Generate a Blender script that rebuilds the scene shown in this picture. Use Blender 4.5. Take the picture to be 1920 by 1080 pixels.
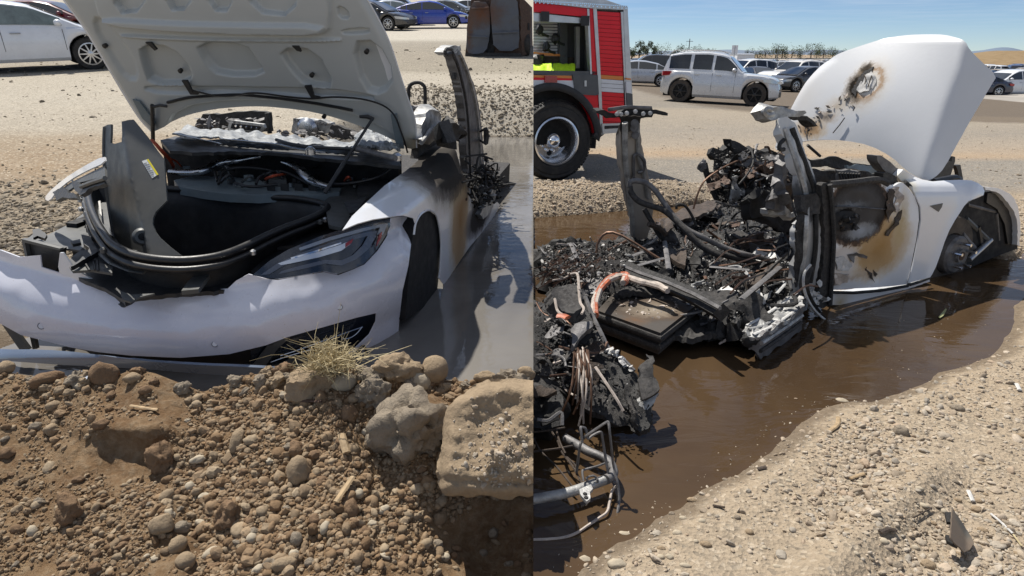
import bpy, bmesh, math, random
import numpy as np
from mathutils import Vector, Matrix, noise
sc = bpy.context.scene
for o in list(bpy.data.objects): bpy.data.objects.remove(o)
random.seed(7); RNG = np.random.default_rng(7)
R = math.radians

# ------------------------------------------------------------------ camera, sky, sun, exposure
FPX = 1200.0; CAMZ = 1.7; PITCH = math.atan(435/FPX)
cam = bpy.data.cameras.new('camera'); cam.sensor_width = 36; cam.lens = FPX/1920*36
cam.clip_start = .05; cam.clip_end = 6000
camo = bpy.data.objects.new('camera', cam); sc.collection.objects.link(camo)
camo.location = (0, 0, CAMZ); camo.rotation_euler = (math.pi/2-PITCH, 0, 0); sc.camera = camo
SUN = Vector((-.30, .40, .87)).normalized()
w = bpy.data.worlds.new('World'); sc.world = w; w.use_nodes = True
def build_world():
    nt = w.node_tree; nt.nodes.clear(); N = nt.nodes.new; L = nt.links.new
    out = N('ShaderNodeOutputWorld'); bg = N('ShaderNodeBackground'); sky = N('ShaderNodeTexSky')
    sky.sky_type = 'NISHITA'; sky.sun_disc = False
    sky.sun_elevation = math.asin(SUN.z); sky.sun_rotation = math.atan2(SUN.x, SUN.y)
    sky.air_density = 1.0; sky.dust_density = .1; sky.ozone_density = 4; sky.altitude = 4200
    tc = N('ShaderNodeTexCoord'); sep = N('ShaderNodeSeparateXYZ'); L(tc.outputs['Generated'], sep.inputs[0])
    zc = N('ShaderNodeMath'); zc.operation = 'MAXIMUM'; zc.inputs[1].default_value = .03; L(sep.outputs['Z'], zc.inputs[0])
    dv = N('ShaderNodeVectorMath'); dv.operation = 'DIVIDE'; L(tc.outputs['Generated'], dv.inputs[0])
    cb = N('ShaderNodeCombineXYZ')
    for k in range(3): L(zc.outputs[0], cb.inputs[k])
    L(cb.outputs[0], dv.inputs[1])
    mp = N('ShaderNodeMapping'); mp.inputs['Scale'].default_value = (.30, .42, .0); mp.inputs['Rotation'].default_value = (0, 0, .5)
    L(dv.outputs[0], mp.inputs[0])
    ns = N('ShaderNodeTexNoise'); ns.inputs['Scale'].default_value = 1.6; ns.inputs['Detail'].default_value = 8; ns.inputs['Roughness'].default_value = .62
    ns.inputs['Distortion'].default_value = .5
    L(mp.outputs[0], ns.inputs['Vector'])
    rp = N('ShaderNodeMapRange'); rp.inputs['From Min'].default_value = .42; rp.inputs['From Max'].default_value = .68
    rp.inputs['To Max'].default_value = .8; L(ns.outputs['Fac'], rp.inputs['Value'])
    fd = N('ShaderNodeMapRange'); fd.inputs['From Min'].default_value = .02; fd.inputs['From Max'].default_value = .24; L(sep.outputs['Z'], fd.inputs['Value'])
    fm = N('ShaderNodeMath'); fm.operation = 'MULTIPLY'; L(rp.outputs[0], fm.inputs[0]); L(fd.outputs[0], fm.inputs[1])
    mx = N('ShaderNodeMix'); mx.data_type = 'RGBA'; L(fm.outputs[0], mx.inputs['Factor']); L(sky.outputs[0], mx.inputs['A'])
    mx.inputs['B'].default_value = (9.0, 9.3, 9.8, 1)
    L(mx.outputs['Result'], bg.inputs['Color']); bg.inputs['Strength'].default_value = .075
    L(bg.outputs[0], out.inputs[0])
build_world()
sl = bpy.data.lights.new('sun', 'SUN'); sl.energy = 4.9; sl.angle = R(.53); sl.color = (1, .95, .87)
so = bpy.data.objects.new('sun', sl); sc.collection.objects.link(so)
so.rotation_euler = (-SUN).to_track_quat('-Z', 'Y').to_euler(); so.location = SUN*50
vs = sc.view_settings; vs.view_transform = 'Standard'; vs.look = 'None'; vs.gamma = 1; vs.exposure = 0.36; vs.use_curve_mapping = False
sc.cycles.max_bounces = 7; sc.cycles.transparent_max_bounces = 8; sc.cycles.diffuse_bounces = 3; sc.cycles.glossy_bounces = 4
sc.cycles.caustics_reflective = False; sc.cycles.caustics_refractive = False
sc.cycles.use_denoising = True

# ------------------------------------------------------------------ places: a pixel of the 1920x1080 photograph -> a point
CAM = Vector((0, 0, CAMZ)); FW = Vector((0, math.cos(PITCH), -math.sin(PITCH))); RT = Vector((1, 0, 0)); UP = RT.cross(FW)
def ray(px, py): return FW + RT*((px-960)/FPX) - UP*((py-540)/FPX)
def D(px, py, d): return CAM + ray(px, py)*d
def PZ(px, py, z):
    r = ray(px, py); return CAM + r*((z-CAMZ)/r.z)
def PP(px, py, p, n):
    r = ray(px, py); return CAM + r*((p-CAM).dot(n)/r.dot(n))
def pix(p):
    q = p-CAM; d = q.dot(FW); return 960+FPX*q.dot(RT)/d, 540-FPX*q.dot(UP)/d, d
SEAM_N = Vector((1, 0, 0))*1.0 - FW*(40/FPX); SEAM_N.normalize()     # left place is where SEAM_N.(p-CAM) < 0
def rotm(a, b, c): return Matrix.Rotation(a, 3, 'Z') @ Matrix.Rotation(b, 3, 'Y') @ Matrix.Rotation(c, 3, 'X')
class Frame:
    def __init__(s, o, m, k=1.0):
        s.k = k; s.o = CAM+(Vector(o)-CAM)*k; s.m = m; s.ax = {a: m.col[i].copy() for i, a in enumerate('xyz')}
    def w(s, x, y, z): return s.o + s.m @ Vector((x, y, z))*s.k
    def P(s, px, py, a, v): return PP(px, py, s.o + s.ax[a]*v*s.k, s.ax[a])
    def loc(s, p): return s.m.transposed() @ (p-s.o)/s.k
    def nose(s, px, py, off=0.0, a=.93, b=.96, n=2.7):      # first hit of the ray with the plan outline of the car's front
        r = ray(px, py); t = 1.2
        def ins(t):
            q = s.loc(CAM + r*t); return (max(q.x, 0)/(a+off))**n + (abs(q.y)/((b if q.y > 0 else b*1.5)+off))**n < 1 and q.x > -3
        while t < 8 and not ins(t): t += .01
        lo, hi = t-.01, t
        for _ in range(12):
            m = (lo+hi)/2
            if ins(m): hi = m
            else: lo = m
        return CAM + r*hi
KL, KR = 1.14, .88           # the two cars' sizes
LCAR = Frame((-1.409, 3.353, .256), rotm(-1.717, .037, -.053), KL)
RCAR = Frame((3.195, 5.669, -.118), rotm(.456, .014, -.034), KR)
ZWL = CAMZ-(CAMZ-.445)*KL     # water in the left place
ZWR = CAMZ-(CAMZ-.03)*KR     # water in the right place
ZR = CAMZ-(CAMZ-.09)*KR      # lot level in the right place

# ------------------------------------------------------------------ mesh helpers
COL = sc.collection
def world_loc(o):
    v = Vector((0, 0, 0))
    while o is not None: v += o.location; o = o.parent
    return v
def cr(P, n, closed=False):
    """Catmull-Rom through the rows of P (k,d) -> n samples"""
    P = np.asarray(P, float); k = len(P)
    if k == 1: return np.repeat(P, n, 0)
    if closed: Q = np.concatenate([P[-1:], P, P[:2]]); t = np.linspace(0, k, n, endpoint=False)
    else: Q = np.concatenate([(2*P[0]-P[1])[None], P, (2*P[-1]-P[-2])[None]]); t = np.linspace(0, k-1, n)
    i = np.minimum(t.astype(int), (k-1 if closed else k-2)); f = (t-i)
    f = f.reshape((-1,)+(1,)*(P.ndim-1))
    a, b, c, d = Q[i], Q[i+1], Q[i+2], Q[i+3]
    return .5*((2*b)+(c-a)*f+(2*a-5*b+4*c-d)*f**2+(3*b-a-3*c+d)*f**3)
def smooth(x): x = np.clip(x, 0, 1); return x*x*(3-2*x)
class MB:
    def __init__(s): s.v = []; s.f = []; s.m = []; s.n = 0; s.sm = []; s.tone = []
    def add(s, verts, faces, mi=0, sm=True, tone=None):
        b = s.n; verts = [tuple(v) for v in verts]; s.v += verts; s.n += len(verts)
        s.f += [tuple(i+b for i in f) for f in faces]; s.m += [mi]*len(faces); s.sm += [sm]*len(faces)
        return s
    def box(s, c, size, m=None, mi=0):
        h = [x/2 for x in size]; V = []
        for x in (-1, 1):
            for y in (-1, 1):
                for z in (-1, 1):
                    p = Vector((x*h[0], y*h[1], z*h[2]))
                    V.append((m @ p if m else p)+Vector(c))
        return s.add(V, [(0, 1, 3, 2), (4, 6, 7, 5), (0, 4, 5, 1), (2, 3, 7, 6), (0, 2, 6, 4), (1, 5, 7, 3)], mi, False)
    def hexa(s, a, b, mi=0):
        """box between quad a (4 pts) and quad b (4 pts)"""
        return s.add(list(a)+list(b), [(3, 2, 1, 0), (4, 5, 6, 7), (0, 1, 5, 4), (1, 2, 6, 5), (2, 3, 7, 6), (3, 0, 4, 7)], mi, False)
    def prism(s, poly, d, mi=0):
        """polygon (list of Vectors) extruded by vector d"""
        n = len(poly); V = list(poly)+[p+d for p in poly]
        return s.add(V, [tuple(range(n-1, -1, -1)), tuple(range(n, 2*n))]+[(i, (i+1) % n, (i+1) % n+n, i+n) for i in range(n)], mi, False)
    def tube(s, pts, r, n=8, k=0, closed=False, mi=0, flat=1.0, caps=True):
        """tube through pts; r number or list; k = samples after smoothing (0: keep)"""
        P = np.array([tuple(p) for p in pts], float); rr = np.array(r if hasattr(r, '__len__') else [r]*len(P), float)
        if k: P = cr(P, k, closed); rr = np.interp(np.linspace(0, 1, k), np.linspace(0, 1, len(rr)), rr)
        m = len(P); T = np.gradient(P, axis=0) if not closed else np.roll(P, -1, 0)-np.roll(P, 1, 0)
        T /= np.linalg.norm(T, axis=1)[:, None]+1e-9
        ref = np.array((0, 0, 1.)) if abs(T[:, 2]).mean() < .8 else np.array((1., 0, 0))
        V = []; u = np.cross(T[0], ref); u /= np.linalg.norm(u)+1e-9
        for i in range(m):
            u = u-T[i]*u.dot(T[i]); u /= np.linalg.norm(u)+1e-9; b = np.cross(T[i], u)
            for j in range(n):
                a = 2*math.pi*j/n; V.append(P[i]+rr[i]*(math.cos(a)*u+flat*math.sin(a)*b))
        F = []
        for i in range(m if closed else m-1):
            for j in range(n):
                i2 = (i+1) % m; F.append((i*n+j, i*n+(j+1) % n, i2*n+(j+1) % n, i2*n+j))
        if not closed and caps: F += [tuple(range(n-1, -1, -1)), tuple(range((m-1)*n, m*n))]
        return s.add(V, F, mi, True)
    def grid(s, G, mi=0, t=0.0, tdir=None):
        """G (a,b,3) array of points; t thickness"""
        G = np.asarray(G, float); a, b = G.shape[:2]
        idx = np.arange(a*b).reshape(a, b)
        q = np.stack([idx[:-1, :-1], idx[1:, :-1], idx[1:, 1:], idx[:-1, 1:]], -1).reshape(-1, 4)
        if not t: return s.add(G.reshape(-1, 3), q.tolist(), mi)
        if tdir is None:
            du = np.gradient(G, axis=0); dv = np.gradient(G, axis=1); N = np.cross(du, dv); N /= np.linalg.norm(N, axis=2)[..., None]+1e-9
            c = np.array(tuple(CAM))-G
            if (N*c).sum() < 0: N = -N
            tdir = -N
        H = G+np.asarray(tdir)*t
        n = a*b; F = q.tolist()+(q[:, ::-1]+n).tolist()
        ring = list(idx[0, :])+list(idx[1:, -1])+list(idx[-1, -2::-1])+list(idx[-2:0:-1, 0])
        for i in range(len(ring)):
            p, p2 = int(ring[i]), int(ring[(i+1) % len(ring)]); F.append((p2, p, p+n, p2+n))
        return s.add(np.vstack([G.reshape(-1, 3), H.reshape(-1, 3)]), F, mi)
    def patch(s, rows, nu=12, nv=16, mi=0, t=0.0, tdir=None, bump=0.0, bs=4.0, seed=0):
        C = np.array([cr([tuple(p) for p in r], nv) for r in rows]); C = cr(C, nu)
        if bump:
            for i in range(C.shape[0]):
                for j in range(C.shape[1]):
                    p = Vector(C[i, j])*bs+Vector((seed*7.1, seed*3.3, 0)); C[i, j] += np.array(noise.noise_vector(p))*bump
        return s.grid(C, mi, t, tdir)
    def lathe(s, prof, c, ax, n=24, mi=0, closed=False):
        """prof: (r, h) along axis ax"""
        ax = Vector(ax).normalized(); u = ax.orthogonal().normalized(); b = ax.cross(u); V = []; c = Vector(c)
        for r, h in prof:
            for j in range(n):
                a = 2*math.pi*j/n; V.append(c+ax*h+(u*math.cos(a)+b*math.sin(a))*r)
        m = len(prof); F = []
        for i in range(m if closed else m-1):
            for j in range(n):
                i2 = (i+1) % m; F.append((i*n+j, i*n+(j+1) % n, i2*n+(j+1) % n, i2*n+j))
        if not closed: F += [tuple(range(n-1, -1, -1)), tuple(range((m-1)*n, m*n))]
        return s.add(V, F, mi, True)
    def rock(s, c, size, seed, sub=2, rough=.35, m=None, mi=0, fl=0.0):
        V, F = ICO[sub]; P = []
        for v in V:
            v = Vector(v); n1 = noise.noise(v*1.3+Vector((seed*5.3, seed*1.7, seed))); n2 = noise.noise(v*3.7+Vector((seed, seed*2.9, 0))); n3 = noise.noise(v*8.5+Vector((seed*2, 0, seed)))
            n4 = noise.noise(v*17.+Vector((0, seed*1.3, seed))) if sub > 3 else 0.
            q = v*(1+rough*n1+rough*.45*n2+rough*.3*n3+rough*.24*n4)
            if fl: q = Vector([math.copysign(abs(x)**(1-fl), x) for x in q])
            q = Vector((q.x*size[0], q.y*size[1], q.z*size[2]))
            P.append((m @ q if m else q)+Vector(c))
        return s.add(P, F, mi, True)
    def cut(s, keep):
        """cut at the seam plane; keep -1 left, +1 right"""
        bm = bmesh.new(); vs_ = [bm.verts.new(v) for v in s.v]
        for f, mi, sm in zip(s.f, s.m, s.sm):
            try: q = bm.faces.new([vs_[i] for i in f]); q.material_index = mi; q.smooth = sm
            except ValueError: pass
        g = bm.verts[:]+bm.edges[:]+bm.faces[:]
        r = bmesh.ops.bisect_plane(bm, geom=g, plane_co=CAM+SEAM_N*.0005*keep, plane_no=SEAM_N, clear_outer=keep < 0, clear_inner=keep > 0)
        ed = [e for e in r['geom_cut'] if isinstance(e, bmesh.types.BMEdge)]
        try: bmesh.ops.holes_fill(bm, edges=[e for e in ed if e.is_boundary])
        except Exception: pass
        bm.verts.index_update()
        if s.tone: s.tone = [random.random() for _ in bm.verts]
        s.v = [tuple(v.co) for v in bm.verts]; s.f = [tuple(v.index for v in f.verts) for f in bm.faces]
        s.m = [f.material_index for f in bm.faces]; s.sm = [f.smooth for f in bm.faces]; s.n = len(s.v); bm.free(); return s
    def build(s, name, mats, parent=None, ang=35, **kw):
        off = np.array(tuple(world_loc(parent))) if parent is not None else np.zeros(3)
        org = kw.pop('origin', None)
        if org is not None: off = np.array(tuple(org))
        me = bpy.data.meshes.new(name)
        V = np.array(s.v, float).reshape(-1, 3)-off
        me.from_pydata(V.tolist(), [], s.f)
        for m in (mats if isinstance(mats, (list, tuple)) else [mats]): me.materials.append(m)
        if s.f:
            me.polygons.foreach_set('material_index', s.m); me.polygons.foreach_set('use_smooth', s.sm)
            me.set_sharp_from_angle(angle=R(ang))
        me.update()
        if len(s.tone) == len(V) and s.tone: me.attributes.new('tone', 'FLOAT', 'POINT').data.foreach_set('value', s.tone)
        o = bpy.data.objects.new(name, me); COL.objects.link(o)
        if org is not None: o.location = org
        if parent is not None: o.parent = parent
        for k, v in kw.items(): o[k] = v
        return o
def ico(sub):
    bm = bmesh.new(); bmesh.ops.create_icosphere(bm, subdivisions=sub, radius=1)
    V = [tuple(v.co) for v in bm.verts]; F = [tuple(v.index for v in f.verts) for f in bm.faces]; bm.free(); return V, F
ICO = {i: ico(i) for i in (1, 2, 3, 4)}
def thing(name, label, cat, loc=(0, 0, 0), rz=0, group=None):
    o = bpy.data.objects.new(name, None); COL.objects.link(o); o.location = loc; o.rotation_euler = (0, 0, rz); o.empty_display_size = .1
    o['label'] = label; o['category'] = cat
    if group: o['group'] = group
    return o
def tag(o, label=None, cat=None, group=None, kind=None):
    for k, v in (('label', label), ('category', cat), ('group', group), ('kind', kind)):
        if v: o[k] = v
    return o
def copy_tree(o, parent=None):
    c = o.copy(); COL.objects.link(c)
    if parent is not None: c.parent = parent
    for ch in list(o.children): copy_tree(ch, c)
    return c

# ------------------------------------------------------------------ materials
def hexc(c): return (c[0], c[1], c[2], 1)
class NT:
    def __init__(s, name):
        s.mat = bpy.data.materials.new(name); s.mat.use_nodes = True; s.nt = s.mat.node_tree; s.b = s.nt.nodes['Principled BSDF']
        s.tc = s.N('ShaderNodeTexCoord')
    def N(s, t, **kw):
        n = s.nt.nodes.new(t)
        for k, v in kw.items(): setattr(n, k, v)
        return n
    def L(s, a, b): s.nt.links.new(a, b)
    def noise(s, scale, detail=6, rough=.6, dist=0.0, vec=None, out='Fac'):
        n = s.N('ShaderNodeTexNoise'); n.inputs['Scale'].default_value = scale; n.inputs['Detail'].default_value = detail
        n.inputs['Roughness'].default_value = rough; n.inputs['Distortion'].default_value = dist
        s.L(vec if vec is not None else s.tc.outputs['Object'], n.inputs['Vector']); return n.outputs[out]
    def vor(s, scale, feature='F1', vec=None, out='Distance', rnd=1.0):
        n = s.N('ShaderNodeTexVoronoi', feature=feature); n.inputs['Scale'].default_value = scale; n.inputs['Randomness'].default_value = rnd
        s.L(vec if vec is not None else s.tc.outputs['Object'], n.inputs['Vector']); return n.outputs[out]
    def mr(s, v, a, b, c=0., d=1., smooth=False):
        n = s.N('ShaderNodeMapRange'); n.interpolation_type = 'SMOOTHSTEP' if smooth else 'LINEAR'
        for k, x in (('From Min', a), ('From Max', b), ('To Min', c), ('To Max', d)): n.inputs[k].default_value = x
        s.L(v, n.inputs['Value']); return n.outputs[0]
    def math(s, op, a, b=None):
        n = s.N('ShaderNodeMath', operation=op)
        for i, x in enumerate((a, b)):
            if x is None: continue
            if isinstance(x, (int, float)): n.inputs[i].default_value = x
            else: s.L(x, n.inputs[i])
        return n.outputs[0]
    def mix(s, f, a, b):
        n = s.N('ShaderNodeMix', data_type='RGBA')
        for k, x in (('Factor', f), ('A', a), ('B', b)):
            if isinstance(x, (int, float)): n.inputs[k].default_value = x
            elif isinstance(x, tuple): n.inputs[k].default_value = hexc(x)
            else: s.L(x, n.inputs[k])
        return n.outputs['Result']
    def ramp(s, f, stops):
        n = s.N('ShaderNodeValToRGB'); e = n.color_ramp.elements
        while len(e) < len(stops): e.new(.5)
        for el, (p, c) in zip(e, stops): el.position = p; el.color = hexc(c)
        s.L(f, n.inputs[0]); return n.outputs[0]
    def bump(s, h, dist=.01, strength=1., normal=None):
        n = s.N('ShaderNodeBump'); n.inputs['Distance'].default_value = dist; n.inputs['Strength'].default_value = strength
        s.L(h, n.inputs['Height'])
        if normal is not None: s.L(normal, n.inputs['Normal'])
        return n.outputs[0]
    def set(s, **kw):
        for k, v in kw.items():
            i = s.b.inputs[{'color': 'Base Color', 'rough': 'Roughness', 'metal': 'Metallic', 'coat': 'Coat Weight', 'coatr': 'Coat Roughness', 'normal': 'Normal', 'spec': 'Specular IOR Level', 'trans': 'Transmission Weight', 'emit': 'Emission Color', 'emits': 'Emission Strength', 'alpha': 'Alpha', 'ior': 'IOR', 'coatn': 'Coat Normal'}[k]]
            if isinstance(v, tuple): i.default_value = hexc(v)
            elif isinstance(v, (int, float)): i.default_value = v
            else: s.L(v, i)
        return s.mat
M = {}
def simple(name, c, rough=.5, metal=0., coat=0., var=.18, scale=9, bump=0., bscale=40, dust=0., dustc=(.3, .24, .17), spec=.5):
    t = NT(name); n = t.noise(scale, 7, .65)
    dk = tuple(x*(1-var) for x in c); lt = tuple(min(1, x*(1+var)) for x in c)
    col = t.mix(t.mr(n, .3, .7), dk, lt)
    if name.startswith('white'): col = t.mix(t.mr(t.noise(70, 5, .6), .66, .74, 0, .55), t.mix(t.mr(t.noise(240, 3, .5), .70, .76, 0, .6), col, (.16, .12, .085)), (.34, .28, .21))
    if dust: col = t.mix(t.mr(t.noise(scale*.6, 8, .7, .3), .45, .75, 0, dust), col, dustc)
    kw = dict(color=col, rough=t.mr(t.noise(scale*1.7, 5), .3, .7, max(.02, rough*.8), min(1, rough*1.2)), metal=metal, coat=coat, spec=spec)
    if coat: kw['coatr'] = .05
    if bump: kw['normal'] = t.bump(t.noise(bscale, 8, .7), bump)
    M[name] = t.set(**kw); return M[name]
def build_mats():
    simple('white_paint', (.78, .79, .81), .32, 0, .8, .03, 3, dust=.10)
    simple('white_lilac_shade', (.72, .735, .82), .26, 0, .9, .04, 3, dust=.10)  # white paint copy, the lilac of skylit shade put into its base colour
    simple('white_inner', (.60, .61, .59), .42, 0, .35, .05, 5, dust=.15)
    simple('black_plastic', (.018, .019, .021), .5, 0, 0, .3, 12, .0008, 160, dust=.14, dustc=(.16, .14, .12))
    simple('black_rubber', (.012, .012, .013), .42, 0, 0, .25, 20, .0006, 80, dust=.1, dustc=(.1, .09, .08))
    simple('grey_plastic', (.075, .078, .077), .45, 0, 0, .12, 8, .0005, 300, dust=.15, dustc=(.22, .2, .17))
    simple('dark_cavity', (.008, .008, .009), .8, var=.3)
    simple('bay_paint', (.17, .21, .23), .5, 0, .2, .15, 8, dust=.3, dustc=(.2, .18, .15))
    simple('silver_metal', (.55, .57, .6), .28, 1, 0, .15, 14, .0006, 90, dust=.15)
    simple('bright_metal', (.72, .73, .75), .12, 1, 0, .08, 8)
    simple('ash_metal', (.40, .40, .39), .55, .5, 0, .5, 16, .004, 40, dust=.65, dustc=(.10, .09, .085))
    simple('grey_burnt', (.13, .125, .125), .6, .35, 0, .5, 14, .004, 30, dust=.5, dustc=(.27, .26, .25))
    simple('char', (.013, .0125, .012), .72, 0, 0, .6, 60, .004, 120, dust=.3, dustc=(.14, .13, .125))
    simple('char_dull', (.03, .028, .027), .8, 0, 0, .6, 40, .006, 60, dust=.35, dustc=(.15, .135, .12))
    simple('char_brown', (.06, .042, .03), .7, .1, 0, .6, 26, .006, 50, dust=.6, dustc=(.02, .019, .018))
    t = NT('char_mix'); at = t.N('ShaderNodeAttribute', attribute_name='tone'); t.set(color=t.ramp(at.outputs['Fac'], [(0, (.008, .008, .008)), (.55, (.018, .017, .016)), (.72, (.05, .046, .043)), (.80, (.055, .036, .025)), (.9, (.15, .14, .13)), (1, (.42, .41, .39))]), rough=.75, spec=.35, normal=t.bump(t.noise(140, 6, .7), .003)); M['char_mix'] = t.mat
    simple('rust', (.085, .05, .034), .75, .2, 0, .45, 20, .003, 60, dust=.5, dustc=(.05, .04, .035))
    simple('copper_wire', (.13, .075, .05), .5, .6, 0, .4, 20)
    simple('orange_cable', (.38, .09, .03), .55, 0, 0, .4, 30, .002, 60, dust=.5, dustc=(.45, .4, .36))
    simple('pale_cable', (.42, .36, .31), .7, 0, 0, .4, 30, .002, 60, dust=.4, dustc=(.1, .07, .05))
    simple('ash_white', (.50, .49, .47), .85, 0, 0, .25, 30, .003, 60)
    simple('screen_ash', (.27, .28, .28), .45, .2, 0, .5, 30, .004, 50, dust=.7, dustc=(.05, .05, .05))
    simple('tyre', (.022, .021, .02), .75, 0, 0, .25, 12, .0015, 120, dust=.45, dustc=(.10, .085, .07))
    simple('tan_tyre', (.055, .045, .036), .8, 0, 0, .25, 12, .0015, 120, dust=.4, dustc=(.16, .12, .085))
    simple('alloy', (.6, .61, .63), .3, .9, 0, .1, 20)
    simple('black_alloy', (.03, .03, .032), .35, .5, 0, .2, 20, dust=.3)
    simple('wood', (.36, .26, .15), .8, 0, 0, .35, 30, .002, 90)
    simple('straw', (.46, .38, .22), .8, 0, 0, .3, 40)
    simple('red_paint', (.78, .007, .020), .35, 0, .15, .06, 5, spec=.3)
    simple('stripe_white', (.74, .75, .78), .4, var=.04)
    simple('stripe_orange', (.75, .25, .05), .4, var=.05)
    simple('hi_vis', (.55, .85, .02), .7, 0, 0, .15, 30, .004, 50)
    simple('aluminium', (.5, .51, .52), .38, .85, 0, .1, 10, .0006, 60)
    simple('grey_steel', (.10, .105, .11), .5, .2, 0, .12, 10)
    simple('chrome', (.8, .81, .83), .06, 1, 0, .04, 6)
    simple('rim_metal', (.72, .73, .75), .22, .9, 0, .04, 6)
    simple('red_lens', (.35, .01, .015), .15, 0, .6, .1, 20)
    simple('clear_lens', (.55, .57, .6), .1, .3, .8, .1, 20)
    simple('amber_lens', (.6, .2, .03), .2, 0, .6, .1, 20)
    simple('window_glass', (.012, .015, .017), .06, 0, 1., .3, 6)
    simple('pale_window', (.16, .20, .19), .08, 0, 1., .3, 5)
    simple('under', (.01, .01, .01), .9)
    simple('leaf', (.33, .35, .17), .6)
    simple('reservoir', (.62, .64, .63), .4, var=.06)
    simple('blue_cap', (.01, .09, .35), .35, var=.1)
    simple('sticker', (.72, .74, .72), .5, var=.04)
    simple('sticker_yellow', (.78, .66, .02), .5, var=.04)
    simple('ink', (.16, .17, .2), .6)
    simple('orange_strap', (.40, .06, .02), .6, var=.3)
    simple('led_white', (.72, .76, .82), .16, .5, .8, .05)
    simple('lamp_dark', (.010, .015, .026), .12, 0, 1., .3, 10)
    t = NT('lens_cover'); fr = t.N('ShaderNodeFresnel'); fr.inputs[0].default_value = 1.22
    tr = t.N('ShaderNodeBsdfTransparent'); gl = t.N('ShaderNodeBsdfGlossy'); gl.inputs['Roughness'].default_value = .03
    ms = t.N('ShaderNodeMixShader'); t.L(fr.outputs[0], ms.inputs[0]); t.L(tr.outputs[0], ms.inputs[1]); t.L(gl.outputs[0], ms.inputs[2])
    t.L(ms.outputs[0], t.nt.nodes['Material Output'].inputs[0]); M['lens_cover'] = t.mat
build_mats()
def paint(name, c, metal=.0, dust=.05):
    if name not in M: simple(name, c, .3, metal, .9, .05, 4, dust=dust)
    return M[name]
def stain_mat(name, base, stains, coat=.6, rough=.35, nscale=9, namp=.05):
    """paint with burn marks: stains = (centre, radius vec or number, [(dist, colour), ...], soft roughness)"""
    t = NT(name); col = t.mix(t.mr(t.noise(4, 6), .3, .7), tuple(x*.96 for x in base), base); rg = None
    nz = t.noise(nscale, 12, .78, .4, out='Color')
    geo = t.N('ShaderNodeNewGeometry')
    for c, rad, stops in stains:
        vm = t.N('ShaderNodeVectorMath', operation='SUBTRACT'); t.L(geo.outputs['Position'], vm.inputs[0]); vm.inputs[1].default_value = tuple(c)
        v2 = t.N('ShaderNodeVectorMath', operation='MULTIPLY_ADD'); t.L(nz, v2.inputs[0]); v2.inputs[1].default_value = (namp*2,)*3; t.L(vm.outputs[0], v2.inputs[2])
        v3 = t.N('ShaderNodeVectorMath', operation='SUBTRACT'); t.L(v2.outputs[0], v3.inputs[0]); v3.inputs[1].default_value = (namp,)*3
        r = rad if hasattr(rad, '__len__') else (rad,)*3
        v4 = t.N('ShaderNodeVectorMath', operation='DIVIDE'); t.L(v3.outputs[0], v4.inputs[0]); v4.inputs[1].default_value = tuple(r)
        ln = t.N('ShaderNodeVectorMath', operation='LENGTH'); t.L(v4.outputs[0], ln.inputs[0])
        n = t.N('ShaderNodeValToRGB'); e = n.color_ramp.elements
        while len(e) < len(stops): e.new(.5)
        for el, (p, cc, al) in zip(e, stops): el.position = p; el.color = (cc[0], cc[1], cc[2], al)
        t.L(ln.outputs['Value'], n.inputs[0])
        col = t.mix(n.outputs['Alpha'], col, n.outputs['Color'])
        rg = n.outputs['Alpha'] if rg is None else t.math('MAXIMUM', rg, n.outputs['Alpha'])
    t.set(color=col, spec=t.mr(rg, 0, 1, .5, .06), rough=t.mr(rg, 0, 1, rough, .8), coat=t.mr(rg, 0, .7, coat, 0), coatr=.06, normal=t.bump(t.noise(45, 8, .7), t.mr(rg, 0, 1, 0., .004) if False else .0006))
    M[name] = t.mat; return t.mat
# ------------------------------------------------------------------ ground, water, mounds
SP, CP = math.sin(PITCH), math.cos(PITCH)
def col_xy(px, Y, z):
    d = Y*CP-(z-CAMZ)*SP; return d*(px-960)/FPX
TAB = {}
def fbm(x, y, sc_, seed=0, octv=4):
    """cheap value noise on arrays"""
    T = TAB.get(seed)
    if T is None: T = TAB[seed] = np.random.RandomState(seed).rand(64, 64)
    out = np.zeros_like(x, dtype=float); a = 1.; tot = 0
    for k in range(octv):
        u = x*sc_+k*13.7; v = y*sc_+k*7.3; i = np.floor(u).astype(int); j = np.floor(v).astype(int); fu = smooth(u-i); fv = smooth(v-j)
        g = lambda p, q: T[p % 64, q % 64]
        out += a*((g(i, j)*(1-fu)+g(i+1, j)*fu)*(1-fv)+(g(i, j+1)*(1-fu)+g(i+1, j+1)*fu)*fv); tot += a; a *= .5; sc_ *= 2.03
    return out/tot-.5
def zleft(X, Y): return CAMZ-(CAMZ-zleft1(X/KL, Y/KL))*KL
def zright(X, Y): return CAMZ-(CAMZ-zright1(X/KR, Y/KR))*KR
W0L, W0R = .445, .03
def zleft1(X, Y):
    b = .25+.0752*Y+np.clip(Y-55, 0, None)*.05
    s = np.minimum((X+2.35)/.55, (11.9-Y)/1.9); s = smooth(s)
    return b*(1-s)+.12*s + .05*fbm(X, Y, .5, 3)*(1-s) + .03*fbm(X, Y, 2.2, 4)*(1-.6*s)*np.clip(14-Y, .2, 1)
SHORE = [(1060, 1112), (1085, 1062), (1160, 1012), (1240, 965), (1330, 912), (1400, 868), (1450, 825), (1500, 790), (1545, 765), (1590, 752), (1640, 757), (1690, 740), (1740, 715),
         (1800, 690), (1860, 668), (1885, 640), (1897, 600), (1915, 560), (1960, 510), (1945, 474), (1895, 466), (1872, 480), (1830, 470), (1780, 440), (1600, 398), (1400, 374), (1320, 374),
         (1175, 388), (1080, 398), (1000, 407), (900, 420), (640, 1112)]
SHW = np.array([tuple(PZ(a, b, W0R))[:2] for a, b in SHORE])
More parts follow.
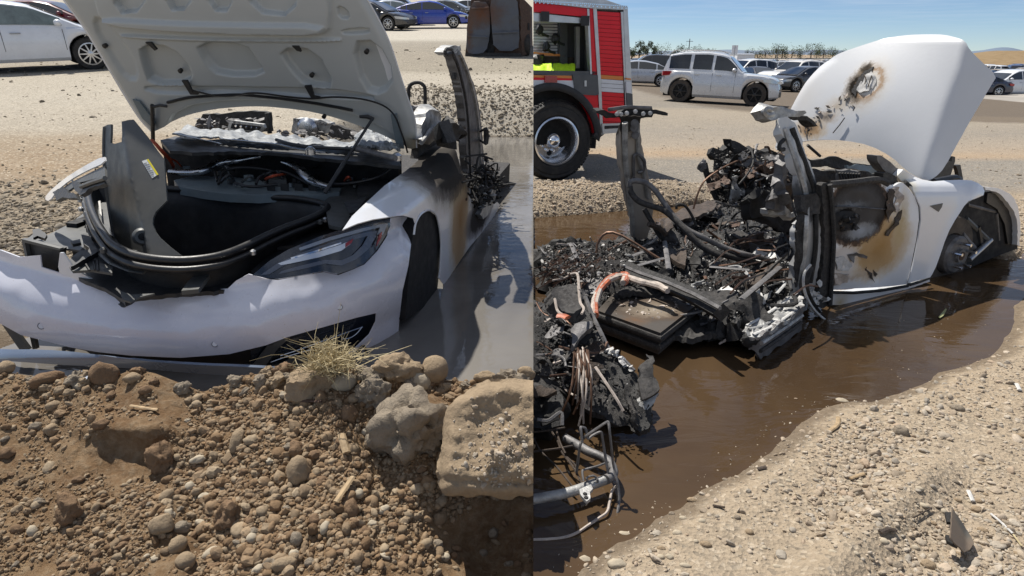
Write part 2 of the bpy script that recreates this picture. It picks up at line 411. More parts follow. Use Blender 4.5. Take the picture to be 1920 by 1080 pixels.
def sd_poly(X, Y, P):
    d = np.full(X.shape, 1e9); ins = np.zeros(X.shape, bool); n = len(P)
    for i in range(n):
        a, b = P[i], P[(i+1) % n]; e = b-a; wx, wy = X-a[0], Y-a[1]
        t = np.clip((wx*e[0]+wy*e[1])/(e@e), 0, 1); d = np.minimum(d, (wx-e[0]*t)**2+(wy-e[1]*t)**2)
        c = ((a[1] <= Y) & (b[1] > Y)) | ((b[1] <= Y) & (a[1] > Y))
        xi = a[0]+(Y-a[1])/(b[1]-a[1]+1e-12)*e[0]; ins ^= c & (X < xi)
    d = np.sqrt(d); return np.where(ins, -d, d)
RUT_A, RUT_B = PZ(1560, 1090, .1), PZ(1800, 850, .1)
def zright1(X, Y):
    sd = sd_poly(X, Y, SHW)+.10*fbm(X, Y, 2.5, 8)+.03*fbm(X, Y, 9, 9)
    z = np.where(sd > 0, W0R+np.minimum(sd*.35, .05+.01*np.minimum(sd, 3)), W0R+np.maximum(sd*.5, -.35))
    near = np.exp(-((Y-7.55-.12*(X-.5))/.5)**2)*smooth((3.2-X)/1.4)*.26*(.75+.9*fbm(X, Y, 1.3, 11))          # gravel berm before the fire engine
    z = z+near*(sd > -.2)
    z = z-np.minimum(.036*np.maximum(X-5, 0), 1.5)*smooth((Y-14)/12)
    lump = .20*np.exp(-((X-4.35)**2+(Y-5.6)**2)/.05)
    z = z+lump
    e = np.array(tuple(RUT_B-RUT_A))[:2]; L = np.linalg.norm(e); e /= L
    px = (X-RUT_A.x)*e[0]+(Y-RUT_A.y)*e[1]; py = -(X-RUT_A.x)*e[1]+(Y-RUT_A.y)*e[0]
    z = z+(.05*np.exp(-(py-.03)**2/.006)-.018*np.exp(-(py+.13)**2/.008))*smooth((px+.8)/.4)*smooth((L+.1-px)/.5)*(sd > 0)
    z = z+.035*fbm(X, Y, 1.8, 14)*np.clip(sd*3, 0, 1)*np.clip(9-Y, .1, 1)
    return z
def col_grid(pxs, Ys, zf):
    PX, YY = np.meshgrid(pxs, Ys); Z = np.zeros_like(YY)
    for _ in range(3):
        Xg = (YY*CP-(Z-CAMZ)*SP)*(PX-960)/FPX; Z = zf(Xg, YY)
    Xg = (YY*CP-(Z-CAMZ)*SP)*(PX-960)/FPX
    return np.stack([Xg, YY, Z], -1)
def ground_mat(name, bands, pale, dark, gscale, bands_tilt=(0, 1), namp=1.2, bumpd=.02, fine=160, wet=0.):
    """bands: (world distance, colour)"""
    t = NT(name); sep = t.N('ShaderNodeSeparateXYZ'); t.L(t.tc.outputs['Object'], sep.inputs[0])
    y = t.math('ADD', t.math('MULTIPLY', sep.outputs['X'], bands_tilt[0]), sep.outputs['Y'])
    mp = t.N('ShaderNodeMapping'); mp.inputs['Scale'].default_value = (.25, 1, 1); t.L(t.tc.outputs['Object'], mp.inputs[0])
    nz = t.noise(.7, 7, .62, .4, mp.outputs[0])
    y2 = t.math('MULTIPLY', y, t.mr(nz, 0, 1, 1-.12*namp, 1+.12*namp))
    lo, hi = bands[0][0], bands[-1][0]
    lg = t.math('LOGARITHM', t.math('MAXIMUM', y2, .5), 2.718)
    f = t.mr(lg, math.log(lo), math.log(hi))
    col = t.ramp(f, [((math.log(b)-math.log(lo))/(math.log(hi)-math.log(lo)), c) for b, c in bands])
    n1 = t.noise(2.3, 9, .72); n2 = t.noise(gscale, 8, .75); v = t.vor(fine, 'F1', out='Color'); vd = t.vor(fine, 'F1')
    sp = t.N('ShaderNodeSeparateXYZ'); t.L(v, sp.inputs[0])
    col = t.mix(t.mr(n1, .35, .7, 0, .32), col, pale); col = t.mix(t.mr(n2, .5, .75, 0, .42), col, dark)
    col = t.mix(t.mr(sp.outputs['X'], .72, .95, 0, .45), col, tuple(min(1, x*1.5) for x in pale)); col = t.mix(t.mr(sp.outputs['Y'], .75, .95, 0, .55), col, dark)
    wn = t.math('ADD', sep.outputs['Z'], t.mr(t.noise(5, 6, .65), 0, 1, -.025, .025)); wf = t.mr(wn, wet+.012, wet+.04, 1, 0, True); col = t.mix(t.math('MULTIPLY', wf, .62), col, (.085, .06, .04))
    b1 = t.bump(vd, .006, 1.); b2 = t.bump(n2, bumpd, 1., b1)
    t.set(color=col, rough=.95, spec=.15, normal=b2); M[name] = t.mat; return t.mat
def water_mat(name, deep, murk, rip, sx, sy, bstr):
    t = NT(name); mp = t.N('ShaderNodeMapping'); mp.inputs['Scale'].default_value = (sx, sy, 1); mp.inputs['Rotation'].default_value = (0, 0, .15); t.L(t.tc.outputs['Object'], mp.inputs[0])
    n = t.noise(rip, 4, .5, .9, mp.outputs[0]); n2 = t.noise(1.1, 5, .6, .5)
    msk = t.mr(t.noise(.9, 3, .5), .35, .65, .25, 1.)
    big = t.noise(.55, 5, .6, .6)
    col = t.mix(t.mr(big, .35, .68), deep, murk)
    h = t.math('MULTIPLY', n, msk)
    t.set(color=col, rough=.035, spec=.5, ior=1.33, normal=t.bump(h, bstr, 1.)); M[name] = t.mat; return t.mat
ground_mat('lot_ground_mat', [(3.0, (.17, .135, .095)), (5.6, (.19, .15, .105)), (6.7, (.26, .185, .115)), (8.6, (.275, .215, .15)), (9.4, (.35, .31, .25)), (12, (.385, .35, .29)), (16.4, (.375, .34, .28)), (17.6, (.24, .215, .17)), (22, (.235, .21, .17)), (29, (.24, .22, .185)), (32, (.46, .43, .37)),
            (46, (.44, .41, .355)), (90, (.4, .37, .31))], (.43, .38, .30), (.14, .115, .085), 9, namp=.55, fine=48, wet=ZWL)
ground_mat('yard_ground_mat', [(1.6, (.37, .295, .21)), (6.3, (.37, .29, .20)), (7.0, (.31, .24, .165)), (7.6, (.20, .185, .165)), (9.4, (.21, .195, .172)), (10.0, (.35, .25, .16)), (11.0, (.30, .25, .195)), (13.0, (.235, .21, .178)), (15, (.26, .228, .185)),
            (18.5, (.29, .248, .195)), (20.0, (.19, .175, .155)), (28, (.20, .18, .155)), (60, (.22, .19, .16))], (.38, .325, .25), (.16, .138, .11), 9, (.06, 1), .6, fine=70, wet=ZWR)
# left place
g = MB(); g.add([Vector((x, y, -.45)) for x, y in ((-3000, -3000), (3000, -3000), (3000, 3000), (-3000, 3000))], [(0, 1, 2, 3)], 0, False); tag(g.build('ground', simple('ground_beyond', (.31, .285, .25), .95, var=.2, scale=.5)), 'open dry ground all round the lot', kind='structure')
Ys = KL*np.concatenate([np.linspace(.6, 4, 46), np.geomspace(4.06, 16, 110), np.geomspace(16.5, 260, 60)])
pxs = np.concatenate([np.linspace(-900, -40, 30), np.linspace(-24, 1000, 170)])
g = MB(); g.grid(col_grid(pxs, Ys, zleft)); tag(g.build('lot_ground', M['lot_ground_mat'], ang=180), kind='structure', label='pale packed dirt lot with gravel banks sloping up behind the opened car')
Ys = KR*np.concatenate([np.linspace(.5, 9.5, 210), np.geomspace(9.6, 40, 70), np.geomspace(42, 2500, 50)])
pxs = np.concatenate([np.linspace(1000, 1960, 230), np.linspace(1972, 2900, 40)])
g = MB(); g.grid(col_grid(pxs, Ys, zright)); tag(g.build('yard_ground', M['yard_ground_mat'], ang=180), kind='structure', label='tan gravel yard with grey vehicle tracks around the flooded pit')
water_mat('pond_mat', (.11, .102, .092), (.25, .235, .215), 5, 1, 1.8, .005)
water_mat('mud_water_mat', (.048, .030, .017), (.095, .060, .031), 4.2, .8, 1.9, .008)
def water(name, pts, z, m, label):
    g = MB(); P = [Vector((p.x, p.y, z)) for p in pts]
    g.add(P, [tuple(range(len(P)))], 0, False); o = g.build(name, m); tag(o, label, kind='structure'); return o
def lp(px, Y, z): return Vector((col_xy(px, Y, z), Y, z))
water('pond_water', [lp(1000, 2.05, ZWL), lp(1000, 13.5, ZWL), Vector((-2.8, 13.5, 0)), Vector((-2.8, 2.2, 0))], ZWL, M['pond_mat'], 'grey flood water beside the opened white car')
water('muddy_water', [lp(1000, 1., ZWR), lp(2300, 1., ZWR), lp(2300, 9, ZWR), lp(1000, 9, ZWR)], ZWR, M['mud_water_mat'], 'brown rippled flood water around the burned wreck')

# the dug-up mound in front of the opened car
CREST = np.array([(-600, 690), (-60, 690), (0, 688), (90, 703), (180, 694), (215, 698), (250, 685), (290, 692), (340, 712), (380, 728), (420, 716), (460, 696), (520, 690), (640, 684), (700, 686), (790, 704), (850, 706), (920, 712), (1000, 706), (1100, 704)])
def m_crest(px): return np.interp(px, CREST[:, 0], CREST[:, 1])+9
def m_depth(px, py):
    px = np.asarray(px, float); py = np.asarray(py, float)
    t = (py-m_crest(px))/(1080-700.)
    d = 2.02-.52*np.sign(t)*np.abs(t)**.95
    d = d-.055*fbm(px, py, 1/190., 21, 4)-.030*fbm(px, py, 1/60., 22, 4)-.016*fbm(px, py, 1/22., 23, 3)
    d = d+.16*np.exp(-(((px-930)/150)**2+((py-1040)/110)**2))        # hollow under the big block
    d = d+.05*np.exp(-(((px-250)/80)**2+((py-880)/50)**2))-.05*np.exp(-(((px-240)/90)**2+((py-800)/24)**2))
    d = d+.05*np.exp(-(((px-720)/40)**2+((py-900)/140)**2))
    return d*1.25
def mound_pt(px, py, lift=0.0): return D(px, py, float(m_depth(px, py))-lift)
def build_mound():
    pxs = np.concatenate([np.linspace(-560, -20, 40), np.linspace(-14, 1000, 250)]); T = np.linspace(0, 1, 120); G = []
    cy = m_crest(pxs)
    for t in T:
        py = 1260+(cy-1260)*t; d = m_depth(pxs, py)
        G.append([tuple(D(a, b, c)) for a, b, c in zip(pxs, py, d)])
    top = np.array(G[-1])
    for k in range(1, 14):
        dy = .035*k; z = top[:, 2]-.012*k*k*.9-.004*k; z = np.maximum(z, .2); Y = top[:, 1]+dy
        X = (Y*CP-(z-CAMZ)*SP)*(pxs-960)/FPX; G.append(np.stack([X, Y, z], -1).tolist())
    t = NT('mound_dirt'); n1 = t.noise(5, 9, .7); n2 = t.noise(34, 8, .72)
    col = t.mix(t.mr(n1, .35, .65), (.175, .105, .056), (.28, .19, .11)); col = t.mix(t.mr(n2, .45, .75, 0, .6), col, (.40, .32, .22))
    col = t.mix(t.mr(t.noise(90, 6, .7), .55, .75, 0, .5), col, (.12, .09, .06))
    b = t.bump(t.noise(220, 6, .7), .004); b = t.bump(n2, .018, 1, b)
    t.set(color=col, rough=.97, spec=.1, normal=b); M['mound_dirt'] = t.mat
    g = MB(); g.grid(G); tag(g.build('dirt_mound', t.mat, ang=180), kind='structure', label='mound of dug-up brown dirt and gravel in front of the white car')
build_mound()

# gravel: thousands of pebbles, each a little stone, joined per place
def stone_mat(name, cols, bump=.004, bs=60, rough=.9):
    t = NT(name); at = t.N('ShaderNodeAttribute', attribute_name='tone')
    c = t.ramp(at.outputs['Fac'], [(i/(len(cols)-1), c) for i, c in enumerate(cols)])
    n = t.noise(bs*.6, 7, .7); c = t.mix(t.mr(n, .4, .75, 0, .55), c, tuple(x*.55 for x in cols[0])); 
    t.set(color=c, rough=rough, spec=.2, normal=t.bump(t.noise(bs, 8, .7), bump)); M[name] = t.mat; return t.mat
stone_mat('pebble_brown', [(.15, .095, .053), (.24, .16, .093), (.285, .205, .13), (.21, .155, .10), (.36, .285, .195), (.28, .185, .105)], .002, 120)
stone_mat('pebble_tan', [(.27, .22, .165), (.38, .305, .225), (.44, .365, .275), (.33, .295, .245), (.52, .45, .36), (.41, .31, .22)], .002, 120)
stone_mat('pebble_grey', [(.16, .135, .10), (.27, .225, .165), (.33, .28, .21), (.22, .19, .155), (.40, .35, .27)], .002, 120)
def gravel(name, P, Rr, m, label, flat=.62, big=.006):
    """P (n,3) centres, Rr radii"""
    rng = np.random.default_rng(len(P)); V = []; F = []; T = []; off = 0
    for sub, sel in ((1, Rr < big), (2, Rr >= big)):
        c = P[sel]; r = Rr[sel]; n = len(c)
        if not n: continue
        bv = np.array(ICO[sub][0]); bf = np.array(ICO[sub][1]); k = len(bv)
        S = rng.uniform(.72, 1.3, (n, 1, 3))*np.array([1.12, .92, flat])*r[:, None, None]
        jit = 1+rng.uniform(-.27, .27, (n, k, 1))*(1 if sub == 1 else .6)
        v = bv[None]*jit*S
        # random rotation
        q = rng.normal(size=(n, 4)); q[:, 1:3] *= .35; q /= np.linalg.norm(q, axis=1)[:, None]; a, b, cc, d = q.T
        Rm = np.stack([np.stack([1-2*(cc*cc+d*d), 2*(b*cc-a*d), 2*(b*d+a*cc)], -1), np.stack([2*(b*cc+a*d), 1-2*(b*b+d*d), 2*(cc*d-a*b)], -1), np.stack([2*(b*d-a*cc), 2*(cc*d+a*b), 1-2*(b*b+cc*cc)], -1)], 1)
        v = np.einsum('nij,nkj->nki', Rm, v)+c[:, None]
        V.append(v.reshape(-1, 3)); F.append((bf[None]+(np.arange(n)*k)[:, None, None]+off).reshape(-1, 3)); off += n*k
        T.append(np.repeat(rng.random(n), k))
    V = np.concatenate(V); F = np.concatenate(F); T = np.concatenate(T)
    me = bpy.data.meshes.new(name); me.vertices.add(len(V)); me.vertices.foreach_set('co', V.astype(np.float32).ravel())
    me.loops.add(F.size); me.loops.foreach_set('vertex_index', F.ravel().astype(np.int32)); me.polygons.add(len(F))
    me.polygons.foreach_set('loop_start', np.arange(0, F.size, 3, dtype=np.int32)); me.polygons.foreach_set('use_smooth', np.repeat(rng.random(len(F)//20+1) < .5, 20)[:len(F)])
    me.update(calc_edges=True); a = me.attributes.new('tone', 'FLOAT', 'POINT'); a.data.foreach_set('value', T.astype(np.float32)); me.materials.append(m)
    o = bpy.data.objects.new(name, me); COL.objects.link(o); tag(o, label, kind='stuff'); return o
def rays(px, py):
    r = np.array(tuple(FW))[None]+np.outer((px-960)/FPX, tuple(RT))-np.outer((py-540)/FPX, tuple(UP)); return r
def do_gravel():
    rng = np.random.default_rng(5)
    n = 64000; px = rng.uniform(-160, 998, n); py = rng.uniform(0, 1, n); cy = m_crest(px); py = cy-3+(1150-cy)*py
    dens = .40+2.1*fbm(px, py, 1/85., 31, 4); dens -= .75*np.exp(-(((px-240)/105)**2+((py-860)/70)**2)); dens -= .5*np.exp(-(((px-330)/70)**2+((py-720)/35)**2)); dens -= .55*np.exp(-(((px-930)/140)**2+((py-1010)/80)**2)); dens += .35*np.exp(-(((px-520)/170)**2+((py-860)/200)**2))
    k = rng.random(n) < dens; px, py = px[k], py[k]; d = m_depth(px, py)
    rp = np.clip(rng.lognormal(.68, .60, len(px)), 1., 11.)*(1+.35*(py-700)/380)*(1-.25*((px < 350)))
    P = np.array(tuple(CAM))+rays(px, py)*(d-.25*rp*d/FPX)[:, None]
    gravel('gravel', P, rp*d/FPX, M['pebble_brown'], 'loose pebbles covering the dug-up mound in front of the white car', .7)
    # banks and lot of the left place
    px = np.concatenate([rng.uniform(-60, 420, 9000), rng.uniform(640, 999, 7500)]); Y = KL*np.concatenate([rng.uniform(2.9, 6.2, 9000), rng.uniform(9.3, 12.6, 7500)])
    X = (Y*CP)*(px-960)/FPX; z = zleft(X, Y); X = (Y*CP-(z-CAMZ)*SP)*(px-960)/FPX; z = zleft(X, Y)
    k = (z > ZWL-.02) & (rng.random(len(X)) < np.where(Y < 8, np.clip(1.5-(Y/KL-3.8)*.75, .04, 1), np.where(Y/KL < 12.0, 1, .25)))
    P = np.stack([X, Y, z], -1)[k]; Rr = np.clip(rng.lognormal(-4.25, .42, len(P)), .006, .04)*np.where(P[:, 1] > 8, 1.15, 1.)
    gravel('gravel_bank', P, Rr, M['pebble_grey'], 'loose stones on the banks around the grey flood water', .6, .03)
    px = rng.uniform(-80, 998, 6000); Y = KL*rng.uniform(5.6, 24, 6000); X = (Y*CP-.3*SP)*(px-960)/FPX; z = zleft(X, Y); X = (Y*CP-(z-CAMZ)*SP)*(px-960)/FPX; z = zleft(X, Y); k = (z > ZWL+.06) & (rng.random(6000) < .3+1.8*fbm(X, Y, .7, 52)); P = np.stack([X, Y, z], -1)[k]
    gravel('gravel_lot', P, np.clip(rng.lognormal(-4.4, .5, len(P)), .005, .05)*np.sqrt(P[:, 1]/8.), M['pebble_grey'], 'scattered stones on the pale packed dirt lot', .5, .03)
    # right yard foreground
    n = 26000; px = rng.uniform(1002, 2050, n); py = 560+560*rng.random(n)**.8
    r = rays(px, py); t = (.1-CAMZ)/r[:, 2]; X = r[:, 0]*t; Y = r[:, 1]*t; sd = sd_poly(X, Y, SHW)+.06*fbm(X, Y, 2.5, 8)
    band = np.exp(-((sd-.35)/.3)**2)*smooth((px-1480)/150)
    dens = .26+1.4*fbm(X, Y, 1.7, 41, 4)+.75*band
    e = np.array(tuple(RUT_B-RUT_A))[:2]; e /= np.linalg.norm(e); pl = -(X-RUT_A.x)*e[1]+(Y-RUT_A.y)*e[0]
    dens = dens-.6*np.exp(-(pl-.03)**2/.012)+.4*np.exp(-(pl+.30)**2/.008)
    k = (rng.random(n) < dens) & (sd > -.05); X, Y, py = KR*X[k], KR*Y[k], py[k]; z = zright(X, Y); px = px[k]
    X2 = (Y*CP-(z-CAMZ)*SP)*(px-960)/FPX
    dd = Y*CP-(z-CAMZ)*SP; rp = np.clip(rng.lognormal(.55, .55, len(X)), .9, 9.)*(.55+.9*(py-560)/520)*(1+.35*band[k])
    gravel('gravel_beach', np.stack([X2, Y, z+.1*rp*dd/FPX], -1), rp*dd/FPX, M['pebble_tan'], 'small tan and grey stones strewn over the yard beside the brown water', .55, .0075)
    # berm before the fire engine and right bank
    n = 8000; px = rng.uniform(1001, 1360, n); Y = KR*rng.uniform(6.6, 8.4, n); X = (Y*CP+1.5*SP)*(px-960)/FPX; z = zright(X, Y); k = z > ZWR
    X = (Y*CP-(z-CAMZ)*SP)*(px-960)/FPX
    P1 = np.stack([X, Y, z], -1)[k]; px = rng.uniform(1820, 2000, 2500); Y = KR*rng.uniform(4.6, 7.5, 2500); X = (Y*CP+1.6*SP)*(px-960)/FPX; z = zright(X, Y); k = z > ZWR-.01; P2 = np.stack([X, Y, z], -1)[k]
    px = rng.uniform(1002, 1990, 6500); Y = KR*rng.uniform(6.2, 19, 6500); X = (Y*CP+1.5*SP)*(px-960)/FPX; z = zright(X, Y); k = (z > ZWR+.04) & (rng.random(6500) < .35+1.6*fbm(X, Y, .8, 51)); P3 = np.stack([X, Y, z], -1)[k]
    P = np.concatenate([P1, P2, P3]); gravel('gravel_berm', P, np.clip(rng.lognormal(-4.75, .4, len(P)), .005, .03), M['pebble_tan'], 'gravel on the low berm between the fire engine and the water', .6, .02)
do_gravel()
from mathutils.geometry import delaunay_2d_cdt
def inside(poly, x, y):
    c = False; n = len(poly)
    for i in range(n):
        a, b = poly[i], poly[(i+1) % n]
        if (a[1] > y) != (b[1] > y) and x < (b[0]-a[0])*(y-a[1])/(b[1]-a[1])+a[0]: c = not c
    return c
def dense(poly, step):
    out = []
    for i in range(len(poly)):
        a, b = poly[i], poly[(i+1) % len(poly)]; n = max(1, int(math.hypot(b[0]-a[0], b[1]-a[1])/step))
        out += [(a[0]+(b[0]-a[0])*k/n, a[1]+(b[1]-a[1])*k/n) for k in range(n)]
    return out
def chaikin(poly, it=1, closed=True):
    for _ in range(it):
        q = []; n = len(poly)
        for i in range(n if closed else n-1):
            a, b = poly[i], poly[(i+1) % n]; q += [(.75*a[0]+.25*b[0], .75*a[1]+.25*b[1]), (.25*a[0]+.75*b[0], .25*a[1]+.75*b[1])]
        poly = q if closed else [poly[0]]+q+[poly[-1]]
    return poly
def region(mb, poly, fn, step=8, t=.004, tdir=None, mi=0, jag=0.0):
    """a sheet with outline poly (pixels), placed in space by fn(px, py), with real thickness t"""
    B = dense(poly, step)
    if jag: B = [(x+random.uniform(-jag, jag), y+random.uniform(-jag, jag)) for x, y in B]
    P = [Vector(p) for p in B]; xs = [p[0] for p in B]; ys = [p[1] for p in B]
    y = min(ys)+step*.5; k = 0
    while y < max(ys):
        x = min(xs)+step*(.3+.5*(k % 2))
        while x < max(xs):
            if inside(B, x, y) and min((x-p[0])**2+(y-p[1])**2 for p in B) > (step*.45)**2: P.append(Vector((x+random.uniform(-.06, .06), y+random.uniform(-.06, .06))))
            x += step
        y += step*.87; k += 1
    n = len(B)
    V, E, F, *_ = delaunay_2d_cdt(P, [], [list(range(n))], 1, 1e-4)
    Q = [fn(v.x, v.y) for v in V]; F = [tuple(f) for f in F]
    # orient to camera
    f0 = F[len(F)//2]; nn = (Q[f0[1]]-Q[f0[0]]).cross(Q[f0[2]]-Q[f0[0]])
    if nn.dot(CAM-Q[f0[0]]) < 0: F = [f[::-1] for f in F]
    if not t: return mb.add(Q, F, mi)
    m = len(Q); N = [Vector((0, 0, 0)) for _ in Q]
    for f in F:
        nn = (Q[f[1]]-Q[f[0]]).cross(Q[f[2]]-Q[f[0]])
        for i in f: N[i] += nn
    W = [q+(Vector(tdir)*t if tdir is not None else -nv.normalized()*t) for q, nv in zip(Q, N)]
    cnt = {}
    for f in F:
        for i in range(3): cnt[(f[i], f[(i+1) % 3])] = 1
    rim = [(b, a, a+m, b+m) for (a, b) in cnt if (b, a) not in cnt]
    return mb.add(Q+W, F+[tuple(i+m for i in f[::-1]) for f in F]+rim, mi)
def reg(name, poly, fn, mat_, parent, step=8, t=.004, jag=0., ang=40, cut=0, **kw):
    mb = MB(); region(mb, poly, fn, step, t, jag=jag)
    if cut: mb.cut(cut)
    return mb.build(name, mat_, parent, ang, **kw)
def tub(name, pts, r, mat_, parent, n=8, k=0, **kw):
    mb = MB(); mb.tube(pts, r, n, k, closed=kw.pop('closed', False), flat=kw.pop('flat', 1.)); c = kw.pop('cut', 0)
    if c: mb.cut(c)
    return mb.build(name, mat_, parent, 50, **kw)
def chips(mb, pts, s0, s1, flat=.35, spread=.0, rng=random):
    """burnt flakes and lumps, each with a tone of its own"""
    for p in pts:
        s = s0*(s1/s0)**(rng.random()**1.6); f = flat*rng.uniform(.25, 1.1); m = Matrix.Rotation(rng.uniform(0, 6.3), 3, 'Z') @ Matrix.Rotation(rng.gauss(0, .5), 3, 'X') @ Matrix.Rotation(rng.gauss(0, .5), 3, 'Y')
        a = rng.uniform(.6, 1.7); q = [m @ Vector((math.cos(t)*s*a*rng.uniform(.6, 1.2), math.sin(t)*s*rng.uniform(.6, 1.2), s*f*rng.uniform(-.6, .6))) for t in (0, 1.1, 2.2, 3.3, 4.4, 5.4)]+[m @ Vector((rng.uniform(-.3, .3)*s, rng.uniform(-.3, .3)*s, s*f*1.2)), m @ Vector((0, 0, -s*f))]
        c = Vector(p)+Vector((rng.gauss(0, 1), rng.gauss(0, 1), rng.gauss(0, 1)))*spread
        mb.add([v+c for v in q], [(i, (i+1) % 6, 6) for i in range(6)]+[((i+1) % 6, i, 7) for i in range(6)], 0, False)
        mb.tone += [rng.random()]*8
def crumples(parent, pick, n, s0, s1, mats, seed, name='crumpled_sheet'):
    """bent burnt sheets, each a part of its own; pick() gives a place"""
    rs = random.Random(seed)
    for k in range(n):
        p = pick(rs); s = rs.uniform(s0, s1); a = rs.uniform(0, 6.3); u = Vector((math.cos(a), math.sin(a), rs.gauss(0, .25))).normalized(); v = u.orthogonal().normalized() if rs.random() < .4 else Vector((-math.sin(a), math.cos(a), rs.gauss(.2, .5))).normalized()
        w_ = rs.uniform(.3, 1.); rows = [[p+u*s*x+v*s*w_*y+Vector(noise.noise_vector(Vector((x*1.3+k, y*1.7, seed))))*s*.35 for x in (-1, -.5, 0, .5, 1)] for y in (-1, -.3, .4, 1)]
        mb = MB(); mb.patch(rows, 7, 9, 0, .003, None, s*.10, 3/s, k); mb.build(name, M[rs.choice(mats)], parent, 40)
def bars(parent, pick, n, l0, l1, r0, r1, mats, seed, name='burnt_bar'):
    rs = random.Random(seed)
    for k in range(n):
        p = pick(rs); l = rs.uniform(l0, l1); a = rs.uniform(0, 6.3); d = Vector((math.cos(a), math.sin(a), rs.gauss(.05, .25)))*l; b = Vector((rs.gauss(0, 1), rs.gauss(0, 1), rs.gauss(0, .6)))*l*.22
        mb = MB(); mb.tube([p-d*.5, p-d*.15+b*.8, p+d*.2+b, p+d*.5], rs.uniform(r0, r1), 6, 12, flat=rs.choice([1, 1, .35])); mb.build(name, M[rs.choice(mats)], parent, 40)
def wires(mb, a, b, n, r, sag=.1, spread=.05):
    for _ in range(n):
        A = Vector(a)+Vector([random.gauss(0, spread) for _ in range(3)]); B = Vector(b)+Vector([random.gauss(0, spread) for _ in range(3)])
        m1 = A.lerp(B, .33)+Vector([random.gauss(0, sag) for _ in range(3)]); m2 = A.lerp(B, .66)+Vector([random.gauss(0, sag) for _ in range(3)])
        mb.tube([A, m1, m2, B], r, 5, 10)
L = LCAR
def left_car():
    c = thing('white_sedan', 'white sedan with its hood raised and burnt rear half standing in grey water', 'car', L.w(0, 0, 0))
    P = L.P
    # --- front bumper skin
    rs = random.Random(3)
    def crump(px, py, a=.006): return a*noise.noise(Vector((px*.012, py*.018, 2.1)))+a*.35*noise.noise(Vector((px*.04, py*.04, 5.1)))
    def bf(px, py):
        top = 545-(75 if px < 340 else 115)*((px-340)/400.)**2; s = (py-top)/130.
        o = .095*math.sin(max(0, min(1.25, s))*2.0)-.07-.03*max(0, s-1)**2 + crump(px, py)
        return L.nose(px, py, o)
    bump = [(-60, 462), (1, 469), (36, 482), (75, 479), (78, 501), (112, 512), (156, 526), (193, 539), (224, 566), (229, 575), (245, 565), (266, 553), (312, 548), (427, 541), (443, 526), (466, 514), (500, 523), (521, 525), (560, 518), (607, 510), (634, 516),
            (660, 506), (683, 496), (708, 470), (727, 441), (734, 409), (755, 405), (776, 410), (773, 440), (766, 497), (755, 544), (749, 596), (746, 640), (732, 655), (693, 676), (640, 700), (600, 712), (560, 712), (640, 676), (667, 652), (693, 627), (705, 603), (706, 587), (667, 596), (604, 614), (539, 632), (500, 647),
            (430, 664), (338, 671), (247, 667), (182, 660), (130, 651), (39, 628), (1, 607), (-60, 590)]
    bo = reg('front_bumper', bump, bf, M['white_lilac_shade'], c, 9, .006, ang=60, label='cracked white front bumper skin with a notch torn in its upper edge')
    for px, py, r in ((78, 611, 4.5), (403, 645, 4.5), (637, 576, 4.5)):
        p = bf(px, py); n = (CAM-p).normalized(); g = MB(); q = r*1.0/FPX*(p-CAM).length
        g.lathe([(q*1.18, -.004), (q*1.18, .0015), (q*1.0, .0018), (q, .0005)], p, n, 18); g.build('parking_sensor_ring', M['grey_steel'], bo); g = MB(); g.lathe([(q*.95, -.004), (q*.95, .0012), (q*.5, .002)], p, n, 18); g.build('parking_sensor', M['white_paint'], bo)
    reg('badge_stub', [(221, 570), (245, 560), (249, 564), (231, 576), (228, 576)], lambda x, y: bf(x, y)+(CAM-bf(x, y)).normalized()*.012, M['black_plastic'], bo, 5, .01)
    # torn inner edge of the bumper, seen from above
    reg('bumper_return_edge', [(112, 474), (118, 474), (140, 505), (170, 522), (205, 540), (228, 566), (222, 568), (190, 540), (150, 527), (112, 512), (109, 500)], lambda x, y: L.nose(x, y, -.055), M['white_paint'], bo, 8, .008)
    # --- lower lip
    def lf(px, py):
        p = L.nose(px, py, .015+.02*math.sin((py-660)/30*3)); return p+(CAM-p)*.055
    reg('front_lip', chaikin([(-60, 650), (1, 655), (80, 655), (156, 661), (257, 676), (360, 684), (469, 688), (560, 694), (560, 720), (456, 706), (360, 700), (260, 691), (156, 687), (1, 676), (-60, 672)], 1), lf, paint('lip_gloss', (.16, .20, .27), .1), c, 8, .012, ang=60)
    reg('lip_strut', [(1, 605), (18, 606), (55, 655), (38, 658)], lambda x, y: L.nose(x, y, -.02), M['grey_plastic'], c, 8, .015)
    reg('lip_strut', [(56, 632), (65, 634), (69, 654), (61, 655)], lambda x, y: L.nose(x, y, -.05), M['black_plastic'], c, 8, .015)
    reg('lower_grille', [(150, 650), (247, 664), (430, 660), (520, 640), (560, 720), (300, 700), (240, 684), (170, 664)], lambda x, y: L.nose(x, y, -.10), M['black_plastic'], c, 16, .02)
    # --- fog lamp opening
    fo = reg('fog_lamp_housing', [(470, 655), (539, 625), (604, 606), (667, 588), (712, 580), (710, 606), (697, 632), (670, 656), (640, 682), (560, 715), (470, 715)], lambda x, y: L.nose(x, y, -.075), M['lamp_dark'], c, 12, .01)
    for a in ([(526, 667), (560, 656), (620, 634), (680, 613)], [(640, 636), (655, 634), (668, 626), (679, 613)], [(505, 680), (540, 668), (585, 655)]):
        tub('fog_trim', [L.nose(x, y, -.045) for x, y in a], .0032, M['silver_metal'], fo, 6, 12)
    reg('fog_fin', [(470, 690), (500, 650), (548, 628), (520, 655), (495, 690), (470, 712)], lambda x, y: L.nose(x, y, -.03), M['grey_plastic'], fo, 8, .01)
    reg('fog_fin', [(500, 712), (505, 690), (560, 668), (600, 662), (560, 690), (560, 716)], lambda x, y: L.nose(x, y, -.035), M['grey_plastic'], fo, 8, .01)
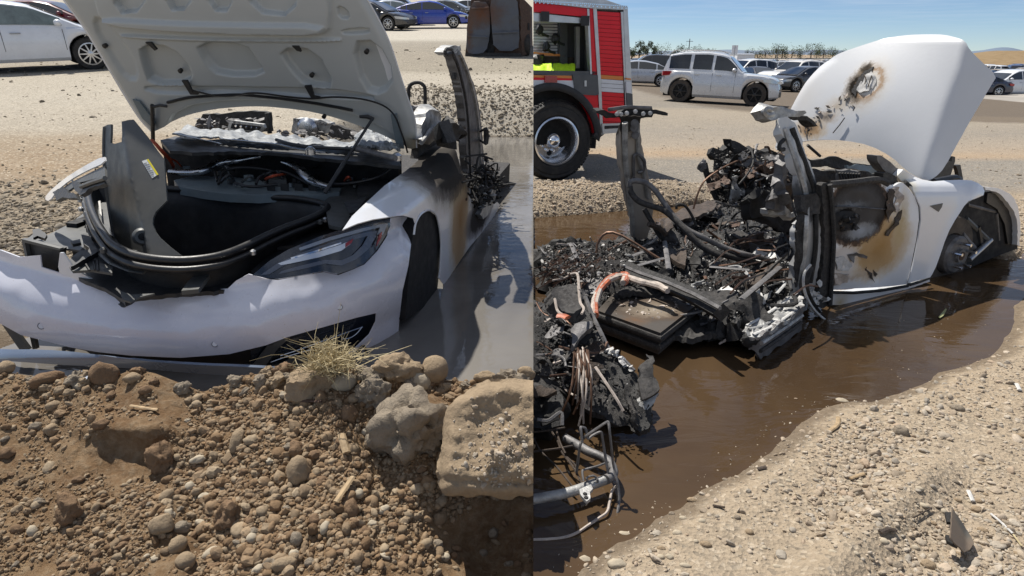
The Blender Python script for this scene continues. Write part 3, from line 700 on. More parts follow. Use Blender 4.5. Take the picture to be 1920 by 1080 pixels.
    tub('tow_hose', [L.nose(x, y, .03) for x, y in [(655, 672), (668, 664), (678, 650), (684, 652), (688, 672), (684, 690), (676, 702)]], .007, M['black_rubber'], c, 8, 24)
    # --- headlight
    hl = [(473, 516), (505, 489), (540, 468), (600, 443), (660, 424), (700, 415), (731, 411), (732, 424), (724, 441), (706, 469), (682, 495), (660, 505), (634, 514), (607, 508), (560, 517), (521, 523), (497, 521)]
    def hf(off): return lambda x, y: L.nose(x, y, off-.015+.012*math.sin((x-473)/260*3.1)+.05*(y-np.interp(x, [473, 730], [510, 430]))/60.)
    h = reg('headlight', hl, hf(-.02), M['lamp_dark'], c, 7, .02)
    reg('lamp_bezel', [(488, 516), (520, 494), (560, 476), (610, 458), (660, 442), (695, 434), (712, 432), (704, 446), (690, 468), (668, 486), (640, 498), (610, 494), (560, 506), (522, 514), (528, 508), (560, 499), (610, 487), (640, 488), (662, 478), (680, 460), (690, 442), (660, 450), (612, 466), (565, 483), (528, 500), (505, 514)], hf(-.012), paint('bezel_grey', (.09, .105, .14), .2, 0), h, 6, .006)
    reg('light_bar', [(521, 494), (545, 486), (590, 474), (635, 460), (660, 450), (657, 458), (640, 470), (600, 482), (545, 494), (527, 497)], hf(-.006), M['led_white'], h, 6, .008)
    reg('light_bar_edge', [(545, 483), (590, 470), (640, 454), (640, 457), (592, 473), (546, 486)], hf(-.002), M['chrome'], h, 6, .006)
    reg('reflector', [(648, 456), (663, 447), (659, 456), (648, 464)], hf(-.004), M['red_lens'], h, 5, .008)
    reg('running_light', [(560, 465), (620, 444), (680, 428), (716, 420), (727, 420), (718, 440), (707, 440), (713, 426), (680, 434), (622, 450), (563, 470)], hf(-.008), paint('drl_grey', (.25, .29, .36), 0, 0), h, 6, .006)
    reg('reflector', [(708, 452), (712, 438), (717, 434), (715, 446), (706, 462)], hf(-.004), M['red_lens'], h, 5, .006)
    mb = MB(); region(mb, hl, hf(.006), 9, 0); mb.build('lens', M['lens_cover'], h, 60)
    # --- fender and scorched side
    A = P(840, 330, 'y', .95); ring = P(853, 300, 'y', .9)
    st = stain_mat('scorched_fender', (.78, .79, .81), [(P(862, 410, 'y', .96), (.26, .42, .62), [(0, (.30, .15, .04), .95), (.55, (.40, .24, .09), .85), (.8, (.5, .4, .25), .45), (1, (.6, .55, .45), 0)]),
        (P(846, 296, 'y', .93), (.45, .85, .34), [(0, (.03, .028, .025), 1), (.55, (.05, .045, .04), 1), (.75, (.13, .10, .07), .85), (.9, (.4, .33, .2), .4), (1, (.5, .4, .3), 0)]),
        (P(902, 396, 'y', .96), (.42, .75, .20), [(0, (.035, .03, .03), 1), (.6, (.05, .045, .042), 1), (.85, (.16, .13, .12), .7), (1, (.3, .25, .2), 0)])], namp=.10, nscale=9)
    def ff(px, py):
        # top surface near the hood line turns into the vertical side
        e = np.interp(px, [640, 700, 760, 800, 850, 930], [425, 398, 372, 340, 300, 330]); s = np.interp(py-e, [-60, -20, 25, 60], [.70, .86, .95, .965])
        p = P(px, py, 'y', s); return p
    fend = [(642, 431), (660, 405), (682, 384), (721, 348), (760, 321), (784, 301), (787, 282), (789, 265), (815, 260), (844, 261), (856, 285), (865, 319), (878, 338), (888, 365), (900, 392), (914, 398), (927, 374), (938, 384), (924, 410), (902, 438), (880, 464), (862, 490), (846, 514), (834, 536), (829, 530), (823, 521), (826, 500), (828, 455), (825, 424), (818, 401), (806, 393), (796, 394), (786, 402), (779, 418), (776, 409), (756, 404), (734, 406), (700, 411), (670, 419)]
    fe = reg('fender', fend, ff, st, c, 7, .006, ang=50, label='left front fender, scorched black and brown toward the windscreen')
    tub('arch_lip', [P(x, y, 'y', .962) for x, y in [(776, 440), (779, 420), (787, 404), (797, 396), (806, 394.5), (817, 402), (823, 424), (826.5, 455), (825, 500), (823, 520)]], .006, M['white_paint'], fe, 6, 30)
    mb = MB(); V = [P(x, y, 'y', .945) for x, y in [(770, 470), (777, 424), (787, 406), (797, 397), (806, 396), (817, 404), (822, 424), (825, 455), (824, 500), (822, 525), (818, 560), (760, 600)]]
    mb.prism(V, L.ax['y']*-.34*KL); mb.build('wheel_well', M['dark_cavity'], c)
    mb = MB(); hc = P(757, 530, 'y', .70); mb.lathe([(.05, 0), (.19, .0), (.195, .012), (.19, .024), (.09, .03), (.085, .09), (.04, .095)], hc, L.ax['y'], 28)
    for k in range(5):
        a = k*1.257; q = hc+L.ax['x']*.058*math.cos(a)+L.ax['z']*.058*math.sin(a); mb.tube([q+L.ax['y']*.08, q+L.ax['y']*.15], .008, 8)
    mb.build('brake_disc', M['grey_burnt'], c)
    # --- hood
    H1, H2 = P(778, 286, 'x', -.45), P(274, 252, 'x', -.45); th = R(66)
    hd = (L.ax['x']*math.cos(th)+L.ax['z']*math.sin(th)); hn = (H1-H2).normalized().cross(hd); 
    if hn.dot(CAM-H1) < 0: hn = -hn
    hn.normalize(); Hm = (H1+H2)/2
    NU, NV = 270, 200
    LE = cr([(276, 254), (253, 229), (221, 180), (182, 115), (146, 57), (104, 0), (66, -60), (40, -150)], NV); RE = cr([(779, 285), (776, 234), (763, 195), (747, 146), (727, 86), (706, 42), (682, 0), (648, -60), (590, -150)], NV)
    BE = cr([(276, 254), (305, 241), (345, 224), (400, 213), (470, 208), (520, 211), (580, 219), (640, 235), (700, 257), (745, 276), (779, 285)], NU); TE = cr([(40, -150), (180, -185), (320, -196), (460, -185), (590, -150)], NU)
    u = np.linspace(0, 1, NU)[None, :, None]; v = np.linspace(0, 1, NV)[:, None, None]
    LE, RE, BE, TE = (np.asarray(x) for x in (LE, RE, BE, TE))
    C = (1-u)*LE[:, None]+u*RE[:, None]+(1-v)*BE[None]+v*TE[None]-((1-u)*(1-v)*BE[0]+u*(1-v)*BE[-1]+(1-u)*v*TE[0]+u*v*TE[-1])
    X, Y = C[..., 0], C[..., 1]; Rl = np.zeros(X.shape)
    def pk(poly, d, soft, closed=True):
        s = sd_poly(X, Y, np.array(chaikin(poly, 1), float)); return -d*1.8*smooth(.5-s/(soft*.5))
    Rl += pk([(221, -60), (283, -60), (277, 14), (221, 22)], .022, 6)+pk([(322, -60), (374, -60), (364, 10), (322, 12)], .022, 6)+pk([(390, -60), (440, -60), (443, 13), (404, 12)], .022, 6)+pk([(470, -60), (560, -60), (560, 24), (480, 14)], .022, 6)
    Rl += pk([(262, 84), (324, 86), (362, 132), (352, 158), (282, 160), (268, 120)], .03, 12)+pk([(370, 77), (464, 80), (482, 110), (500, 139), (414, 140), (390, 118)], .026, 14)
    Rl += pk([(524, 89), (594, 90), (630, 168), (575, 160), (548, 130)], .03, 12)+pk([(659, 80), (704, 80), (738, 146), (716, 178), (682, 168)], .026, 16)
    Rl -= pk([(176, -60), (182, 20), (205, 44), (330, 52), (480, 55), (606, 62), (625, 45), (612, -60)], .018, 14)
    Rl -= pk([(190, 30), (330, 34), (480, 36), (612, 40), (605, 60), (480, 56), (330, 52), (200, 48)], .014, 16)
    Rl -= pk([(225, 64), (330, 66), (500, 68), (640, 70), (640, 76), (500, 74), (330, 72), (230, 70)], .010, 8)
    Rl += pk([(262, 165), (300, 162), (450, 163), (620, 166), (700, 180), (700, 190), (450, 172), (300, 178)], .012, 10)
    Rl += pk([(180, 30), (215, 60), (250, 110), (258, 150), (235, 150), (205, 110), (172, 50)], .012, 20)
    Rl += pk([(632, 10), (650, 20), (655, 36), (636, 34)], .012, 8)+pk([(640, 56), (690, 54), (692, 64), (645, 64)], .012, 8)
    Rl += pk([(300, 252), (330, 205), (420, 190), (520, 190), (640, 208), (740, 255), (770, 300), (640, 250), (520, 222), (400, 224)], .02, 10)
    ex = np.minimum(np.arange(NU), NU-1-np.arange(NU))[None, :]/(NU-1.); Rl -= .03*np.exp(-(ex/.018)**2)
    Rl += .05*np.sin(np.pi*u[..., 0])*np.sin(np.pi*np.clip(v[..., 0], 0, 1))-.02 + .006*fbm(X, Y, 1/60., 61, 3)
    G = np.zeros(X.shape+(3,)); 
    for i in range(NV):
        for j in range(NU): G[i, j] = tuple(PP(X[i, j], Y[i, j], Hm, hn))
    Gd = G+Rl[..., None]*np.array(tuple(hn))
    hs = stain_mat('hood_inner_paint', (.43, .455, .455), [(P(775, 292, 'x', -.4), (.25, .4, .14), [(0, (.06, .05, .03), .95), (.6, (.25, .2, .1), .6), (1, (.4, .35, .2), 0)]), (D(330, 235, 3.9), (.16, .4, .07), [(0, (.10, .09, .07), .8), (1, (.3, .3, .25), 0)])], .3, .45)
    mb = MB(); mb.grid(Gd); ho = mb.build('hood', hs, c, 60, label='raised hood showing its pale grey pressed inner frame')
    mb = MB(); mb.grid(G-np.array(tuple(hn))*(.045+.05*np.sin(np.pi*u)*np.ones_like(v)), 0, .004, np.array(tuple(-hn))); mb.build('hood_skin', M['white_paint'], ho, 60)
    hp = lambda x, y, o=.0: PP(x, y, Hm, hn)+hn*(o+.035)
    tub('hood_cable', [hp(x, y, -.01) for x, y in [(352, 155), (364, 165), (385, 171), (410, 176), (440, 176), (470, 171), (500, 172), (545, 178), (586, 181), (630, 178), (682, 182), (721, 194), (742, 213), (752, 238), (760, 260), (766, 282)]], .006, M['black_rubber'], ho, 6, 60)
    tub('seal_strip', [hp(x, y, -.035) for x, y in [(315, 192), (340, 186), (365, 182), (443, 178), (500, 182), (578, 192), (625, 200), (661, 207)]], .0145, M['black_rubber'], ho, 8, 40, flat=.7)
    for q in ([(277, 76), (288, 76), (299, 89), (295, 91), (283, 80)], [(551, 82), (564, 82), (568, 93), (560, 91)], [(345, 147), (355, 147), (365, 168), (378, 169), (376, 173), (361, 173)], [(574, 157), (586, 156), (592, 176), (603, 178), (602, 181), (588, 182)]):
        reg('hook', q, lambda x, y: hp(x, y, -.005), M['black_plastic'], ho, 6, .015)
    for x, y in ((194, 88), (686, 99), (336, 135), (583, 143), (606, 221)):
        mb = MB(); mb.lathe([(.012, -.02), (.014, .003), (.006, .006)], hp(x, y, -.045), hn, 14); mb.build('rubber_plug', M['black_rubber'], ho)
    reg('hinge_plate', [(249, 186), (262, 190), (292, 230), (288, 240), (268, 222)], lambda x, y: hp(x, y, -.03), M['bay_paint'], ho, 8, .012)
    reg('hinge_plate', [(733, 215), (744, 213), (752, 250), (758, 278), (744, 278)], lambda x, y: hp(x, y, -.03), M['bay_paint'], ho, 8, .012)
    # gas struts
    mb = MB(); a, b = hp(702, 216), P(609, 362, 'z', .80); mb.tube([a, a.lerp(b, .62)], .009, 8); mb.tube([a.lerp(b, .6), b], .013, 8); mb.tube([hp(678, 213), hp(692, 213), hp(704, 218)], [.01, .014, .012], 6); mb.build('hood_strut', M['black_plastic'], c)
    mb = MB(); a, b = hp(291, 192), P(287, 266, 'z', .9); mb.tube([a, b], .013, 8); mb.tube([hp(290, 196), hp(305, 192), hp(318, 194)], .01, 6); mb.build('hood_strut', M['black_plastic'], c)
    return c, bf, hp
LC, LBF, LHP = left_car()
def left_bay():
    c = LC; P = L.P; bf = LBF; hp = LHP
    z = lambda h: (lambda x, y: P(x, y, 'z', h))
    # closed dark box of the bay
    mb = MB()
    def wbox(x0, x1, y0, y1, z0, z1): mb.hexa([L.w(x0, y0, z0), L.w(x1, y0, z0), L.w(x1, y1, z0), L.w(x0, y1, z0)], [L.w(x0, y0, z1), L.w(x1, y0, z1), L.w(x1, y1, z1), L.w(x0, y1, z1)])
    wbox(-.5, .70, -.78, .66, .28, .33); wbox(-.52, -.46, -.80, .66, .33, .90); wbox(-.45, .30, .60, .66, .33, .72); wbox(-.45, .30, -.84, -.78, .33, .62)
    mb.build('bay_floor', M['dark_cavity'], c)
    # luggage tub with its rubber seal
    loop = [(194, 350), (176, 352), (166, 366), (170, 392), (182, 421), (198, 446), (214, 464), (247, 481), (290, 490), (339, 493), (380, 490), (417, 483), (457, 468), (495, 449), (535, 431), (570, 418), (597, 406), (613, 395), (611, 388), (590, 382), (552, 376), (500, 373), (440, 368), (365, 361), (310, 357), (250, 352)]
    SP_ = [P(x, y, 'z', .73-.0*(x)) for x, y in loop]
    cen = sum(SP_, Vector((0, 0, 0)))/len(SP_)
    mb = MB(); A = cr([tuple(p) for p in SP_], 90, True)
    rows = [A]
    for s, dz in ((.97, -.02), (.93, -.08), (.90, -.25), (.82, -.36), (.4, -.37)):
        B = np.array(tuple(cen))+(A-np.array(tuple(cen)))*s; B = B+np.array(tuple(L.ax['z']))*dz*KL; rows.append(B)
    G = np.array(rows); G = np.concatenate([G, G[:, :1]], 1); mb.grid(G, 0, .004, np.array((0, 0, -1.))); tu = mb.build('luggage_tub', M['black_plastic'], c)
    tub('rubber_seal', [p+L.ax['z']*.012 for p in SP_], .020, M['black_rubber'], tu, 8, 110, closed=True)
    A2 = [tuple(cen+(p-cen)*1.045-L.ax['z']*.02) for p in SP_]; tub('seal_flange', [Vector(a) for a in A2], .016, M['black_rubber'], tu, 8, 110, closed=True)
    # upright grey liner panel
    pb = P(290, 474, 'z', .70); n = (L.ax['x']*.8+L.ax['z']*.6).normalized()
    lid = lambda x, y: PP(x, y, pb, n)
    def flange(x, y):
        e = np.interp(y, [228, 330, 400, 470, 490], [229, 245, 262, 279, 284]); s = max(0, e-x)/50.
        return lid(x, y)+ray(x, y).normalized()*(.34*s**1.15)
    lp_ = reg('liner_panel', [(228, 228), (240, 225), (250, 224), (276, 256), (293, 280), (307, 298), (309, 320), (311, 352), (313, 376), (303, 386), (292, 397), (287, 408), (286, 420), (291, 434), (299, 445), (318, 462), (340, 479), (311, 480), (281, 477), (258, 474), (234, 469), (220, 456), (212, 440), (205, 400), (200, 366), (196, 330), (194, 293), (194, 262), (195, 237), (201, 234), (208, 233), (208, 250), (207, 268), (214, 270), (228, 266), (229, 250)], flange, M['grey_plastic'], c, 6, .010, ang=30, label='upright grey plastic liner panel leaning over the open luggage tub')
    off = lambda o: (lambda x, y: flange(x, y)-ray(x, y).normalized()*o)
    tub('panel_bead', [off(.004)(x, y) for x, y in [(196, 238), (195, 262), (195, 293), (197, 330), (201, 366), (206, 400), (213, 440), (221, 456), (234, 468), (258, 473)]], .009, M['grey_plastic'], lp_, 8, 40)
    p = off(.0)(267, 444); mb = MB(); mb.lathe([(.045, -.01), (.040, .012), (.032, .02), (.018, .018), (.016, -.01)], p, -ray(267, 440), 24); b = mb.build('rim_boss', M['grey_plastic'], lp_)
    mb = MB(); mb.lathe([(.017, .0), (.017, .021), (.004, .0215)], p, -ray(267, 440), 18); mb.build('boss_hole', M['dark_cavity'], lp_)
    sq = [(266, 302), (278, 298), (297, 327), (285, 334)]
    lab = reg('label_sticker', sq, off(.003), M['sticker'], lp_, 8, .0015)
    reg('label_band', [(275, 299), (278, 298), (297, 327), (294, 328.5)], off(.0055), M['sticker_yellow'], lp_, 6, .001)
    mb = MB()
    for k in range(7):
        f = .12+.12*k; ax, ay = 267.3+19*f*.95, 302.6+31.5*f*.97
        if ay > 331: continue
        lw = 7.2 if k % 3 else 5
        a, b2 = (ax, ay), (ax+lw, ay-lw*.36); region(mb, [a, b2, (b2[0]+.7, b2[1]+1.2), (a[0]+.7, a[1]+1.2)], off(.0055), 3, .0008)
    mb.build('label_print', M['ink'], lp_)
    # inner left edge of the tub: pale liner showing between seal and panel
    reg('seal_liner', [(178, 372), (190, 362), (198, 372), (206, 420), (214, 444), (200, 436), (186, 408)], z(.66), M['grey_plastic'], c, 8, .01)
    reg('white_shard', [(184, 377), (188, 376), (191, 405), (187, 400)], z(.70), M['ash_white'], c, 6, .004)
    # cross beam, braces
    reg('cross_beam', [(326, 338), (360, 330), (420, 331), (484, 336), (500, 345), (560, 352), (612, 352), (640, 352), (636, 360), (590, 366), (520, 364), (484, 366), (430, 364), (380, 358), (336, 350)], z(.76), M['bay_paint'], c, 9, .05)
    tub('brace_bar', [P(x, y, 'z', h) for x, y, h in [(317, 322, .80), (345, 323, .80), (378, 321, .81), (404, 309, .83), (425, 303, .85), (443, 301, .86), (470, 296, .87), (490, 293, .88)]], [.020, .028, .031, .032, .031, .028, .024, .022], M['silver_metal'], c, 10, 40, flat=.75)
    tub('brace_bar', [P(x, y, 'z', h) for x, y, h in [(530, 303, .87), (548, 309, .86), (562, 317, .85), (574, 331, .83), (590, 342, .81), (618, 350, .80)]], [.020, .030, .034, .034, .030, .024], M['silver_metal'], c, 10, 40, flat=.7)
    # black covers, boxes, hoses of the bay
    rs = random.Random(11)
    for k, (x, y, w_, h_, zz, m) in enumerate([(495, 322, 60, 26, .74, 'black_plastic'), (520, 330, 34, 14, .80, 'grey_plastic'), (440, 330, 60, 18, .72, 'black_plastic'), (420, 290, 90, 22, .72, 'black_plastic'), (560, 300, 60, 20, .72, 'black_plastic'), (655, 372, 70, 30, .70, 'black_plastic'), (700, 350, 60, 24, .80, 'black_plastic'), (650, 395, 60, 22, .66, 'bay_paint'), (600, 400, 40, 16, .66, 'black_plastic'), (350, 300, 50, 24, .70, 'black_plastic')]):
        mb = MB(); q = [P(x-w_/2, y+h_/2, 'z', zz), P(x+w_/2, y+h_/2, 'z', zz), P(x+w_/2*.9, y-h_/2, 'z', zz), P(x-w_/2*.9, y-h_/2, 'z', zz)]
        mb.hexa([p-L.ax['z']*.14 for p in q], q); mb.build('bay_cover', M[m], c)
    for k in range(42):
        x, y = rs.uniform(345, 690), rs.uniform(296, 350); mb = MB(); p = P(x, y, 'z', .78); s = rs.uniform(.012, .035)
        mb.box(p, (s*1.6, s, s), Matrix.Rotation(rs.uniform(0, 3), 3, 'Z')); mb.build('connector', M[rs.choice(['grey_plastic', 'black_plastic', 'silver_metal', 'bay_paint'])], c)
    for pts in ([(410, 345, .8), (420, 322, .83), (450, 314, .84), (500, 318, .82), (540, 330, .8)], [(408, 340, .8), (405, 318, .82), (430, 308, .84)], [(480, 345, .8), (490, 330, .82), (530, 322, .83), (580, 345, .8)], [(350, 268, .9), (420, 280, .9), (500, 285, .9), (600, 292, .9)], [(440, 343, .8), (470, 350, .8), (520, 346, .8)], [(590, 330, .78), (630, 345, .8), (700, 335, .84), (740, 310, .9)]):
        tub('bay_hose', [P(x, y, 'z', h) for x, y, h in pts], .009, M['black_rubber'], c, 8, 30)
    for k in range(14):
        x, y = rs.uniform(380, 680), rs.uniform(296, 346); a_, b_ = rs.uniform(-50, 50), rs.uniform(-12, 14); tub('bay_hose', [P(x, y, 'z', .80), P(x+a_*.4, y-6, 'z', .84), P(x+a_, y+b_, 'z', .80)], rs.uniform(.004, .009), M[rs.choice(['black_rubber', 'black_rubber', 'grey_plastic', 'orange_strap'])], c, 6, 16)
    for k in range(5):
        x = 500+k*26; mb = MB(); q = [P(x, 352, 'z', .77), P(x+15, 353, 'z', .77), P(x+15, 345, 'z', .80), P(x, 344, 'z', .80)]; mb.hexa([p-L.ax['z']*.06 for p in q], q); mb.build('fuse_box', M['black_plastic'], c)
    for k in range(18):
        t = rs.random(); i = rs.randrange(len(SP_)); p = SP_[i].lerp(SP_[(i+1) % len(SP_)], t); p = cen+(p-cen)*1.09-L.ax['z']*.01; mb = MB(); mb.lathe([(.014, -.01), (.014, .008), (.006, .014)], p, L.ax['z'], 8); mb.build('trim_bolt', M[rs.choice(['aluminium', 'black_plastic', 'grey_plastic'])], c)
    # bottles
    mb = MB(); p = P(650, 338, 'z', .74); mb.lathe([(.06, -.06), (.066, 0), (.066, .05), (.055, .075), (.03, .082)], p, L.ax['z'], 20); mb.build('coolant_bottle', M['reservoir'], c)
    mb = MB(); mb.lathe([(.033, .0), (.036, .03), (.02, .036)], p+L.ax['z']*.082, L.ax['z'], 18); mb.build('bottle_cap', M['black_plastic'], c)
    mb = MB(); p = P(678, 330, 'z', .78); mb.lathe([(.03, -.1), (.032, .0), (.03, .03)], p, L.ax['z'], 16); mb.build('washer_neck', M['reservoir'], c)
    mb = MB(); mb.lathe([(.036, .0), (.038, .03), (.03, .045), (.01, .047)], p+L.ax['z']*.025, L.ax['z'], 18); mb.build('washer_cap', M['blue_cap'], c)
    # inner wing panels right
    reg('inner_wing', [(600, 384), (640, 352), (690, 335), (730, 322), (752, 318), (735, 338), (715, 352), (690, 378), (664, 404), (640, 428), (616, 420), (612, 395)], z(.74), M['grey_plastic'], c, 8, .02, jag=1)
    reg('inner_wing_flap', [(645, 378), (655, 400), (668, 396), (690, 368), (672, 372)], z(.80), M['black_plastic'], c, 8, .01)
    reg('wing_bracket', [(602, 420), (640, 410), (664, 400), (644, 428), (628, 446), (560, 460), (520, 462), (560, 440)], z(.66), M['black_plastic'], c, 8, .02, jag=1)
    reg('lamp_carrier', [(470, 508), (500, 482), (545, 455), (600, 435), (640, 424), (640, 432), (600, 446), (545, 468), (505, 490), (480, 514)], z(.64), M['black_plastic'], c, 8, .03)
    # front carrier below the seal
    reg('front_carrier', [(112, 500), (150, 470), (176, 440), (200, 466), (240, 494), (290, 505), (340, 508), (420, 498), (480, 478), (520, 460), (500, 486), (470, 512), (443, 528), (420, 545), (312, 552), (262, 556), (236, 566), (205, 545), (160, 526)], z(.60), M['black_plastic'], c, 9, .02, jag=1.5)
    reg('carrier_rib', [(130, 500), (172, 487), (212, 500), (210, 512), (172, 506), (136, 508)], z(.655), M['grey_plastic'], c, 8, .012)
    for a, b in [((175, 488), (178, 506)), ((182, 482), (184, 508)), ((160, 494), (168, 507)), ((150, 500), (180, 480))]: tub('carrier_strut', [P(*a, 'z', .66), P(*b, 'z', .66)], .005, M['black_plastic'], c, 6)
    for a, b, wd in [((183, 470), (210, 494), 10), ((210, 494), (245, 508), 9), ((245, 508), (270, 512), 8), ((222, 486), (262, 500), 5)]:
        tub('carrier_rail', [P(*a, 'z', .67), P(*b, 'z', .67)], wd*.0014, M['grey_plastic'], c, 6, flat=.5)
    reg('carrier_arm', [(340, 545), (352, 528), (382, 500), (398, 496), (410, 492), (392, 516), (372, 542)], z(.655), M['grey_plastic'], c, 8, .02)
    reg('carrier_shelf', [(230, 562), (225, 545), (245, 552), (290, 550), (262, 557), (245, 566)], z(.63), M['grey_plastic'], c, 8, .008)
    # crushed left corner
    reg('radiator_duct', [(42, 450), (56, 444), (73, 430), (84, 436), (88, 441), (130, 420), (156, 400), (162, 436), (176, 438), (180, 466), (150, 470), (128, 466), (112, 468), (80, 460)], z(.60), M['grey_plastic'], c, 9, .01)
    reg('duct_mouth', [(42, 452), (80, 461), (112, 468), (108, 500), (104, 512), (78, 500), (52, 494)], lambda x, y: L.nose(x, y, -.12), M['black_plastic'], c, 8, .04)
    reg('duct_frame', [(40, 448), (112, 466), (113, 470), (46, 455), (54, 494), (49, 492)], lambda x, y: L.nose(x, y, -.10), M['grey_plastic'], c, 6, .02)
    reg('latch_plate', [(152, 440), (170, 443), (175, 455), (188, 470), (170, 478), (150, 492), (132, 500), (160, 478), (168, 464), (156, 456)], z(.68), M['black_plastic'], c, 6, .02, jag=1)
    for q in ([(61, 430), (73, 428), (88, 440), (84, 447), (70, 442), (62, 446)], [(132, 452), (150, 448), (152, 455), (136, 458)], [(155, 438), (166, 440), (172, 452), (165, 456), (156, 448)]): reg('clip', q, z(.65), M['black_plastic'], c, 5, .015)
    # right wing torn off to the left of the picture
    wz = lambda h0, h1: (lambda x, y: P(x, y, 'y', -.98+.0*(x)) if False else PP(x, y, L.w(.25, -1.12, .6), (L.ax['x']*.55-L.ax['y']*.6+L.ax['z']*.6).normalized()))
    wf = wz(0, 0)
    wi = reg('wing', chaikin([(84, 375), (87, 364), (117, 337), (156, 312), (196, 291), (198, 304), (160, 321), (130, 338), (106, 358), (93, 377)], 1), wf, M['white_paint'], c, 5, .006, label='torn white wing curling up at the crushed corner')
    reg('wing_inner', [(100, 366), (128, 345), (160, 328), (196, 310), (197, 330), (150, 342), (125, 360), (108, 372)], lambda x, y: wf(x, y)+ray(x, y).normalized()*.09, M['grey_plastic'], wi, 6, .01)
    reg('wing_bracket', [(133, 337), (146, 340), (152, 347), (196, 332), (196, 344), (165, 354), (160, 362), (150, 366), (140, 356)], lambda x, y: wf(x, y)+ray(x, y).normalized()*.02, M['black_plastic'], c, 6, .02, jag=1)
    reg('wing_bracket', [(99, 360), (118, 350), (128, 362), (140, 362), (144, 372), (118, 370), (106, 376)], lambda x, y: wf(x, y)-ray(x, y).normalized()*.02, M['black_plastic'], c, 5, .02, jag=1)
    tub('wing_rod', [wf(*q)-ray(*q).normalized()*.04 for q in [(152, 350), (172, 342), (197, 334)]], .01, M['grey_plastic'], c, 6)
    reg('tub_corner_trim', [(158, 382), (164, 378), (176, 420), (186, 445), (170, 444), (161, 424)], z(.66), M['black_plastic'], c, 7, .03)
    # cowl and burnt screen
    reg('cowl_panel', [(300, 262), (330, 255), (380, 262), (450, 262), (520, 266), (600, 272), (680, 282), (745, 292), (752, 312), (690, 305), (600, 296), (520, 286), (440, 284), (370, 286), (318, 282)], z(.93), M['black_plastic'], c, 9, .02, jag=1)
    def scr(x, y): return P(x, y, 'z', .97)+Vector((0, 0, 1))*.028*noise.noise(Vector((x*.05, y*.09, 0)))
    reg('burnt_windscreen', [(323, 248), (340, 240), (352, 234), (366, 238), (390, 240), (430, 244), (480, 246), (498, 250), (560, 256), (620, 262), (700, 266), (740, 276), (700, 280), (640, 276), (560, 268), (500, 266), (430, 260), (380, 256), (350, 258), (335, 254)], scr, M['screen_ash'], c, 5, .01, jag=1.5, label='crumpled white remains of the burnt windscreen')
    reg('glass_heap', [(664, 262), (676, 250), (690, 247), (715, 254), (735, 270), (752, 284), (700, 282), (672, 278)], lambda x, y: P(x, y, 'z', .99)+Vector((0, 0, 1))*.03*noise.noise(Vector((x*.11, y*.2, 4))), M['screen_ash'], c, 4, .02, jag=2)
    tub('chrome_strip', [P(x, y, 'z', .98) for x, y in [(414, 261), (450, 264), (480, 267), (520, 271), (552, 279), (612, 286)]], .012, M['bright_metal'], c, 8, 20, flat=.5)
    tub('chrome_strip', [P(x, y, 'z', .97) for x, y in [(325, 250), (360, 258), (400, 266), (415, 270)]], .007, M['silver_metal'], c, 8, 16, flat=.5)
    tub('wiper_arm', [P(x, y, 'z', 1.0) for x, y in [(518, 262), (545, 270), (590, 276), (650, 279), (664, 280)]], .011, M['black_plastic'], c, 6, 20)
    tub('wiper_arm', [P(x, y, 'z', 1.0) for x, y in [(667, 279), (690, 284), (720, 292), (742, 297)]], .018, M['grey_burnt'], c, 8, 20)
    for x, y in ((582, 283), (668, 279), (744, 294)):
        mb = MB(); mb.lathe([(.03, -.02), (.03, .01), (.012, .025)], P(x, y, 'z', .99), L.ax['z'], 12); mb.build('wiper_pivot', M['silver_metal'], c)
    tub('orange_strap', [P(x, y, 'z', h) for x, y, h in [(284, 262, .98), (292, 270, .97), (304, 284, .93), (316, 296, .88), (322, 306, .84), (326, 314, .8)]], .012, M['orange_strap'], c, 6, 20, flat=.4)
    tub('orange_strap', [P(x, y, 'z', h) for x, y, h in [(316, 296, .88), (330, 302, .85), (340, 312, .8)]], .006, M['orange_strap'], c, 6, 12)
    # burnt cabin seen past the hood
    mb = MB(); a = lambda x, y, X: P(x, y, 'x', X)
    reg('dash_frame', [(426, 243), (430, 229), (438, 226), (494, 233), (497, 240), (488, 249)], lambda x, y: a(x, y, -1.0), M['ash_metal'], c, 6, .03)
    reg('dash_frame_slot', [(432, 241), (435, 231), (490, 237), (484, 246)], lambda x, y: a(x, y, -.97), M['dark_cavity'], c, 6, .01)
    for k in range(5): mb = MB(); mb.lathe([(.008, 0), (.008, .01)], a(443+k*9.5, 236+k*1.2, -.95), L.ax['x'], 8); mb.build('frame_stud', M['bright_metal'], c)
    mb = MB()
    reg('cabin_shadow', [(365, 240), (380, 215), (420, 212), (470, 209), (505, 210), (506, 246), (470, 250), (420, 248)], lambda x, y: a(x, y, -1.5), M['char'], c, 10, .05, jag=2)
    reg('motor_casing', [(546, 248), (550, 226), (556, 222), (600, 226), (620, 230), (624, 242), (612, 250), (600, 254), (560, 252)], lambda x, y: a(x, y, -1.3)+Vector((0, 0, .02))*noise.noise(Vector((x*.1, y*.1, 0))), M['ash_metal'], c, 5, .08, jag=1)
    mb = MB()
    for k in range(9): q = a(553+k*7.4, 224+k*1.1, -1.26); mb.box(q, (.022, .02, .02))
    mb.build('casing_teeth', M['bright_metal'], c); mb = MB(); mb.lathe([(.075, -.02), (.085, .02), (.06, .05), (.02, .055)], a(578, 240, -1.27), L.ax['x'], 18); mb.build('motor_hub', M['silver_metal'], c)
    reg('cabin_wreckage', [(612, 256), (622, 232), (640, 238), (660, 246), (676, 254), (660, 262)], lambda x, y: a(x, y, -1.2), M['char_dull'], c, 6, .05, jag=2)
    tub('roof_bow', [a(500, 212, -1.1), a(503, 230, -1.1), a(506, 250, -1.1)], .018, M['char'], c, 6)
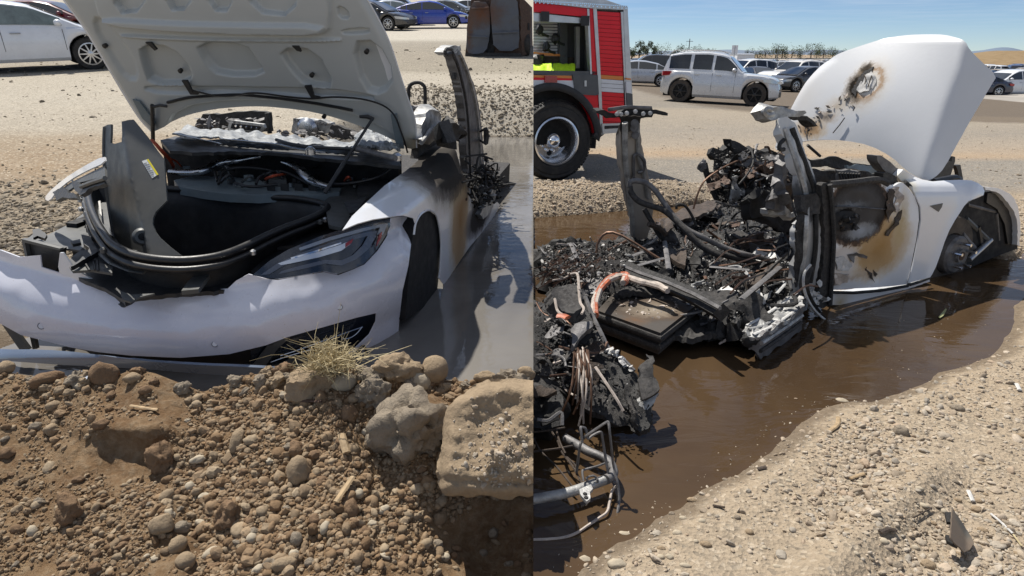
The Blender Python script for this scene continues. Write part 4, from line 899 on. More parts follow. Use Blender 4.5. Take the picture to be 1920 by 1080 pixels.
    mb = MB(); chips(mb, [a(random.uniform(370, 490), random.uniform(222, 246), random.uniform(-1.45, -1.0)) for _ in range(70)], .015, .05); chips(mb, [a(random.uniform(520, 680), random.uniform(246, 262), random.uniform(-1.2, -.8)) for _ in range(60)], .012, .04); tag(mb.build('cabin_debris', M['grey_burnt'], c), kind='stuff')
    # headrest loop and pillar base
    tub('headrest_loop', [P(x, y, 'x', -1.9) for x, y in [(766, 212), (766, 175), (768, 162), (775, 156), (786, 155), (794, 160), (797, 170), (797, 205), (796, 214)]], .016, M['char'], c, 8, 50)
    tub('seat_rail', [P(x, y, 'x', -1.88) for x, y in [(766, 203), (785, 202), (800, 201), (812, 208)]], .022, M['grey_burnt'], c, 8, 16)
    def yb(v, b=.03): return lambda x, y: P(x, y, 'y', v)+Vector(noise.noise_vector(Vector((x*.05, y*.05, v))))*b
    reg('burnt_pillar_foot', [(790, 262), (794, 234), (800, 214), (812, 206), (822, 207), (830, 216), (826, 240), (820, 262), (806, 270)], yb(.80), M['ash_metal'], c, 6, .09, jag=1)
    reg('burnt_door_stub', [(786, 300), (786, 270), (800, 252), (826, 250), (846, 262), (852, 290), (840, 300), (810, 296)], yb(.72), M['char_dull'], c, 7, .05, jag=1)
    tub('pillar_hoop', [P(x, y, 'y', .82) for x, y in [(790, 268), (800, 255), (806, 245), (813, 238)]], .015, M['ash_metal'], c, 7, 14)
    reg('mirror_lump', [(834, 246), (842, 238), (858, 238), (862, 230), (870, 232), (872, 246), (862, 256), (846, 260), (838, 256)], lambda x, y: P(x, y, 'y', .95)+Vector(noise.noise_vector(Vector((x*.09, y*.09, 1))))*.05, M['char'], c, 4, .08, jag=2)
    # B pillar, bent
    pl = cr([(893, 356), (893, 330), (891, 290), (889, 250), (886, 215), (880, 175), (872, 145), (864, 120), (855, 100), (851, 92)], 60); wd = np.interp(np.linspace(0, 1, 60), [0, .3, .6, .8, .9, 1], [33, 31, 26, 20, 19, 14])
    poly = [(x-w2/2, y) for (x, y), w2 in zip(pl, wd)]+[(x+w2/2, y) for (x, y), w2 in zip(pl[::-1], wd[::-1])]
    rp = lambda x, y: P(x, y, 'y', .88)-ray(x, y).normalized()*.03*noise.noise(Vector((x*.08, y*.015, 3)))
    bp = reg('door_pillar', poly, rp, M['grey_burnt'], c, 5, .06, jag=.8, label='grey burnt door pillar standing up and bent at its tip')
    tub('pillar_flange', [rp(x+w2*.28, y)-ray(x, y).normalized()*.012 for (x, y), w2 in zip(pl[4:-6], wd[4:-6])], .018, M['ash_metal'], bp, 6)
    tub('pillar_flange', [rp(x-w2*.36, y)-ray(x, y).normalized()*.008 for (x, y), w2 in zip(pl[4:-6], wd[4:-6])], .014, M['char_dull'], bp, 6)
    reg('pillar_tip', [(834, 98), (838, 91), (850, 85), (863, 86), (864, 95), (852, 101), (842, 105)], rp, M['ash_metal'], bp, 4, .07, jag=1)
    tub('pillar_hook', [rp(x, y) for x, y in [(846, 92), (838, 92), (834, 98), (838, 102), (845, 100)]], .012, M['char'], bp, 6, 14)
    tub('pillar_clip', [rp(852, 136), rp(851, 148)], .02, M['char'], bp, 6)
    mb = MB(); q = [P(x, y, 'y', 1.05) for x, y in ((911, 241), (912, 256), (911, 270))]; mb.tube(q, [.02, .024, .02], 6); mb.tube([rp(900, 247), q[0]], .01, 5); mb.tube([rp(900, 263), q[2]], .01, 5); mb.build('door_hinge', M['char'], bp)
    # charred heap at the door opening
    mb = MB(); pts = [(x, y) for x in range(884, 934, 5) for y in range(312, 386, 5)]
    pts = [P(x+random.uniform(-3, 3), y+random.uniform(-3, 3), 'y', random.uniform(.84, 1.02)) for x, y in pts if inside([(884, 375), (884, 330), (900, 312), (914, 306), (926, 318), (924, 335), (936, 338), (930, 366), (914, 382), (896, 385)], x, y)]
    chips(mb, pts*5, .010, .04, .8, .03); tag(mb.build('charred_heap', M['char_mix'], c), kind='stuff')
    mb = MB()
    for _ in range(26):
        x, y = random.uniform(884, 930), random.uniform(318, 376); p = P(x, y, 'y', 1.0); mb.tube([p, p+Vector((random.gauss(0, .06), random.gauss(0, .06), random.gauss(.03, .06))), p+Vector((random.gauss(0, .1), random.gauss(0, .1), random.gauss(0, .07)))], .008, 5, 8)
    tag(mb.build('charred_wires', M['char'], c), kind='stuff')
    reg('sill_end', [(900, 402), (918, 366), (927, 352), (931, 358), (928, 376), (916, 402), (906, 410)], lambda x, y: P(x, y, 'y', 1.0), M['ash_metal'], c, 5, .05, jag=1)
    tub('bent_rod', [P(x, y, 'y', 1.02) for x, y in [(930, 345), (935, 352), (930, 366), (934, 374), (926, 380)]], .012, M['char'], c, 6)
    mb = MB(); q = lambda x, y, zz: L.w(x, y, zz); mb.hexa([q(-3.6, -.85, .1), q(-.6, -.85, .1), q(-.6, .86, .1), q(-3.6, .86, .1)], [q(-3.6, -.85, .3), q(-.6, -.85, .36), q(-.6, .86, .36), q(-3.6, .86, .3)]); mb.build('burnt_floor', M['char_dull'], c)
left_bay()
# ------------------------------------------------------------------ parked cars
SPEC = dict(
 sedan=dict(L=4.9, W=1.9, H=1.44, wb=2.92, r=.345, belt=.93, deck=[(-2.45, .62), (-2.40, .86), (-2.2, .98), (-1.6, .97), (0, .93), (1.2, .92), (1.9, .82), (2.3, .70), (2.45, .52)], roof=[(-2.0, .97), (-1.25, 1.30), (-.5, 1.43), (.05, 1.44), (.55, 1.36), (1.45, .93)], pillars=[(1.05, -.05), (-.12, -1.12), (-1.2, -1.62)]),
 coupe=dict(L=4.55, W=1.82, H=1.40, wb=2.7, r=.335, belt=.92, deck=[(-2.27, .62), (-2.22, .90), (-2.0, 1.0), (-1.5, .97), (0, .91), (1.1, .90), (1.8, .80), (2.15, .68), (2.27, .5)], roof=[(-2.0, .98), (-1.2, 1.24), (-.5, 1.37), (.05, 1.40), (.5, 1.33), (1.4, .91)], pillars=[(1.0, -.3), (-.38, -1.15), (-1.2, -1.5)]),
 suv=dict(L=5.1, W=1.98, H=1.86, wb=3.0, r=.40, belt=1.14, deck=[(-2.55, .6), (-2.53, 1.0), (-2.5, 1.14), (0, 1.13), (1.1, 1.12), (1.9, 1.08), (2.35, .98), (2.5, .82), (2.55, .6)], roof=[(-2.5, 1.14), (-2.28, 1.70), (-1.6, 1.83), (-.6, 1.86), (-.1, 1.80), (.2, 1.72), (.95, 1.13)], pillars=[(.68, -.28), (-.38, -1.25), (-1.38, -2.25)]),
 wagon=dict(L=4.35, W=1.98, H=1.86, wb=2.72, r=.41, belt=1.16, deck=[(-2.18, .6), (-2.16, 1.0), (-2.13, 1.16), (0, 1.15), (.9, 1.13), (1.6, 1.08), (2.0, .98), (2.13, .82), (2.18, .6)], roof=[(-2.13, 1.16), (-1.95, 1.72), (-1.4, 1.83), (-.5, 1.86), (0, 1.80), (.25, 1.72), (.85, 1.14)], pillars=[(.62, -.2), (-.3, -1.0), (-1.12, -1.9)]),
 van=dict(L=5.0, W=1.98, H=1.76, wb=3.0, r=.35, belt=1.06, deck=[(-2.5, .6), (-2.48, .95), (-2.45, 1.06), (0, 1.05), (1.5, 1.02), (2.05, .92), (2.4, .74), (2.5, .55)], roof=[(-2.45, 1.06), (-2.25, 1.60), (-1.6, 1.73), (-.2, 1.76), (.5, 1.68), (1.0, 1.5), (1.85, 1.04)], pillars=[(1.45, .25), (.15, -1.0), (-1.1, -2.2)]),
 pickup=dict(L=5.7, W=2.0, H=1.86, wb=3.6, r=.40, belt=1.15, deck=[(-2.85, .7), (-2.83, 1.1), (-2.8, 1.14), (-1.0, 1.14), (0, 1.14), (1.3, 1.12), (2.2, 1.08), (2.7, .98), (2.85, .6)], roof=[(-.95, 1.14), (-.85, 1.72), (-.3, 1.84), (.3, 1.84), (.75, 1.72), (1.45, 1.13)], pillars=[(1.15, .3), (.2, -.75)]))
def car_fns(S):
    dx, dz = zip(*S['deck']); rx, rz = zip(*S['roof']); hl = S['L']/2
    w = lambda x: S['W']/2*(1-.22*(abs(x)/hl)**5)
    zt = lambda x: float(np.interp(x, dx, dz)); zr = lambda x: float(np.interp(x, rx, rz))
    hw = lambda x, z: w(x)*.93+(S['W']/2*.64-w(x)*.93)*max(0, (z-S['belt']))/(S['H']-S['belt'])
    return w, zt, zr, hw
def body_mb(S, nx=56, arches=True):
    w, zt, zr, hw = car_fns(S); hl = S['L']/2; r = S['r']
    xs = sorted(set(list(np.linspace(-hl, hl, nx))+([s*S['wb']/2+r*1.14*math.cos(a) for s in (-1, 1) for a in np.linspace(0, math.pi, 13)] if arches else [])))
    G = []
    for x in xs:
        zb = .22+.10*(abs(x)/hl)**6
        for s in (-1, 1):
            d = abs(x-s*S['wb']/2)
            if arches and d < r*1.14: zb = max(zb, r+math.sqrt((r*1.14)**2-d*d)+.01)
        t = zt(x); ww = w(x); zb = min(zb, t-.06); h = t-zb
        half = [(0, zb), (ww*.90, zb), (ww*.975, zb+h*.10), (ww, zb+h*.35), (ww, zb+h*.62), (ww*.975, zb+h*.86), (ww*.93, t-.012), (ww*.86, t+.004), (ww*.45, t+.022), (0, t+.028)]
        G.append([(x, y, z) for y, z in half]+[(x, -y, z) for y, z in half[-2:0:-1]])
    G = np.array(G); mb = MB(); n = G.shape[1]; Gc = np.concatenate([G, G[:, :1]], 1); mb.grid(Gc)
    for i, rev in ((0, False), (len(xs)-1, True)):
        f = list(range(i*(n+1), i*(n+1)+n)); mb.f.append(tuple(f if rev else f[::-1])); mb.m.append(0); mb.sm.append(False)
    return mb
def house_mb(S, nx=30):
    w, zt, zr, hw = car_fns(S); xs = np.linspace(S['roof'][0][0], S['roof'][-1][0], nx); G = []
    for x in xs:
        z = max(zr(x), S['belt']); b = min(S['belt'], zt(x))-.02
        half = [(hw(x, S['belt']), b), (hw(x, b+(z-b)*.5), b+(z-b)*.5), (hw(x, z-.05), z-.045), (hw(x, z)-.035, z-.012), (hw(x, z)*.6, z+.012), (0, z+.02)]
        G.append([(x, y, zz) for y, zz in half]+[(x, -y, zz) for y, zz in half[-2::-1]])
    mb = MB(); mb.grid(G); return mb
def pane_pts(S, x0, x1, side, off=.006, n=7, t0=.10, t1=.86):
    w, zt, zr, hw = car_fns(S); rows = []
    for t in np.linspace(t0, t1, 5):
        row = []
        for x in np.linspace(x0, x1, n):
            z = S['belt']+t*(max(zr(x), S['belt']+.01)-S['belt']); row.append(Vector((x, side*(hw(x, z)+off), z)))
        rows.append(row)
    return rows
def make_car(name, label, kind, col, group=None, rim='alloy', spokes=10, glass='window_glass', metal=0., cat='car', wheel_mat='tyre', damaged=False, rack=False):
    S = SPEC[kind]; w, zt, zr, hw = car_fns(S); hl = S['L']/2; r = S['r']
    m = paint(name+'_paint_'+'_'.join(str(int(100*x)) for x in col), col, metal); c = thing(name, label, cat, group=group)
    body_mb(S).build('body', m, c, 30); house_mb(S).build('cabin', m, c, 30)
    mb = MB(); mb.box((0, 0, .38), (S['L']*.94, S['W']*.78, .34)); mb.build('underbody', M['under'], c)
    for s in (-1, 1):
        for k, (a, b) in enumerate(S['pillars']):
            mb = MB(); mb.grid([[tuple(p) for p in q] for q in pane_pts(S, a, b, s)], 0, .004, np.array((0, -s, 0.))); mb.build('side_window', M[glass], c)
    rx = [p[0] for p in S['roof']]
    for nm, xa, xb in (('windscreen', rx[-1]-.06, rx[-2]+.05), ('rear_window', rx[0]+.05, rx[1]-.03)):
        G = []
        for x in np.linspace(xa, xb, 5):
            z = zr(x); G.append([(x, y*(hw(x, z)-.09), z+.012+.014*(1-y*y)+.006) for y in np.linspace(-1, 1, 7)])
        mb = MB(); mb.grid(G, 0, .004, np.array((0, 0, -1.))); mb.build(nm, M[glass], c)
    for sx in (1, -1):
        for s in (-1, 1):
            ct = Vector((sx*S['wb']/2, s*(S['W']/2-.13), r)); ax = Vector((0, s, 0)); mb = MB()
            mb.lathe([(r*.66, -.10), (r*.93, -.11), (r, -.07), (r, .07), (r*.95, .10), (r*.70, .105), (r*.68, .08)], ct, ax, 28, closed=True); wh = mb.build('wheel', M[wheel_mat], c, 30)
            mb = MB(); mb.lathe([(r*.70, .06), (r*.70, .098), (r*.63, .10), (r*.62, .03), (r*.2, .02), (.01, .02)], ct, ax, 28); mb.build('rim_well', M['under'] if spokes else M[rim], wh, 30)
            mb = MB(); mb.lathe([(r*.69, .07), (r*.70, .104), (r*.63, .106), (r*.61, .07)], ct, ax, 28, closed=True)
            for k in range(spokes):
                a = 2*math.pi*k/spokes; u = Vector((math.cos(a), 0, math.sin(a))); v = Vector((-math.sin(a), 0, math.cos(a))); o = ct+ax*.085
                mb.hexa([o+u*r*.12-v*r*.06, o+u*r*.12+v*r*.06, o+u*r*.66+v*r*.04, o+u*r*.66-v*r*.04], [o+u*r*.12-v*r*.05+ax*.018, o+u*r*.12+v*r*.05+ax*.018, o+u*r*.66+v*r*.03+ax*.012, o+u*r*.66-v*r*.03+ax*.012])
            mb.lathe([(r*.17, .07), (r*.17, .105), (r*.05, .112)], ct, ax, 12); mb.build('rim', M[rim], wh, 30)
    for s in (-1, 1):
        x0 = hl; z = zt(hl-.3)-.10
        P_ = lambda x, zz, o=.012: Vector((x, s*(w(x)+o), zz))
        mb = MB(); mb.patch([[P_(hl-.62, z+.06), P_(hl-.35, z+.05), P_(hl-.12, z+.01, -.02), Vector((hl+.012, s*w(hl)*.72, z-.02))], [P_(hl-.55, z-.05), P_(hl-.35, z-.07), P_(hl-.12, z-.09, -.01), Vector((hl+.016, s*w(hl)*.70, z-.10))]], 4, 10, t=.03); mb.build('headlight', M['clear_lens'], c)
        z = zt(-hl+.15)-.12
        mb = MB(); mb.patch([[P_(-hl+.42, z+.08), P_(-hl+.2, z+.08), P_(-hl+.05, z+.06, 0), Vector((-hl-.015, s*w(-hl)*.62, z+.05))], [P_(-hl+.34, z-.06), P_(-hl+.2, z-.08), P_(-hl+.05, z-.09, .005), Vector((-hl-.015, s*w(-hl)*.62, z-.10))]], 4, 10, t=.03); mb.build('taillight', M['red_lens'], c)
        p = S['pillars'][0][0]-.08; mb = MB(); q = Vector((p, s*(hw(p, S['belt'])+.10), S['belt']+.08)); mb.rock(q, (.08, .11, .075), 1, 2, .0); mb.tube([q, q+Vector((0, -s*.12, -.06))], .02, 6); mb.build('mirror', m, c, 60)
        for a, b in S['pillars'][:2]:
            mb = MB(); x = b+.12; mb.tube([P_(x, S['belt']-.12, .012), P_(x+.1, S['belt']-.12, .022), P_(x+.19, S['belt']-.12, .012)], .013, 6); mb.build('door_handle', M['aluminium'], c)
        for x in [S['pillars'][0][0]-.02]+[p[1]-.03 for p in S['pillars'][:2]]:
            mb = MB(); mb.tube([P_(x, S['belt']-.05, -.004-.03), P_(x, .75, .0), P_(x, .45, .0)], .005, 4); mb.build('door_seam', M['under'], c)
        if rack: mb = MB(); mb.tube([Vector((-1.9, s*.66, S['H']-.06)), Vector((-1.6, s*.66, S['H']+.03)), Vector((-.2, s*.66, S['H']+.05)), Vector((.2, s*.66, S['H']-.04))], .018, 6, 16); mb.build('roof_rail', M['aluminium'], c)
    mb = MB(); zf = zt(hl-.1); mb.patch([[Vector((hl+.02-.05*abs(y)**2, y*w(hl)*.6, zz)) for y in (-1, -.5, 0, .5, 1)] for zz in (.34, .52)], 4, 8, t=.03); mb.build('grille', M['black_plastic'], c)
    mb = MB(); mb.patch([[Vector((-hl-.015, y*.26, zz)) for y in (-1, 1)] for zz in (.58, .70)], 2, 4, t=.01); mb.build('number_plate', M['stripe_white'], c)
    return c
def ground_at(px, py, zf):
    r = ray(px, py); z = .2; q = CAM
    if zf is zleft and r.z > -.05:
        t = 1.
        while t < 900:
            q = CAM+r*t
            if q.z < ground_z(q.x, q.y, zf): break
            t *= 1.01
        return q
    for _ in range(6): q = CAM+r*((z-CAMZ)/r.z); z = .5*z+.5*ground_z(q.x, q.y, zf)
    return q
def ground_z(x, y, zf): return float(zf(np.array([x]), np.array([y]))[0])
def put(c, x, y, yaw, zf, sc_=1., dz=0.):
    e = .6; gx = (ground_z(x+e, y, zf)-ground_z(x-e, y, zf))/(2*e); gy = (ground_z(x, y+e, zf)-ground_z(x, y-e, zf))/(2*e)
    up = Vector((-gx, -gy, 1)).normalized(); f = Vector((math.cos(R(yaw)), math.sin(R(yaw)), 0)); f = (f-up*f.dot(up)).normalized(); l = up.cross(f)
    m = Matrix((f, l, up)).transposed(); c.rotation_euler = m.to_euler(); c.location = (x, y, ground_z(x, y, zf)+dz); c.scale = (sc_,)*3
    return c
def by_depth(c, px, d, yaw, zf, sc_=1., dz=0.):
    """stand the car's middle on the ground at column px and distance d"""
    Y = d; z = 0
    for _ in range(4): x = (Y*CP-(z-CAMZ)*SP)*(px-960)/FPX; z = ground_z(x, Y, zf)
    return put(c, x, Y, yaw, zf, sc_, dz)
def left_cars():
    by_depth(make_car('parked_sedan', 'clean white parked sedan with silver ten spoke wheels, left of the raised hood', 'sedan', (.74, .77, .82), spokes=10, glass='pale_window'), 24, 17.4, 40, zleft, KL)
    by_depth(make_car('parked_sedan', 'dark red parked sedan behind the clean white sedan', 'sedan', (.13, .006, .012), spokes=6), 92, 30.5, 12, zleft, KL)
    by_depth(make_car('parked_coupe', 'bright blue parked car with machined wheels, left of the burnt van', 'coupe', (.012, .045, .36), spokes=8), 806, 44.5, 4, zleft, KL)
    by_depth(make_car('parked_sedan', 'silver sedan parked just behind the tail of the blue car', 'sedan', (.5, .53, .56), spokes=8, glass='pale_window', metal=.3), 738, 50, 8, zleft, KL)
    by_depth(make_car('parked_sedan', 'charcoal sedan with a smashed nose beside the raised hood edge', 'sedan', (.03, .03, .033), spokes=8), 694, 42, -14, zleft, KL)
    by_depth(make_car('parked_suv', 'dark grey car with pale roof behind the blue car and the burnt van', 'sedan', (.10, .11, .12), spokes=8), 838, 54, -4, zleft, KL)
    by_depth(make_car('parked_suv', 'tall black vehicle at the top edge above the silver sedan', 'suv', (.02, .02, .022), spokes=6), 752, 62, 0, zleft, KL)
    by_depth(make_car('parked_suv', 'navy blue vehicle behind the dark red sedan at the top corner', 'suv', (.012, .016, .03), spokes=6), -20, 44, 6, zleft, KL)
    by_depth(make_car('parked_sedan', 'white sedan roof behind the dark grey car at the top edge', 'sedan', (.6, .6, .6), spokes=6), 880, 64, 4, zleft, KL)
left_cars()
def burnt_van():
    g = ground_at(935, 106, zleft); f = Vector((-.10, -1, 0)).normalized(); rt = Vector((1, -.10, 0)).normalized(); d = (g-CAM).dot(FW); u = d/FPX
    c = thing('burnt_van', 'burnt rusty van with buckled rear doors standing on the dirt lot', 'van', g)
    def face(o): return lambda x, y: PP(x, y, g+f*o, f)
    m1 = stain_mat('burnt_door_paint', (.10, .11, .13), [(face(.1)(905, 25), (.9, .9, .5), [(0, (.15, .06, .025), .9), (.6, (.12, .06, .03), .5), (1, (.1, .05, .03), 0)]), (face(.1)(880, 60), (.2, .9, 1.2), [(0, (.16, .08, .04), .8), (1, (.1, .06, .04), 0)])], 0, .75, 3, .5)
    mb = MB(); P4 = [face(0)(x, y) for x, y in ((872, 104), (978, 108), (976, -8), (884, -8))]; mb.hexa([p-f*5.2 for p in P4], P4); mb.cut(-1); mb.build('van_body', M['rust'], c)
    def bul(o, cx): return lambda x, y: face(o+.06*math.cos((x-cx)/30.)+.05*noise.noise(Vector((x*.08, y*.05, 1)))+.035*noise.noise(Vector((x*.2, y*.16, 3))))(x, y)
    reg('rear_door', chaikin([(874, 98), (876, 40), (882, 8), (890, 2), (917, 4), (919, 40), (918, 70), (911, 98), (890, 102)], 1), bul(.10, 897), m1, c, 5, .07)
    reg('rear_door', chaikin([(926, 95), (922, 50), (918, 2), (930, -4), (970, -6), (972, 30), (974, 70), (970, 96)], 1), bul(.16, 946), m1, c, 5, .07)
    for a in ([(876, 68), (915, 70)], [(923, 62), (972, 60)], [(884, 16), (916, 14)]): tub('door_crease', [face(.20 if a[0][0] < 920 else .26)(x, y) for x, y in a], .03, m1, c, 6, 6)
    reg('door_gap', [(912, 100), (919, 45), (924, 50), (927, 98)], face(.05), M['dark_cavity'], c, 6, .02)
    reg('rear_bumper', [(872, 106), (874, 98), (976, 100), (979, 110), (930, 108)], face(.14), M['char_dull'], c, 6, .1)
    reg('side_panel', [(974, -8), (984, 0), (992, 10), (993, 60), (990, 92), (985, 104), (978, 106), (976, 60)], lambda x, y: face(.1)(x, y)-f*(x-974)*.03, M['rust'], c, 6, .05, cut=-1, jag=1)
    reg('side_opening', [(988, 42), (991, 42), (991, 56), (988, 55)], lambda x, y: face(.1)(x, y)-f*(x-975)*.03, M['dark_cavity'], c, 4, .05)
    mb = MB(); mb.lathe([(.2, -.1), (.36, -.1), (.38, 0), (.36, .1), (.2, .1)], PZ(986, 98, g.z+.36) if False else g+rt*(50*u)+Vector((0, .5, .36)), Vector((1, .2, 0)), 20, closed=True); mb.cut(-1); mb.build('wheel', M['tyre'], c)
    mb = MB(); mb.lathe([(.2, -.12), (.36, -.12), (.38, 0), (.36, .12), (.2, .12)], g-rt*(52*u)+Vector((.1, .6, .36)), Vector((1, .2, 0)), 20, closed=True); mb.build('wheel', M['tyre'], c)
    for x in (874, 975): tub('door_hinge', [face(.22)(x, 30), face(.22)(x, 36)], .035, M['char'], c, 6)
burnt_van()
# ------------------------------------------------------------------ right place: fire engine
def fire_engine():
    a = ground_at(1040, 333, zright); d0 = 8.55*KR*.98
    p0 = D(1000, 262, d0); p1 = D(1187, 230, d0*1.045); e = Vector((p1.x-p0.x, p1.y-p0.y, 0)).normalized(); n = Vector((e.y, -e.x, 0))
    upv = (Vector((0, 0, 1))-e*.085).normalized()
    c = thing('fire_engine', 'red fire engine with open equipment locker and chrome wheel, rear end in view', 'fire engine', Vector((p0.x, p0.y, ground_z(p0.x, p0.y, zright))))
    F = lambda o=0.0: (lambda x, y: PP(x, y, p0+n*o, n))
    def panel(name, poly, o, m, t=.03, par=c, **k):
        mb = MB(); f = F(o); P = [f(x, y) for x, y in poly]; mb.prism(P, -n*t); mb.cut(1); return mb.build(name, m, par, 30, **k)
    red = M['red_paint']; al = M['aluminium']
    # body shell behind the skin
    mb = MB(); B = [F(-.05)(x, y) for x, y in ((940, 186), (1127, 252), (1183, 200), (1170, 14), (940, -60))]
    panel('rear_overhang', [(1105, 190), (1128, 256), (1187, 203), (1172, 14), (1106, 10)], -.66, M['grey_steel'], 1.6)
    panel('roof_box', [(900, -80), (1172, 12), (1172, 20), (900, 6)], -.05, al, 2.2)
    panel('locker_back', [(900, 20), (1112, 20), (1112, 140), (900, 140)], -.62, M['grey_steel'], .04)
    for k in range(17): panel('back_slat', [(996, 40+k*5.6), (1050, 41+k*5.6), (1050, 45.2+k*5.6), (996, 44.2+k*5.6)], -.58, M['stripe_white'] if False else paint('slat_grey', (.70, .71, .70), 0, .1), .02)
    panel('locker_post', [(1050, 40), (1064, 40), (1064, 140), (1050, 140)], -.50, M['grey_steel'], .08)
    panel('locker_post', [(1080, 50), (1087, 50), (1087, 128), (1080, 128)], -.40, al, .05)
    mb = MB(); f0, f1 = F(-.02), F(-.62); mb.hexa([f0(1108, 36), f0(1109, 140), f1(1096, 136), f1(1096, 40)], [p+e*.01 for p in (f0(1108, 36), f0(1109, 140), f1(1096, 136), f1(1096, 40))]); mb.build('locker_side', paint('locker_tan', (.42, .38, .32), 0, .1), c)
    mb = MB(); mb.hexa([f0(996, 134), f0(1109, 136), f1(1097, 131), f1(996, 129)], [p-Vector((0, 0, .02)) for p in (f0(996, 134), f0(1109, 136), f1(1097, 131), f1(996, 129))]); mb.cut(1); mb.build('locker_floor', M['grey_steel'], c)
    panel('strap', [(998, 97), (1058, 102), (1058, 106), (998, 103)], -.5, M['stripe_orange'], .02)
    panel('tool_board', [(998, 104), (1078, 108), (1078, 118), (998, 116)], -.52, M['char_brown'], .05)
    for x, y in ((1011, 56), (1041, 72), (1024, 88), (1015, 110)):
        mb = MB(); q = F(-.5)(x, y); mb.rock(q, (.045, .05, .06), x, 2, .5); mb.tube([q, q+e*.05+Vector((0, 0, -.05)), q+e*.12+Vector((0, 0, -.07))], .016, 6); mb.build('tool_clamp', M['black_plastic'], c)
    panel('upper_band', [(900, 0), (1000, 4), (1101, 16), (1101, 32), (1000, 22), (900, 14)], .0, red, .08)
    panel('door_roll', [(996, 24), (1000, 24), (1104, 35), (1106, 44), (1000, 40), (996, 39)], .01, al, .12)
    for x in (1022, 1097):
        mb = MB(); mb.box(F(.03)(x, 31 if x < 1050 else 39), (.09, .05, .1)); mb.build('roll_bracket', M['black_plastic'], c)
    panel('corner_post', [(1105, 9), (1112, 10), (1120, 140), (1110, 140)], .0, red, .08)
    panel('frame_trim', [(1112, 10), (1119, 16), (1127, 150), (1131, 252), (1126, 252), (1121, 150)], .012, al, .09)
    panel('frame_trim', [(1101, 16), (1105, 17), (1110, 139), (1107, 139)], .008, al, .08)
    panel('sill_band', [(900, 138), (1000, 139), (1072, 141), (1120, 141), (1120, 134), (1000, 132), (900, 130)], .0, M['grey_steel'], .09)
    panel('orange_band', [(900, 140), (1000, 141), (1072, 142), (1072, 147), (1000, 145), (900, 145)], .002, M['stripe_orange'], .09)
    panel('red_band', [(900, 145), (1000, 145), (1072, 147), (1072, 151), (1000, 150), (900, 150)], .0, red, .09)
    panel('white_band', [(900, 150), (1000, 150), (1076, 151), (1080, 176), (1062, 166), (1040, 160), (1015, 159), (1000, 162), (900, 190)], .002, M['stripe_white'], .09)
    panel('fender_panel', [(1076, 150), (1123, 150), (1128, 250), (1114, 250), (1112, 236), (1106, 216), (1096, 198), (1084, 182), (1074, 172)], -.002, red, .09)
    panel('fuel_hatch', [(1074, 140), (1121, 141), (1123, 177), (1116, 179), (1086, 177), (1078, 170)], .018, M['grey_steel'], .03)
    panel('hatch_latch', [(1096, 151), (1100, 151), (1100, 162), (1096, 162)], .028, al, .02)
    panel('side_marker', [(1022, 142), (1045, 143), (1045, 155), (1022, 155)], .03, M['red_lens'], .04)
    # roller shutter on the rear locker
    for k in range(27):
        y0 = 21+k*7.95; y1 = y0+7.3; lo = lambda y: 1119.5+(y-20)*.048; hi = lambda y: 1165+(y-20)*.030
        m = red
        if 143 <= y0+3 < 149: m = M['stripe_orange']
        elif 150 <= y0+3 < 175: m = M['stripe_white']
        panel('shutter_slat', [(lo(y0), y0), (hi(y0), y0+3), (hi(y1), y1+3), (lo(y1), y1)], .0, m, .03)
    panel('shutter_backing', [(1118, 18), (1166, 22), (1172, 236), (1130, 234)], -.02, M['char_dull'], .03)
    panel('rear_trim', [(1164, 22), (1169, 22), (1176, 198), (1173, 198)], .015, al, .09)
    panel('rear_column', [(1169, 14), (1177, 16), (1187, 200), (1176, 200)], .02, M['aluminium'], .16)
    panel('rear_column_foot', [(1175, 174), (1186, 176), (1187, 202), (1176, 202)], .028, M['grey_steel'], .16)
    for y in (150, 152): pass
    panel('rear_white_patch', [(1174, 153), (1183, 154), (1184, 175), (1175, 174)], .034, M['stripe_white'], .02)
    panel('rear_orange_patch', [(1174, 146), (1183, 147), (1183, 150), (1174, 149)], .034, M['stripe_orange'], .02)
    panel('tail_step', [(1129, 232), (1166, 231), (1168, 248), (1130, 251)], .03, al, .35)
    panel('step_slot', [(1134, 236), (1164, 235), (1164, 240), (1134, 242)], .036, M['char_dull'], .02)
    panel('mud_flap', [(1097, 222), (1105, 218), (1113, 250), (1114, 258), (1098, 258)], -.1, M['grey_steel'], .04)
    panel('mount_block', [(1114, 250), (1127, 250), (1127, 257), (1115, 258)], -.02, M['black_plastic'], .1)
    # tread plate band on top
    panel('tread_plate', [(900, -22), (1000, -6), (1177, 11), (1177, 19), (1101, 15), (1000, 3), (900, -4)], .025, al, .1)
    for k in range(46):
        x = 1002+k*3.85; panel('tread_rib', [(x, 0.6+(x-1000)*.062), (x+2.2, -.6+(x-1000)*.062), (x+2.8, 1.2+(x-1000)*.062), (x+.6, 2.4+(x-1000)*.062)], .031, M['chrome'], .006)
        if k % 2 == 0 and x < 1172: panel('tread_rib', [(x+1, 4.6+(x-1000)*.062), (x+3.2, 3.4+(x-1000)*.062), (x+3.8, 5.2+(x-1000)*.062), (x+1.6, 6.4+(x-1000)*.062)], .031, M['chrome'], .006)
    # wheel
    wc = F(-.16)(1034, 262); rr = (F(-.16)(1034, 187)-wc).length
    arc = [(1034+88*math.cos(R(t)), 262-100*math.sin(R(t))) for t in range(2, 150, 6)]
    tub('arch_trim', [F(.03)(x, y) for x, y in [(1114, 250)]+arc], .03, M['black_plastic'], c, 6, flat=1.6, cut=1)
    mb = MB(); poly = [(1034+84*math.cos(R(t)), 262-96*math.sin(R(t))) for t in range(-10, 190, 8)]; mb.prism([F(-.12)(x, y) for x, y in poly], -n*.7); mb.cut(1); mb.build('wheel_well', M['under'], c)
